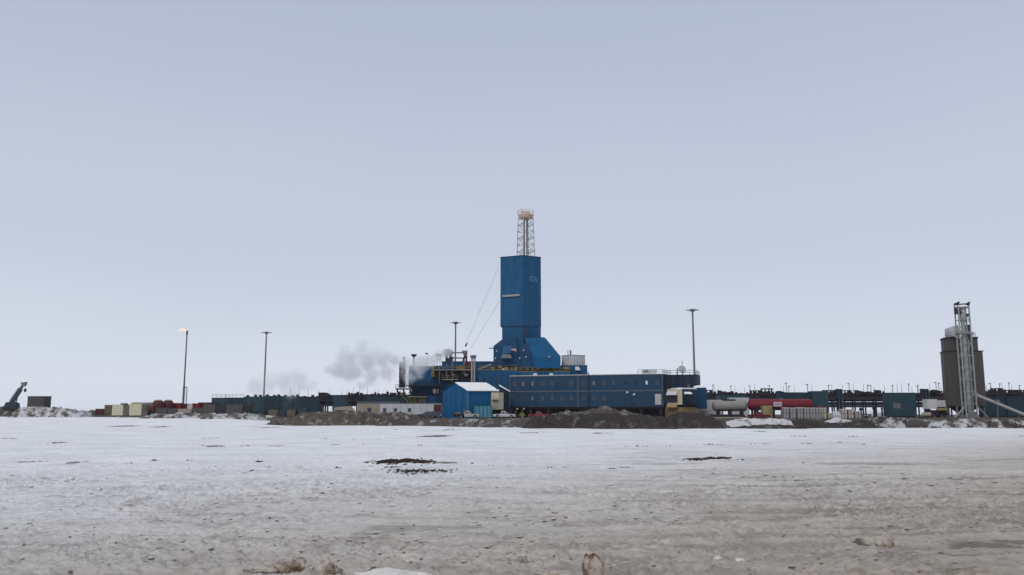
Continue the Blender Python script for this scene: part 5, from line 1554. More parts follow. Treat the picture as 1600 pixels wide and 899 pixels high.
# white truck left of the silo
t, w, hh = block('box_truck', 'white box truck with olive cab and dark chassis left of the silo', 'truck', 1448, 1483, 623, 231, 3.2, None)
def bx_(px): return XX(px, 635, 231) - t.location.x
def bz(py): return ZZ(py, 231) - PADZ
MB().box(bx_(1449), bx_(1465), 0, 2.6, bz(639), bz(624)).build('white_box', M['white'], t)
MB().box(bx_(1465) + 0.02, bx_(1478), 0.1, 2.6, bz(636), bz(625.5)).build('white_box', M['trailer_white'], t)
MB().box(bx_(1464), bx_(1482), -0.3, -0.01, bz(641.5), bz(637.8)).build('guard_rail', M['olive'], t)
MB().box(bx_(1464), bx_(1476), -0.15, 2.5, bz(639), bz(636.2)).build('opening', M['steel_dark'], t)
MB().hull([(bx_(1478) + 0.02, 0.1, bz(645)), (bx_(1482.5), 0.1, bz(645)), (bx_(1478) + 0.02, 2.4, bz(645)), (bx_(1482.5), 2.4, bz(645)), (bx_(1478) + 0.02, 0.2, bz(630)), (bx_(1481.5), 0.2, bz(630)), (bx_(1478) + 0.02, 2.3, bz(630)), (bx_(1481.5), 2.3, bz(630))]).build('cab', M['olive'], t)
MB().box(bx_(1450), bx_(1482), 0.4, 2.0, 0.55, bz(641)).build('chassis', M['steel_dark'], t)
for px in (1454, 1459, 1471, 1478):
    for yy in (0.25, 2.2):
        wo = inst('wheel', wheel_me, None, t, (bx_(px), yy, 0.46)); wo.scale = (1.15, 1.15, 1.15)
        inst('rim', rim_me, None, wo, (0, 0, 0))
t, w, hh = block('pump_skid', 'low reddish pump skid before the white box truck', 'pump skid', 1440, 1460, 642, 227, 2.0, None)
MB().box(-w / 2, w / 2, 0, 2, -0.05, 0.3).build('skid', M['steel_dark'], t)
MB().lathe([(0.2, -1.4), (0.6, -1.2), (0.6, 0.9), (0.3, 1.2)], (0, 1, 1.0), axis='x', n=12).build('motor', M['tan'], t)
MB().box(0.9, 1.6, 0.4, 1.6, 0.3, 1.7).build('pump', M['red_dark'], t)

# ------------------------------------------------------------------ tanks on the right
def htank(name, label, cat, px0, px1, pc, rpx, Y, material, rz=0.0, saddles=3, wheels=0):
    q = P((px0 + px1) / 2, pc, Y)
    t = thing(name, label, cat, (q.x, Y, PADZ), rz)
    L_ = (P(px1, pc, Y).x - P(px0, pc, Y).x) / max(0.5, math.cos(rz))
    r = rpx / F * Y
    zc = q.z - PADZ
    hx = L_ / 2
    prof = [(0.05, -hx), (r * 0.55, -hx + r * 0.08), (r * 0.88, -hx + r * 0.25), (r, -hx + r * 0.5), (r, hx - r * 0.5), (r * 0.88, hx - r * 0.25), (r * 0.55, hx - r * 0.08), (0.05, hx)]
    MB().lathe(prof, (0, 0, zc), axis='x', n=28).build('vessel', material, t, smooth=True)
    for k in range(saddles):
        x = -hx + L_ * (k + 0.5) / saddles
        MB().hull([(x - 0.3, -r * 0.85, 0.15), (x + 0.3, -r * 0.85, 0.15), (x - 0.3, r * 0.85, 0.15), (x + 0.3, r * 0.85, 0.15), (x - 0.3, -r * 0.8, zc - r * 0.5), (x + 0.3, -r * 0.8, zc - r * 0.5), (x - 0.3, r * 0.8, zc - r * 0.5), (x + 0.3, r * 0.8, zc - r * 0.5)]).build('saddle', M['steel_dark'], t)
    for k in range(4):
        x = -hx + r * 0.6 + (L_ - r * 1.2) * k / 3
        MB().lathe([(r * 0.99, -0.06), (r + 0.04, -0.05), (r + 0.04, 0.05), (r * 0.99, 0.06)], (x, 0, zc), axis='x', n=28).build('band', material, t, smooth=True)
    MB().cyl((0.3, 0, zc + r - 0.1), (0.3, 0, zc + r + 0.3), 0.4, n=12).build('manhole', M['steel'], t)
    MB().box(-hx * 0.95, hx * 0.95, -r * 0.7, r * 0.7, -0.05 + 0.5 * (wheels > 0), 0.15 + 0.5 * (wheels > 0)).build('skid', M['steel_dark'], t)
    for k in range(wheels):
        for yy in (-r * 0.75, r * 0.75):
            wo = inst('wheel', wheel_me, None, t, (-hx + 1.2 + k * 1.15, yy, 0.5)); wo.scale = (1.18, 1.3, 1.18)
            inst('rim', rim_me, None, wo, (0, 0, 0))
    return t, L_, r, zc


t, L_, r_, zc = htank('red_tank', 'long bright red horizontal tank with pinkish sign board on its side', 'tank', 1168, 1270, 632.5, 8.6, 229, M['red'], R(2), 4)
x = XX(1215.5, 631.5, 227) - t.location.x
zs_ = ZZ(631.8, 227) - PADZ
sg = MB().box(x - 1.15, x + 1.15, -r_ - 0.08, -r_ - 0.03, zs_ - 0.62, zs_ + 0.62).build('sign_board', M['sign_pink'], t)
MB().box(x - 0.75, x + 0.85, -r_ - 0.1, -r_ - 0.083, zs_ - 0.12, zs_ + 0.06).build('faded_lettering', M['dark_text'], sg)
MB().hull([(L_ / 2 - 0.8, -0.5, zc + 0.6), (L_ / 2 - 0.8, 0.5, zc + 0.6), (L_ / 2 + 2.6, -0.5, zc - 0.9), (L_ / 2 + 2.6, 0.5, zc - 0.9), (L_ / 2 + 2.6, -0.5, zc - 1.2), (L_ / 2 + 2.6, 0.5, zc - 1.2), (L_ / 2 - 0.8, -0.5, zc + 0.2), (L_ / 2 - 0.8, 0.5, zc + 0.2)]).build('drawbar', M['red_dark'], t)
MB().bar((L_ / 2 + 2.2, 0, 0), (L_ / 2 + 2.2, 0, zc - 1.1), 0.25).build('prop', M['steel_dark'], t)
MB().box(-L_ / 2 + 0.2, -L_ / 2 + 3.0, -r_ - 0.7, -r_ + 0.5, 0.1, 0.9).build('front_step', M['steel'], t)
t, L_, r_, zc = htank('grey_tank', 'dusty grey-white horizontal tank left of the red tank', 'tank', 1113, 1167, 634.5, 8.2, 231, M['grey_tank'], R(-2), 3)
MB().box(-1.6, 1.6, -0.5, 0.5, zc + r_ + 0.01, zc + r_ + 0.35).build('walkway', M['steel_dark'], t)
t, w, hh = block('white_container', 'plain white container between the service module and grey tank', 'container', 1103, 1128, 625, 238, 2.6, None)
MB().box(-w / 2, w / 2, 0, 2.6, 0.2, hh).build('box', M['trailer_white'], t)
for k in range(7):
    x = -w / 2 + 0.2 + (w - 0.4) * k / 6
    MB().box(x - 0.08, x + 0.08, -0.06, -0.003, 0.3, hh - 0.1).build('side_rib', M['trailer_white'], t)
MB().box(-w / 2 + 0.1, w / 2 - 0.1, 0.2, 2.4, -0.05, 0.2).build('skid', M['steel_dark'], t)
t, w, hh = block('white_container', 'low white container roof showing behind the grey tank', 'container', 1140, 1170, 622.5, 243, 2.6, None)
MB().box(-w / 2, w / 2, 0, 2.6, 0.2, hh).build('box', M['trailer_white'], t)
MB().box(-w / 2 - 0.05, w / 2 + 0.05, -0.05, 2.65, hh, hh + 0.12).build('roof', M['snow_cap'], t)
MB().box(-w / 2 + 0.1, w / 2 - 0.1, 0.2, 2.4, -0.05, 0.2).build('skid', M['steel_dark'], t)
t, w, hh = block('olive_box', 'olive yellow box standing before the red tank', 'box', 1191.5, 1206, 634.5, 223, 2.0, None)
MB().box(-w / 2, w / 2, 0, 2.0, 0.15, hh).build('body', M['olive'], t)
MB().box(-w / 2 - 0.05, w / 2 + 0.05, -0.05, 2.05, hh, hh + 0.1).build('lid', M['olive'], t)
MB().box(w / 2 - 0.9, w / 2 - 0.2, -0.05, -0.003, 0.4, hh - 0.3).build('door', M['yellow'], t)
MB().box(-w / 2 + 0.1, w / 2 - 0.1, 0.1, 1.9, -0.05, 0.15).build('skid', M['wood'], t)
t, w, hh = block('pipe_heap', 'heap of dark pipes under the grey tank', 'pipe heap', 1110, 1165, 646.5, 222, 2.2, None)
for k in range(9):
    zz = 0.2 + 0.36 * (k // 4)
    yy = 0.25 + 0.45 * (k % 4) + 0.2 * (k // 4)
    o = 0.4 * ((k * 37) % 5 - 2)
    MB().cyl((-w / 2 + o, yy, zz), (w / 2 + o * 0.5, yy + 0.15, zz), 0.21, n=8).build('pipe', M['steel_dark' if k % 3 else 'tan'], t)

# rows of crates
def crate_stack(label, px, w_px, ptop, Y, n, material, group, slat=True):
    q = P(px, 645, Y)
    t = thing('crate_stack', label, 'crate stack', (q.x, Y, PADZ), group=group)
    W = w_px / F * Y
    H = ZZ(ptop, Y) - PADZ
    for k in range(n):
        z0, z1 = H * k / n, H * (k + 1) / n
        c = MB().box(-W / 2 + 0.03, W / 2 - 0.03, 0, W * 0.9, z0 + 0.14, z1 - 0.02).build('crate', material, t)
        MB().box(-W / 2 + 0.08, W / 2 - 0.08, 0.05, W * 0.85, z0, z0 + 0.138).build('pallet', M['wood'], c)
        if slat:
            for f_ in (-0.45, 0.0, 0.45):
                MB().box(W * f_ - 0.06, W * f_ + 0.06, -0.04, -0.003, z0 + 0.16, z1 - 0.05).build('batten', M['crate_dark'], c)
    MB().box(-W / 2, W / 2, -0.05, W * 0.92, H, H + 0.08).build('snow_cover', M['snow_cap'], t)
    return t


ordn = ['leftmost', 'second from left', 'third from left', 'fourth from left', 'fifth from left', 'rightmost']
for k, (px, tp_) in enumerate(((1228.5, 637.6), (1239, 638), (1250.5, 637.4), (1260.5, 637.8), (1270, 638), (1279, 638))):
    crate_stack('grey crate stack, ' + ordn[k] + ' of the six before the red tank', px, 9.6, tp_, 217, 2, M['crate'], 'grey crates before the red tank')
crate_stack('cream crate with red cover at the right end of the grey crates', 1287, 10, 638, 219, 2, M['crate_cream'], 'cream crates right of the red tank')
for k, (px, wpx, tp_) in enumerate(((1297, 7, 646), (1319, 10, 640), (1329.5, 9, 640), (1341, 11, 643))):
    crate_stack(('low cream crate beside the red-covered crate', 'left of two tall cream crates behind the snow pile', 'right of two tall cream crates behind the snow pile', 'grey-cream crate at the right end of the crates')[k], px, wpx, tp_, 219, 1 if k in (0, 3) else 2, M['crate_cream'] if k < 3 else M['crate'], 'cream crates right of the red tank')
t, w, hh = block('white_bag', 'white bulk bag between the cream crates', 'bulk bag', 1301, 1313, 643, 218, 1.8, None)
MB().hull([(-w / 2, 0, 0), (w / 2, 0, 0), (w / 2, 1.8, 0), (-w / 2, 1.8, 0), (-w * 0.55, -0.1, hh * 0.5), (w * 0.55, -0.1, hh * 0.5), (-w * 0.4, 0.3, hh), (w * 0.35, 0.3, hh * 0.95), (-w * 0.4, 1.5, hh), (w * 0.4, 1.5, hh)]).build('bag', M['trailer_white'], t)
for k in (-0.3, 0.3):
    MB().bar((w * k, 0.5, hh - 0.05), (w * k * 0.6, 0.6, hh + 0.35), 0.08).build('lifting_loop', M['trim'], t)
q = P(1287, 638, 219)
t = tag(MB().hull([(-1.0, -0.1, 0), (1.0, -0.1, -0.25), (-1.0, 1.5, 0), (1.0, 1.5, -0.25), (-0.5, 0.1, 0.3), (0.5, 0.1, 0.2), (-0.5, 1.3, 0.3), (0.5, 1.3, 0.2)]).build('red_cover', M['red_dark']), 'crumpled dark red cover lying on the cream crate', 'cover')
t.location = (q.x, 219, ZZ(638, 219) + 0.33)
q = P(1351, 640, 221)
t = thing('scrap_heap', 'dark heap of scrap right of the cream crates', 'scrap heap', (q.x, 221, PADZ))
rnd = random.Random(5)
for k in range(10):
    a = rnd.uniform(0, 3)
    MB().rbox((rnd.uniform(-2.2, 2.2), rnd.uniform(0, 1.5), rnd.uniform(0.2, 1.1)), (rnd.uniform(0.8, 2), rnd.uniform(0.2, 0.6), rnd.uniform(0.2, 0.7)), a).build('piece', M['wood' if k % 2 else 'steel_dark'], t)

# ------------------------------------------------------------------ steel pipe racks
def rack(label, px0, px1, Y0, Y1, ptop, pmid, nposts, group=None, base=PADZ):
    a, b = P(px0, 630, Y0), P(px1, 630, Y1)
    rz_ = math.atan2(b.y - a.y, b.x - a.x)
    L_ = math.hypot(b.x - a.x, b.y - a.y)
    t = thing('pipe_rack', label, 'pipe rack', (a.x, a.y, base), rz_)
    zt_ = ZZ(ptop, Y0) - base
    zm_ = ZZ(pmid, Y0) - base
    for k in range(nposts + 1):
        x = L_ * k / nposts
        for yy in (0, 3.5):
            MB().box(x - 0.2, x + 0.2, yy - 0.2, yy + 0.2, -0.1, zt_).build('post', M['steel_dark'], t)
        MB().box(x - 0.15, x + 0.15, 0.2, 3.3, zm_ - 0.35, zm_).build('cross_beam', M['steel_dark'], t)
        MB().box(x - 0.15, x + 0.15, 0.2, 3.3, zt_ - 0.4, zt_ - 0.02).build('cross_beam', M['steel_dark'], t)
    for z in (zm_, zt_):
        for yy in (-0.35, 3.65):
            MB().box(-0.3, L_ + 0.3, yy - 0.12, yy + 0.12, z - (1.15 if z == zt_ else 0.7), z).build('girder', M['steel_dark'], t)
    for i_, (yy, zz, rr) in enumerate(((0.6, zm_ + 0.4, 0.38), (1.5, zm_ + 0.32, 0.3), (2.5, zm_ + 0.45, 0.42), (0.8, zt_ - 1.25, 0.30), (2.0, zt_ - 1.2, 0.36), (1.2, zt_ - 2.1, 0.42), (2.9, zt_ + 0.4, 0.36), (3.3, zt_ + 0.9, 0.3))):
        MB().cyl((-0.5, yy, zz), (L_ + 0.5, yy, zz), rr, n=10).build('pipe', M['steel_dark' if i_ % 2 else 'camp_dark'], t, smooth=True)
    return t, L_, zt_, rz_


RY = 262.0
t, RL, rzt, rrz = rack('dark steel pipe rack running behind the tanks to the silo', 1098, 1660, RY + 16, RY - 4, 620.5, 633.5, 34)
def rack_pt(px):
    """point on the right rack's top seen at picture column px"""
    a, b = P(1098, 630, RY + 16), P(1660, 630, RY - 4)
    kx = (px - 800) / F
    k = P(px, 620, 100.0).x / 100.0
    d = (b - a)
    s_ = (k * a.y - a.x) / (d.x - k * d.y)
    p_ = a + d * s_
    return p_.x, p_.y


# dark equipment standing on the right rack
def unit_variants():
    out = []
    for v in range(4):
        t = thing('rack_unit', 'x', 'rack unit', (0, -500 - v * 5, -50), group='dark equipment on the right pipe rack')
        if v == 0:
            MB().box(-1.1, 1.1, -0.8, 0.8, 0.5, 2.0).build('housing', M['steel_dark'], t)
            MB().box(-1.3, -1.0, -0.6, 0.6, 0, 0.5).build('foot', M['steel_dark'], t)
            MB().box(0.9, 1.2, -0.6, 0.6, 0, 0.5).build('foot', M['steel_dark'], t)
            MB().box(-1.4, 0.2, -0.9, 0.9, 2.0, 2.3).build('cowl', M['steel_dark'], t)
        elif v == 1:
            MB().cyl((-0.6, 0, 0), (-0.6, 0, 2.0), 0.5, n=10).build('vessel', M['steel_dark'], t)
            MB().cyl((0.7, 0, 0), (0.7, 0, 1.9), 0.42, n=10).build('vessel', M['camp_dark'], t)
            MB().lathe([(0.5, 0), (0.4, 0.2), (0.1, 0.3)], (-0.6, 0, 2.0), n=10).build('dome', M['steel_dark'], t)
        elif v == 2:
            for x in (-1.2, -0.3, 0.6, 1.3):
                MB().box(x - 0.14, x + 0.14, -0.5, 0.5, 0, 2.1).build('post', M['steel_dark'], t)
            MB().box(-1.5, 1.6, -0.6, 0.6, 2.1, 2.4).build('beam', M['steel_dark'], t)
            MB().box(-0.3, 0.5, -0.4, 0.4, 0.3, 1.6).build('motor', M['red_dark'], t)
        else:
            MB().lathe([(0.2, 0), (0.25, 0.9), (0.8, 1.1), (0.95, 1.5), (0.7, 1.95), (0.2, 2.1)], (0, 0, 0), n=12).build('valve_body', M['steel_dark'], t)
            MB().lathe([(0.1, -1.2), (0.45, -1.1), (0.45, 1.1), (0.1, 1.2)], (0, 0, 1.5), axis='x', n=10).build('valve_arm', M['steel_dark'], t)
        out.append(t)
    return out


uv = unit_variants()
usedv = set()
units = [(1108, 2), (1116, 1), (1121, 1), (1128, 0), (1136, 0), (1144, 3), (1149, 1), (1160, 3), (1172, 1), (1178, 1), (1185, 2), (1192, 0), (1200, 2), (1207, 1), (1218, 3), (1223, 0),
         (1297, 2), (1304, 1), (1313, 0), (1325, 2), (1331, 1), (1344, 0), (1351, 3), (1358, 3), (1363, 0), (1375, 0), (1381, 1), (1447, 1), (1452, 1), (1463, 3), (1470, 0), (1476, 2),
         (1548, 0), (1556, 0), (1562, 2), (1572, 1), (1578, 1), (1586, 0), (1594, 0), (1602, 2)]
def seg_label(px, what):
    zone = ('above the grey tank' if px < 1168 else 'above the red tank' if px < 1240 else 'left of the square teal module' if px < 1388 else 'just left of the silo' if px < 1480 else 'right of the silo')
    return what + ' ' + zone
vn_ = ['boxy machine on the rack', 'pair of upright vessels on the rack', 'dark open frame on the rack', 'dark rounded valve on the rack']
rnd = random.Random(11)
for px, v in units:
    x, y = rack_pt(px)
    s_ = rnd.uniform(0.8, 1.15)
    src = uv[v]
    if v in usedv:
        o = copy_tree(src)
    else:
        o = src; usedv.add(v)
    o.location = (x, y + 1.5, PADZ + rzt - 0.02)
    o.rotation_euler = (0, 0, rrz)
    o.scale = (s_ * rnd.uniform(0.8, 1.1), s_, s_ * rnd.uniform(0.8, 1.05))
    o['label'] = seg_label(px, vn_[v])

# thin lamp and instrument posts along the right rack
lp = thing('rack_lamp', 'x', 'lamp post', (0, 0, 0), group='thin lamp posts along the right pipe rack')
MB().cyl((0, 0, 0), (0, 0, 4.4), 0.09, n=6).build('post', M['steel_dark'], lp)
MB().bar((-0.35, 0, 4.1), (0.4, 0, 4.1), 0.07).build('arm', M['steel_dark'], lp)
MB().box(0.2, 0.55, -0.12, 0.12, 4.05, 4.3).build('lamp', M['steel'], lp)
rod = thing('instrument_rod', 'x', 'rod', (0, 0, 0), group='thin rods along the right pipe rack')
MB().cyl((0, 0, 0), (0, 0, 3.6), 0.07, 0.04, n=6).build('rod', M['steel_dark'], rod)
MB().cyl((0, 0, 0), (0, 0, 0.25), 0.16, n=6).build('socket', M['steel_dark'], rod)
first = True
for px in (1114, 1142, 1172, 1202, 1229, 1232.5, 1262, 1294.5, 1327, 1356, 1361, 1394.5, 1420, 1434, 1463, 1467, 1548, 1562.5, 1577, 1593):
    x, y = rack_pt(px)
    o = lp if first else copy_tree(lp)
    first = False
    o.location = (x, y - 0.3, PADZ + rzt - 0.2)
    o.rotation_euler = (0, 0, rnd.choice([0.2, math.pi - 0.3, 0.5, math.pi]))
    o.scale = (1, 1, rnd.uniform(0.82, 1.12))
    o['label'] = seg_label(px, 'thin lamp post')
first = True
for px in (1118, 1124, 1150, 1165, 1181, 1210, 1226, 1243, 1271, 1302, 1319, 1336, 1352, 1369, 1385, 1405, 1412, 1428, 1438, 1456, 1474, 1545, 1553, 1570, 1585, 1598):
    x, y = rack_pt(px)
    o = rod if first else copy_tree(rod)
    first = False
    o.location = (x, y + 1.0, PADZ + rzt - 0.1)
    o.scale = (1, 1, rnd.uniform(0.7, 1.25))
    o['label'] = seg_label(px, 'thin dark rod')

# teal modules at the right rack
def teal_module(label, px0, px1, ptop, Y, d, material, pbot=None, group='teal modules along the right rack', panel=None):
    t, w, hh = block('teal_module', label, 'module', px0, px1, ptop, Y, d, None, group=group, z0=None if pbot is None else ZZ(pbot, Y))
    MB().box(-w / 2, w / 2, 0, d, 0.3 if pbot is None else 0, hh).build('wall', material, t)
    MB().box(-w / 2 - 0.08, w / 2 + 0.08, -0.08, d + 0.08, hh, hh + 0.14).build('roof_edge', M['teal_dark'], t)
    n = max(3, int(w / 1.3))
    for k in range(1, n):
        x = -w / 2 + w * k / n
        MB().box(x - 0.05, x + 0.05, -0.05, -0.003, 0.35, hh - 0.05).build('wall_rib', material, t)
    if pbot is None:
        MB().box(-w / 2 + 0.2, w / 2 - 0.2, 0.3, d - 0.3, -0.1, 0.3).build('skid', M['steel_dark'], t)
    else:
        for k in range(4):
            x = -w / 2 + 0.3 + (w - 0.6) * k / 3
            MB().box(x - 0.15, x + 0.15, 0.2, 0.6, PADZ - t.location.z - 0.1, 0).build('leg', M['steel_dark'], t)
    if panel:
        a, b, c, e_ = panel
        MB().box(XX(a, 640, Y) - t.location.x, XX(b, 640, Y) - t.location.x, -0.09, -0.052, ZZ(e_, Y) - t.location.z, ZZ(c, Y) - t.location.z).build('grey_panel', M['steel'], t)
    return t


teal_module('low teal module above the grey tank', 1124, 1166, 617.5, 256, 4, M['teal'], pbot=625.5)
teal_module('long teal module behind the right half of the red tank', 1219, 1272, 614, 254, 4, M['teal_dark'], pbot=626)
teal_module('taller teal module right of the red tank', 1270, 1294, 612, 252, 4, M['teal'])
teal_module('square teal module with pale grey panel in front of the open rack', 1388, 1430, 614.5, 248, 4, M['teal'], panel=(1396, 1407.5, 630, 638.5))
teal_module('dark teal module right of the silo', 1539, 1572, 622, 250, 4, M['teal_dark'])
teal_module('dark teal module at the right picture edge', 1573, 1612, 621, 249, 4, M['teal_dark'])
for k, (px, lab) in enumerate(((1309.5, 'left of two dark upright silencer tubes on the open rack'), (1314.5, 'right of two dark upright silencer tubes on the open rack'), (1446, 'left dark tube beside the white box truck'), (1450.5, 'right dark tube beside the white box truck'))):
    q = P(px, 640, 247)
    t = thing('silencer_tube', lab, 'tube', (q.x, 247, PADZ), group='dark upright tubes')
    zz = ZZ(610, 247) - PADZ
    MB().cyl((0, 0, 0), (0, 0, zz), 0.42, n=12).build('tube', M['camp_dark'], t, smooth=True)
    MB().lathe([(0.42, zz), (0.5, zz + 0.05), (0.5, zz + 0.3), (0.3, zz + 0.4)], (0, 0, 0), n=12).build('cap', M['steel_dark'], t)
    MB().bar((0.45, -0.2, 0), (0.45, -0.2, zz), 0.1).build('side_pipe', M['steel'], t)
# open-rack clutter seen against the snow behind
for px, ptop, w_, lab in ((1345, 637, 5, 'small dark valve stand under the open rack'), (1366, 634, 6, 'dark post box under the open rack'), (1378, 636, 3, 'thin dark stand under the open rack, left of the teal module')):
    q = P(px, 640, 252)
    t = thing('valve_stand', lab, 'valve stand', (q.x, 252, PADZ))
    W = w_ / F * 252
    zz = ZZ(ptop, 252) - PADZ
    MB().box(-W * 0.25, W * 0.25, -0.3, 0.3, -0.05, zz * 0.6).build('pedestal', M['steel_dark'], t)
    MB().lathe([(W * 0.2, zz * 0.6), (W * 0.5, zz * 0.72), (W * 0.5, zz * 0.9), (W * 0.2, zz)], (0, 0, 0), n=10).build('valve', M['camp_dark'], t)
bank('snow_drift', 'white snow drift behind the open steel rack', [(1325, 646), (1340, 640), (1360, 637), (1385, 639), (1400, 645)], 275, 12, M['snow_cap'], 131, cat='snow drift', z0=PADZ, rough=0.6)

# ------------------------------------------------------------------ left: teal modules and rack
LYL = 318.0
TM = [(331, 352, 622.3, 'leftmost teal module with roof rail above the grey boxes', True), (352.5, 381, 622, 'second teal module with roof rail behind the grey boxes', True),
      (381.5, 412, 620.5, 'teal module at the foot of the left light pole', False), (412.5, 440, 619.5, 'teal module just right of the left light pole', False), (440.5, 470, 620, 'teal module below the faint steam', False), (470.5, 502, 620.5, 'teal module at the left end of the long soil mound', False)]
for k, (a, b, tp_, lab, rail) in enumerate(TM):
    Y = LYL - k * 4
    t = teal_module(lab, a, b, tp_, Y, 5, M['teal' if k % 2 == 0 else 'teal_dark'], group='teal modules in a row on the left')
    hh = ZZ(tp_, Y) - PADZ
    w = XX(b, 621, Y) - XX(a, 621, Y)
    if rail:
        railing(MB(), [(-w / 2, 0, hh + 0.14), (w / 2, 0, hh + 0.14)], 1.2, 1.3, 0.09).build('roof_railing', M['steel_pale'], t)
    else:
        for x in (-w * 0.35, w * 0.05, w * 0.3):
            MB().box(x - 0.5, x + 0.4, 0.5, 1.6, hh + 0.14, hh + 0.14 + rnd.uniform(0.2, 0.75)).build('roof_box', M['steel_dark'], t)
t, LL, lzt, lrz = rack('dark steel pipe rack with teal pipes behind the tan cabin', 500, 640, 296, 284, 622.5, 632, 11)
la, lb = P(500, 630, 296), P(640, 630, 284)
teal_module('teal module behind the tan tarpaulin stack', 521, 545, 619.5, 292, 4, M['teal'], group='teal modules in a row on the left')
teal_module('long teal module behind the white trailer', 571, 638, 619.5, 281, 4, M['teal_dark'], group='teal modules in a row on the left')
lu = [(503, 2), (508, 2), (513, 0), (549, 1), (553, 1), (558, 3), (563, 1), (570, 1), (576, 0), (583, 3), (590, 1), (596, 1), (602, 0), (609, 1), (615, 3), (621, 1), (627, 1)]
nl_ = ['dark boxy machine', 'pair of upright vessels', 'dark open frame', 'dark rounded valve']
for px, v in lu:
    f_ = (px - 500) / 140
    p_ = la + (lb - la) * f_
    o = copy_tree(uv[v])
    o.location = (p_.x, p_.y - 0.6, PADZ + lzt - 0.02)
    o.rotation_euler = (0, 0, lrz)
    s_ = rnd.uniform(0.6, 1.0)
    o.scale = (s_, s_, s_)
    o['group'] = 'dark equipment on the left pipe rack'
    o['label'] = nl_[v] + (' above the white trailer' if px > 590 else ' above the tan cabin' if px > 545 else ' on the rack left of the tarpaulin stack')
fr = True
for px in (497, 514, 533, 541, 551, 561, 573, 585, 590, 604, 616, 625, 452, 466, 480):
    Y = 288 if px > 490 else 303
    q = P(px, 622, Y)
    o = copy_tree(rod)
    o.location = (q.x, Y + 1, PADZ + (lzt if px > 490 else ZZ(620, Y) - PADZ))
    o.scale = (1, 1, rnd.uniform(0.6, 1.1))
    o['group'] = 'thin rods along the left rack'
    o['label'] = 'thin dark rod on the ' + ('left rack' if px > 490 else 'teal modules under faint steam')
# dark posts standing before the teal modules
pm = MB().box(-0.2, 0.2, -0.2, 0.2, -0.1, 5.2).mesh('fence_post'); pm.materials.append(M['steel_dark'])
for k, px in enumerate((341, 361, 383, 394, 415, 436, 457)):
    o = inst('steel_post', pm, None, None, on_pad(px, 290 - k * 2.5))
    tag(o, ('leftmost' if k == 0 else 'second' if k == 1 else 'third' if k == 2 else 'fourth' if k == 3 else 'fifth' if k == 4 else 'sixth' if k == 5 else 'rightmost') + ' dark steel post from the left before the teal modules', 'post', 'dark posts before the teal modules')

# ------------------------------------------------------------------ left: tanks, boxes, containers, crane
def box_unit(name, label, cat, px0, px1, ptop, Y, d, material, group=None, ribs=True, lid=None):
    t, w, hh = block(name, label, cat, px0, px1, ptop, Y, d, None, group=group)
    MB().box(-w / 2, w / 2, 0, d, 0.18, hh).build('body', material, t)
    MB().box(-w / 2 - 0.06, w / 2 + 0.06, -0.06, d + 0.06, hh, hh + 0.12).build('lid', lid or material, t)
    MB().box(-w / 2 + 0.15, w / 2 - 0.15, 0.15, d - 0.15, -0.08, 0.18).build('skid', M['wood'], t)
    if ribs:
        n = max(2, int(w / 1.2))
        for k in range(n + 1):
            x = -w / 2 + 0.12 + (w - 0.24) * k / n
            MB().box(x - 0.07, x + 0.07, -0.06, -0.003, 0.2, hh - 0.03).build('side_rib', material, t)
    return t


# two cream containers, each turned so that its long side shows on the right
for a, m_px, b, tp_, lab in ((175, 192, 202, 632.8, 'left of the two cream boxes, with a dark hood on top'), (202.5, 221, 234, 631.5, 'right of the two cream boxes, beside the dark red tank')):
    Y = 298
    q = P(m_px, 640, Y)
    t = thing('cream_container', lab, 'container', (q.x, Y, PADZ), group='cream boxes on the left')
    x0, x1 = XX(a, 640, Y + 0.6) - q.x, XX(b, 640, Y + 4) - q.x
    hh = ZZ(tp_, Y) - PADZ
    MB().plan([(x0, 0.6), (0, 0), (x1, 4), (x1 + x0, 5)], 0.15, hh).build('body', M['cream'], t)
    MB().plan([(0.01, -0.06), (x1 + 0.05, 3.95), (x1 + 0.02, 4.0), (0.0, 0.02)], 0.3, hh - 0.1).build('side_panel', M['tan'], t)
    MB().plan([(x0 - 0.06, 0.5), (0, -0.1), (x1 + 0.08, 3.98), (x1 + x0, 5.1)], hh, hh + 0.1).build('lid', M['cream'], t)
    MB().plan([(x0 + 0.2, 0.8), (0, 0.2), (x1 - 0.2, 4), (x1 + x0, 4.8)], -0.1, 0.15).build('skid', M['wood'], t)
    if a == 175:
        MB().box(-1.3, 0.8, 0.8, 2.0, hh + 0.1, hh + 0.55).build('hood', M['steel_dark'], t)
box_unit('tan_container', 'low olive-tan container behind the two cream boxes', 'container', 206, 236, 629.5, 312, 3, M['tan'])
box_unit('timber_box', 'dark brown box left of the cream boxes', 'box', 164, 175, 633.5, 318, 2.5, M['wood'])
box_unit('low_red_box', 'low dark red box at the far left of the boxes', 'box', 150, 163, 639.5, 322, 2.5, M['red_dark'])
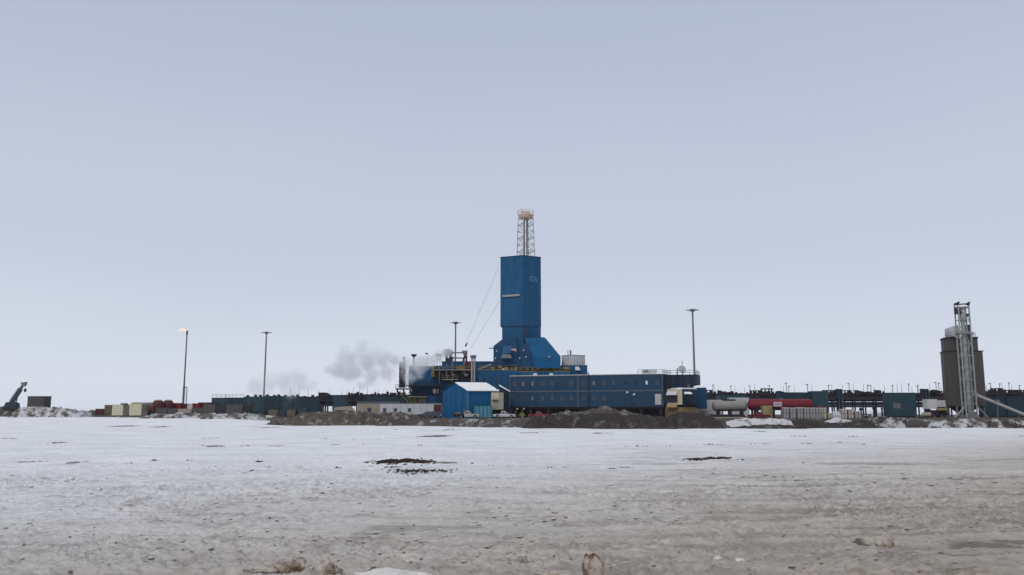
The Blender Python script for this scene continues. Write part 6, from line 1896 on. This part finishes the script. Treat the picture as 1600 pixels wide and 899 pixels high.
# dark red round-topped tanks
for a, b, pc, rp, Y, lab in ((238, 256, 633.5, 8.6, 300, 'left dark red round tank with dusty top'), (254, 271, 633.5, 8.4, 303, 'right dark red round tank with dusty top')):
    q = P((a + b) / 2, pc, Y)
    t = thing('round_tank', lab, 'tank', (q.x, Y, PADZ), group='dark red round tanks')
    r = (b - a) / 2 / F * Y
    zt_ = ZZ(625, Y) - PADZ
    MB().lathe([(r, 0.1), (r, zt_ * 0.62), (r * 0.93, zt_ * 0.8), (r * 0.7, zt_ * 0.94), (r * 0.3, zt_), (0.05, zt_ + 0.03)], (0, 0, 0), n=22).build('vessel', M['red_dark'], t, smooth=True)
    MB().lathe([(r * 1.02, 0), (r * 1.02, 0.12), (r * 0.9, 0.13)], (0, 0, 0), n=22).build('base_ring', M['steel_dark'], t)
    MB().lathe([(r * 0.72, zt_ * 0.945), (r * 0.4, zt_ * 1.01), (0.05, zt_ + 0.08)], (0, 0, 0), n=18).build('dust_cap', M['tan'], t, smooth=True)
t, L_, r_, zc = htank('red_cylinder', 'short dark red cylinder lying left of the round tanks', 'tank', 230, 243, 638.5, 4.8, 296, M['red_dark'], 0, 2)
for a, b, tp_, Y, m_, lab in ((271, 283, 630.5, 305, 'red', 'red box right of the round tanks'), (283, 293, 631.5, 306, 'red_dark', 'dark red box at the foot of the flare stack'), (293, 301, 632.5, 304, 'tank_white', 'small pale box between two red boxes'),
                             (300, 312, 631, 305, 'red', 'red box right of the small pale box'), (310, 331, 629.5, 310, 'red_dark', 'long dark red box left of the teal modules')):
    box_unit('red_box', lab, 'box', a, b, tp_, Y, 2.5, M[m_], group='boxes near the flare stack')
for a, b, tp_, Y, m_, lab in ((244, 262, 638, 291, 'crate_dark', 'leftmost of the low dark crates before the red tanks'), (262.5, 278, 638.5, 290, 'crate_dark', 'second of the low dark crates before the red tanks'), (278.5, 300, 639.5, 290, 'tan', 'low brown crate below the small pale box'),
                             (300.5, 318, 638, 289, 'crate_dark', 'low dark crate left of the tall grey boxes'), (318, 337, 632.5, 287, 'crate_dark', 'left tall grey box before the teal modules'), (337.5, 353, 634, 286, 'steel_dark', 'near-black box between the two tall grey boxes'),
                             (353.5, 380, 632.5, 284, 'crate_dark', 'wide grey-brown box before the teal modules'), (381, 392, 634.5, 283, 'steel_dark', 'dark narrow box right of the wide grey-brown box')):
    box_unit('storage_box', lab, 'box', a, b, tp_, Y, 2.4, M[m_], group='grey boxes on the left')
for a, b, tp_, Y, m_, lab in ((394, 414, 643, 278, 'teal_dark', 'low dark teal box left of the second dark post'), (420, 434, 641, 272, 'wood', 'low brown box before the teal modules'), (436, 448, 641, 268, 'teal_dark', 'small dark blue box left of the long mound'), (449, 462, 641, 266, 'wood', 'small brown box at the left end of the long mound'),
                             (463, 480, 638, 268, 'teal', 'small teal box behind the left end of the long mound')):
    box_unit('small_box', lab, 'box', a, b, tp_, Y, 2.0, M[m_], group='small boxes before the teal modules')

# crane on the far left
CY = 335
q = P(19, 636, CY)
crane = thing('mobile_crane', 'blue-grey crane with raised telescopic boom at the far left', 'crane', (q.x, CY, PADZ))
def kx(px, py=620): return XX(px, py, CY) - q.x
def kz(py): return ZZ(py, CY) - PADZ
MB().box(kx(8), kx(31), -1.2, 1.2, kz(641.5), kz(636.5)).build('carrier', M['steel_dark'], crane)
MB().hull([(kx(10), -1.2, kz(636.4)), (kx(30), -1.2, kz(636.4)), (kx(10), 1.2, kz(636.4)), (kx(30), 1.2, kz(636.4)), (kx(12), -1.1, kz(629)), (kx(22), -1.1, kz(628)), (kx(12), 1.1, kz(629)), (kx(22), 1.1, kz(628)), (kx(29), -1.1, kz(630)), (kx(29), 1.1, kz(630))]).build('upper_body', M['teal_dark'], crane)
MB().bar((kx(18.5), 0, kz(629)), (kx(31), 0, kz(608)), 1.65).build('boom', M['trim'], crane)
MB().bar((kx(30), 0, kz(609.5)), (kx(36.5), 0, kz(598.5)), 0.95).build('boom_extension', M['steel'], crane)
MB().bar((kx(26), 0, kz(630)), (kx(28.5), 0, kz(612.5)), 0.35).build('lift_cylinder', M['steel'], crane)
hd = MB().hull([(kx(31.5), -0.6, kz(598)), (kx(40), -0.6, kz(597)), (kx(40), 0.6, kz(597)), (kx(31.5), 0.6, kz(598)), (kx(34), -0.6, kz(604)), (kx(38.5), -0.6, kz(603)), (kx(34), 0.6, kz(604)), (kx(38.5), 0.6, kz(603))]).build('boom_head', M['steel'], crane)
MB().bar((kx(37.5), 0, kz(602)), (kx(38.6), 0, kz(609)), 0.12).build('cable', M['wire'], crane)
MB().lathe([(0.1, -0.9), (0.5, -0.5), (0.5, 0.2), (0.1, 0.6)], (kx(38.6), 0, kz(609.5)), n=10).build('hook_block', M['steel_dark'], crane)
for px in (12, 18, 24, 28):
    for yy in (-1.1, 1.1):
        wo = inst('wheel', wheel_me, None, crane, (kx(px), yy, 0.62)); wo.scale = (1.5, 1.5, 1.5)
        inst('rim', rim_me, None, wo, (0, 0, 0))
t, w, hh = block('grey_cabin', 'grey-blue cabin standing alone right of the crane', 'cabin', 43.5, 69.5, 620, 330, 5, None)
MB().box(-w / 2, w / 2, 0, 5, 0.4, hh).build('wall', M['crate_dark'], t)
MB().box(-w / 2 - 0.25, w / 2 + 0.25, -0.25, 5.25, hh, hh + 0.22).build('roof', M['steel'], t)
for k in range(6):
    x = -w / 2 + 0.1 + (w - 0.2) * k / 5
    MB().box(x - 0.06, x + 0.06, -0.05, -0.003, 0.45, hh - 0.03).build('wall_rib', M['crate_dark'], t)
MB().box(-w / 2 + 1.2, -w / 2 + 2.2, -0.06, -0.003, 0.5, 2.5).build('door', M['steel_dark'], t)
MB().box(-w / 2 + 0.2, w / 2 - 0.2, 0.2, 4.8, -0.1, 0.4).build('base', M['wood'], t)
# timber and small scrap in the left rubble
for k, (px, py, w_, Y, lab) in enumerate(((42, 636, 16, 322, 'brown timber bundle under the grey cabin left corner'), (63, 635.5, 12, 320, 'brown timber bundle under the grey cabin right corner'), (85, 637, 14, 319, 'tan timber bundle in the rubble right of the grey cabin'), (99, 640, 12, 316, 'dark timber bundle at the right end of the rubble'))):
    q = P(px, py, Y)
    t = thing('timber_bundle', lab, 'timber bundle', (q.x, Y, PADZ), R(8 * (k - 1)), group='timber bundles in the left rubble')
    W = w_ / F * Y
    H = max(0.6, q.z - PADZ)
    for j in range(3):
        for i in range(2):
            MB().box(-W / 2 + 0.15 * j, W / 2 - 0.1 * i, i * 0.6, i * 0.6 + 0.52, H * j / 3, H * (j + 1) / 3 - 0.04).build('timber', M['wood' if (i + j) % 2 else 'tan'], t)
for k, (px, w_, Y) in enumerate(((128, 5, 330), (137, 6, 332), (144, 5, 334), (152, 6, 330))):
    q = P(px, 640, Y)
    t = thing('drum', ('leftmost', 'second', 'third', 'rightmost')[k] + ' of four small dark drums on the left horizon', 'drum', (q.x, Y, PADZ), group='dark drums on the left horizon')
    r = w_ / F * Y / 2
    MB().lathe([(r * 0.9, 0), (r, 0.1), (r, 0.55), (r * 1.04, 0.6), (r, 0.65), (r, 1.35), (r * 0.9, 1.45)], (0, 0, 0), n=14).build('shell', M['steel_dark' if k % 2 else 'red_dark'], t)
    MB().cyl((r * 0.4, 0, 1.45), (r * 0.4, 0, 1.55), 0.12, n=8).build('bung', M['steel'], t)

# things below the camp building
for k, (px, py, lab) in enumerate(((806, 641, 'small dark machine right of the white pickup'), (816, 641, 'yellow-black machine between the two pickups'))):
    q = P(px, 645, 233)
    t = thing('small_machine', lab, 'machine', (q.x, 233, PADZ))
    MB().hull([(-0.9, -0.5, 0.2), (0.9, -0.5, 0.2), (-0.9, 0.5, 0.2), (0.9, 0.5, 0.2), (-0.7, -0.5, 1.3), (0.5, -0.5, 1.5), (-0.7, 0.5, 1.3), (0.5, 0.5, 1.5)]).build('body', M['yellow' if k else 'steel_dark'], t)
    MB().bar((-0.3, 0, 1.3), (0.4, 0, 2.6), 0.15).build('arm', M['yellow'], t)
    MB().box(0.25, 0.65, -0.2, 0.2, 2.4, 2.75).build('lamp', M['lamp'], t)
    for sx_ in (-0.6, 0.6):
        wo = inst('wheel', wheel_me, None, t, (sx_, -0.45, 0.3)); wo.scale = (0.7, 0.7, 0.7)
        wo = inst('wheel', wheel_me, None, t, (sx_, 0.45, 0.3)); wo.scale = (0.7, 0.7, 0.7)

# ------------------------------------------------------------------ peat patches and snow chunks
def clump(mb, x, y, z, r, hgt, rnd):
    n = 7
    a0 = rnd.uniform(0, 6)
    vs = [(x + rnd.uniform(-.2, .2) * r, y + rnd.uniform(-.2, .2) * r, z + hgt)]
    for ring, (rr, hh_) in enumerate(((0.6, 0.7), (1.0, -0.15))):
        for k in range(n):
            a = a0 + 2 * math.pi * k / n
            q_ = rr * r * rnd.uniform(0.7, 1.2)
            vs.append((x + math.cos(a) * q_, y + math.sin(a) * q_, z + hgt * hh_ * rnd.uniform(0.75, 1.2)))
    fs = [(0, 1 + k, 1 + (k + 1) % n) for k in range(n)]
    fs += [(1 + k, 1 + n + k, 1 + n + (k + 1) % n, 1 + (k + 1) % n) for k in range(n)]
    mb.add(vs, fs)


def patch(specs, cnt, rmin, rmax, seed):
    rnd = random.Random(seed)
    mb = MB()
    for (px, py, hw, hd) in specs:
        q = gp(px, py)
        for k in range(max(3, int(cnt * hw * hd))):
            u, v = rnd.gauss(0, 0.42), rnd.gauss(0, 0.42)
            x, y = q.x + u * hw, q.y + v * hd
            r = rnd.uniform(rmin, rmax) * (1.15 - 0.5 * min(1, math.hypot(u, v)))
            clump(mb, x, y, ground_z(x, y), r, r * rnd.uniform(0.3, 0.7), rnd)
    return mb


o = patch([(612, 722, 2.2, 3.6), (635, 720, 2.2, 3.4), (655, 722, 1.6, 3.0)], 48, 0.07, 0.26, 1).build('peat_patch', M['clod'])
tag(o, 'largest dark peat patch breaking through the snow in mid field', 'peat patch', kind='stuff')
o = patch([(622, 734, 1.3, 1.8), (650, 737, 2.4, 2.6), (690, 736, 1.8, 1.6), (612, 730, 1.2, 1.4)], 16, 0.05, 0.17, 2).build('peat_patch', M['clod'])
tag(o, 'broken dark peat patch just nearer than the largest one', 'peat patch', kind='stuff')
o = patch([(1085, 718, 1.6, 1.4), (1115, 717, 2.2, 1.4), (1132, 715, 1.0, 1.0)], 34, 0.06, 0.2, 3).build('peat_patch', M['clod'])
tag(o, 'dark peat patch in the snow on the right of mid field', 'peat patch', kind='stuff')
small = [(204, 724, 0.5, 0.5), (92, 693, 1.0, 1.2), (84, 694, 1.2, 1.6), (430, 699, 1.2, 1.4), (335, 699, 1.6, 1.6), (325, 697, 1.4, 1.8), (380, 698, 1.0, 1.2), (680, 682, 4, 3), (55, 721, 1.2, 0.8), (65, 720, 0.8, 0.6), (120, 723, 0.9, 0.7),
         (135, 722, 0.8, 0.6), (405, 720, 0.5, 0.5), (295, 720, 0.7, 0.5), (240, 721, 0.6, 0.5), (955, 731, 0.5, 0.5), (978, 729, 0.9, 0.6), (860, 729, 0.8, 0.6), (525, 697, 0.9, 1.0), (530, 730, 0.4, 0.4), (733, 723, 1.0, 0.7),
         (768, 727, 0.5, 0.4), (15, 686, 2, 2), (195, 667, 6, 6), (250, 668, 4, 5), (330, 685, 2, 2), (420, 668, 4, 5), (572, 697, 0.6, 0.9), (706, 698, 0.6, 0.8), (1000, 699, 2.2, 1.2), (1040, 699, 1.2, 1.0), (1110, 696, 2.0, 1.2), (1180, 695, 1.6, 1.2), (1200, 695, 1.0, 1.0),
         (1262, 694, 1.8, 1.4), (1345, 695, 1.5, 1.2), (1310, 692, 1.8, 1.4), (1250, 682, 2.4, 2.4), (1330, 682, 2.4, 2.4), (1160, 719, 1.4, 0.6), (1262, 723, 0.5, 0.4), (1375, 747, 0.3, 0.3), (1135, 749, 0.4, 0.3), (1595, 683, 1.2, 1.4), (1185, 674, 3, 3), (700, 672, 3, 4), (830, 677, 3, 3), (940, 678, 3, 3),
         (655, 698, 0.9, 0.9), (560, 686, 1.5, 1.6), (590, 686, 1.5, 1.6), (505, 684, 0.8, 1.0), (620, 671, 1.0, 1.4)]
o = patch(small, 5.0, 0.05, 0.2, 4).build('peat_freckles', M['clod'])
tag(o, 'small dark peat specks scattered across the snow', 'peat', kind='stuff')


def chunk(label, px, py, w_px, h_px, seed, material, name='snow_chunk', spiky=0.35, group=None, sink=0.25, flat=0.7):
    q = gp(px, py)
    sc_ = q.y / F
    W, H = w_px * sc_, h_px * sc_
    bm = bmesh.new()
    bmesh.ops.create_icosphere(bm, subdivisions=4, radius=1.0)
    rnd = np.random.RandomState(seed)
    for v in bm.verts:
        c = v.co
        n1_ = fbm(np.array([c.x * 1.3 + c.z * 0.7 + seed]), np.array([c.y * 1.3 - c.z * 0.6 + 5]), 5, seed, 0.6)[0] - 0.5
        n2_ = vnoise(np.array([c.x * 3 + c.z * 2 + seed]), np.array([c.y * 3 + c.z * 2.5]), seed + 3)[0] - 0.5
        k = 1 + n1_ * spiky * 3 + n2_ * spiky * 0.9
        v.co = Vector((c.x * W / 2 * k, c.y * W / 2 * flat * k, (c.z * 0.5 + 0.5) * H * (1 + n1_ * spiky * 2 + n2_ * 0.4) - H * sink))
    me_ = bpy.data.meshes.new(name)
    bm.to_mesh(me_); bm.free()
    me_.shade_smooth()
    me_.set_sharp_from_angle(angle=R(38))
    me_.materials.append(material)
    o = link(bpy.data.objects.new(name, me_))
    o.location = (q.x, q.y, ground_z(q.x, q.y) - 0.02)
    return tag(o, label, 'snow chunk', group)


chunk('upright brown-sided snow chunk at the bottom edge right of centre', 927, 908, 34, 40, 5, M['chunk'], spiky=0.2, sink=0.1)
chunk('small square dirty snow chunk left of the upright chunk', 823, 878, 18, 12, 8, M['chunk'])
chunk('upright pale snow chunk on the right beside a dark hollow', 1381, 850, 26, 22, 11, M['chunk'], spiky=0.3)
chunk('brown crested snow ridge at the lower left of centre', 458, 892, 56, 26, 14, M['chunk'], spiky=0.5)
chunk('peaked brown snow chunk beside the white drift at the bottom', 518, 898, 34, 28, 17, M['chunk'], spiky=0.5)
chunk('low crumbled snow chunk left of the crested ridge', 410, 893, 60, 11, 20, M['chunk'], spiky=0.4, flat=0.5)
chunk('flat dirty snow chunk with thin spike near the upright chunk', 862, 903, 50, 14, 23, M['chunk'], spiky=0.4, flat=0.5)
chunk('low dirty snow lump at the far left of the chunk row', 788, 881, 26, 8, 26, M['chunk'])
chunk('small white snow lump near the bottom on the right', 1122, 877, 12, 8, 29, M['drift'])
chunk('small white snow lump right of the other white lump', 1156, 879, 14, 6, 32, M['drift'])
chunk('brown lump on the white drift at the bottom', 588, 895, 24, 14, 35, M['chunk'], spiky=0.45)
chunk('wide white wind drift of snow at the bottom left of centre', 615, 902, 110, 20, 36, M['drift'], spiky=0.3, flat=0.45)
chunk('small peaked snow lump right of the white drift', 705, 878, 14, 9, 38, M['chunk'])
# crumbs of crusted snow
rnd = random.Random(21)
mb = MB()
for k in range(420):
    py = 637 + 260 * (rnd.random() ** 0.55)
    py = max(py, 745)
    px = rnd.uniform(-30, 1630)
    q = gp(px, py)
    if vnoise(np.array([q.x * 0.25]), np.array([q.y * 0.25]), 77)[0] < 0.42:
        continue
    r = rnd.uniform(0.03, 0.09) * (1.7 if rnd.random() < 0.06 else 1)
    clump(mb, q.x, q.y, ground_z(q.x, q.y), r, r * rnd.uniform(0.3, 0.7), rnd)
o = mb.build('snow_crumbs', M['crumb'], smooth=True)
tag(o, 'small crumbs of crusted dirty snow strewn over the near field', 'snow', kind='stuff')

mb = MB()
for k in range(4200):
    py = 728 + 165 * rnd.random() ** 1.9
    px = rnd.uniform(-30, 1630)
    q = gp(px, py)
    if vnoise(np.array([q.x * 0.16]), np.array([q.y * 0.16]), 87)[0] < 0.45:
        continue
    r = rnd.uniform(0.04, 0.15) * (0.5 + q.y / 70)
    clump(mb, q.x, q.y, ground_z(q.x, q.y), r, r * rnd.uniform(0.25, 0.5), rnd)
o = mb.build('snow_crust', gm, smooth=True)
tag(o, 'broken pale snow crust lying over the near and middle field', 'snow', kind='stuff')

# ------------------------------------------------------------------ steam
def steam(name, label, Y, puffs, dens, nscale, thr, seed, alb=(0.90, 0.92, 0.95)):
    """puffs: (px, py, radius px, y offset m); one closed domain round them, density from the puffs and noise"""
    pts = []
    for px, py, rp, dy in puffs:
        q = P(px, py, Y + dy)
        pts.append((q, rp / F * Y))
    lo = Vector([min(p[i] - r * 1.25 for p, r in pts) for i in range(3)])
    hi = Vector([max(p[i] + r * 1.25 for p, r in pts) for i in range(3)])
    c = (lo + hi) / 2
    mb = MB().box(*(lo.x - c.x, hi.x - c.x, lo.y - c.y, hi.y - c.y, lo.z - c.z, hi.z - c.z))
    m = bpy.data.materials.new(name + '_vapour')
    m.use_nodes = True
    nt = m.node_tree
    nt.nodes.clear()
    out = nd(nt, 'ShaderNodeOutputMaterial')
    pv = nd(nt, 'ShaderNodeVolumePrincipled')
    pv.inputs['Color'].default_value = (*alb, 1)
    pv.inputs['Anisotropy'].default_value = 0.2
    nt.links.new(pv.outputs[0], out.inputs['Volume'])
    g = nd(nt, 'ShaderNodeTexCoord')
    ns = nd(nt, 'ShaderNodeTexNoise')
    ns.inputs['Scale'].default_value = nscale
    ns.inputs['Detail'].default_value = 6
    ns.inputs['Roughness'].default_value = 0.66
    ns.inputs['Distortion'].default_value = 0.7
    off_ = nd(nt, 'ShaderNodeVectorMath', operation='ADD')
    off_.inputs[1].default_value = (seed * 13.1, seed * 7.7, seed * 3.3)
    nt.links.new(g.outputs['Object'], off_.inputs[0])
    nt.links.new(off_.outputs[0], ns.inputs['Vector'])
    acc = None
    for p, r in pts:
        dst = nd(nt, 'ShaderNodeVectorMath', operation='DISTANCE')
        dst.inputs[1].default_value = p - c
        nt.links.new(g.outputs['Object'], dst.inputs[0])
        k = nd(nt, 'ShaderNodeMath', operation='MULTIPLY_ADD')
        k.inputs[1].default_value = -1.0 / r
        k.inputs[2].default_value = 1.0
        nt.links.new(dst.outputs['Value'], k.inputs[0])
        if acc is None:
            acc = k.outputs[0]
        else:
            mxx = nd(nt, 'ShaderNodeMath', operation='SMOOTH_MAX')
            mxx.inputs[2].default_value = 0.25
            nt.links.new(acc, mxx.inputs[0]); nt.links.new(k.outputs[0], mxx.inputs[1])
            acc = mxx.outputs[0]
    # body + (noise - 0.5) * 1.6
    a = nd(nt, 'ShaderNodeMath', operation='MULTIPLY_ADD')
    a.inputs[1].default_value = 2.6; 
    nt.links.new(ns.outputs['Fac'], a.inputs[0])
    nt.links.new(acc, a.inputs[2])
    mr_ = nd(nt, 'ShaderNodeMapRange')
    mr_.interpolation_type = 'SMOOTHSTEP'
    mr_.inputs['From Min'].default_value = 1.3 + thr
    mr_.inputs['From Max'].default_value = 1.3 + thr + 0.75
    mr_.inputs['To Max'].default_value = dens
    nt.links.new(a.outputs[0], mr_.inputs[0])
    ins = nd(nt, 'ShaderNodeMath', operation='GREATER_THAN'); ins.inputs[1].default_value = -0.22
    nt.links.new(acc, ins.inputs[0])
    ml = nd(nt, 'ShaderNodeMath', operation='MULTIPLY')
    nt.links.new(mr_.outputs[0], ml.inputs[0]); nt.links.new(ins.outputs[0], ml.inputs[1])
    nt.links.new(ml.outputs[0], pv.inputs['Density'])
    me_ = mb.mesh(name)
    me_.materials.append(m)
    o = link(bpy.data.objects.new(name, me_))
    o.location = c
    return tag(o, label, 'steam', kind='stuff')


steam('steam_plume', 'white steam plume blowing across the left end of the rig', 251.0, [(703, 550, 7, 0), (695, 553, 10, 0), (684, 557, 12, 0), (672, 563, 14, 0), (660, 568, 15, 0), (648, 572, 16, 0), (638, 574, 15, 0), (640, 588, 13, 0), (630, 566, 12, 0), (618, 562, 11, 0), (606, 560, 9, 0), (655, 582, 11, 0)], 0.45, 0.26, -0.08, 1, alb=(0.995, 0.995, 0.995))
steam('steam_cloud', 'grey steam cloud drifting left of the rig', 254, [(563, 546, 17, 0), (546, 560, 24, 0), (572, 564, 27, 0), (596, 562, 22, 0), (612, 562, 15, 0), (528, 578, 21, 0), (552, 582, 24, 0), (580, 586, 21, 0), (602, 582, 17, 0), (514, 578, 13, 0), (562, 600, 12, 0)], 0.27, 0.17, 0.03, 2, alb=(0.955, 0.967, 0.985))
steam('steam_cloud', 'faint grey steam cloud above the teal modules', 296, [(468, 597, 24, 0), (445, 596, 20, 0), (425, 598, 20, 0), (400, 604, 16, 0), (486, 602, 14, 0), (455, 614, 18, 0)], 0.10, 0.12, 0.0, 3, alb=(0.93, 0.95, 0.975))

# ------------------------------------------------------------------ haze
mh = bpy.data.materials.new('cold_haze')
mh.use_nodes = True
mh.node_tree.nodes.clear()
ho = nd(mh.node_tree, 'ShaderNodeOutputMaterial')
hv = nd(mh.node_tree, 'ShaderNodeVolumePrincipled')
hv.inputs['Color'].default_value = (0.97, 0.98, 1.0, 1)
hv.inputs['Density'].default_value = 0.00006
hv.inputs['Anisotropy'].default_value = 0.3
mh.node_tree.links.new(hv.outputs[0], ho.inputs['Volume'])
mh.cycles.homogeneous_volume = True
hz = MB().box(-3700, 3700, -520, 4700, -1.6, 74).build('haze', mh)
tag(hz, 'thin cold haze lying over the whole field', 'haze', kind='stuff')

# ------------------------------------------------------------------ look-alikes in a row: say which one
ORD = ['leftmost', 'second', 'third', 'fourth', 'fifth', 'sixth', 'seventh', 'eighth', 'ninth', 'tenth', 'eleventh', 'twelfth', 'thirteenth']
same = {}
for o in list(SC.objects):
    if o.parent is None and 'label' in o.keys() and 'group' in o.keys():
        same.setdefault((o['group'], o['label']), []).append(o)
for (g_, l_), os_ in same.items():
    if len(os_) > 1:
        os_.sort(key=lambda q: q.location.x)
        for k, o in enumerate(os_):
            o['label'] = l_ + ', ' + ('leftmost' if k == 0 else 'rightmost' if k == len(os_) - 1 else ORD[k] + ' from left')
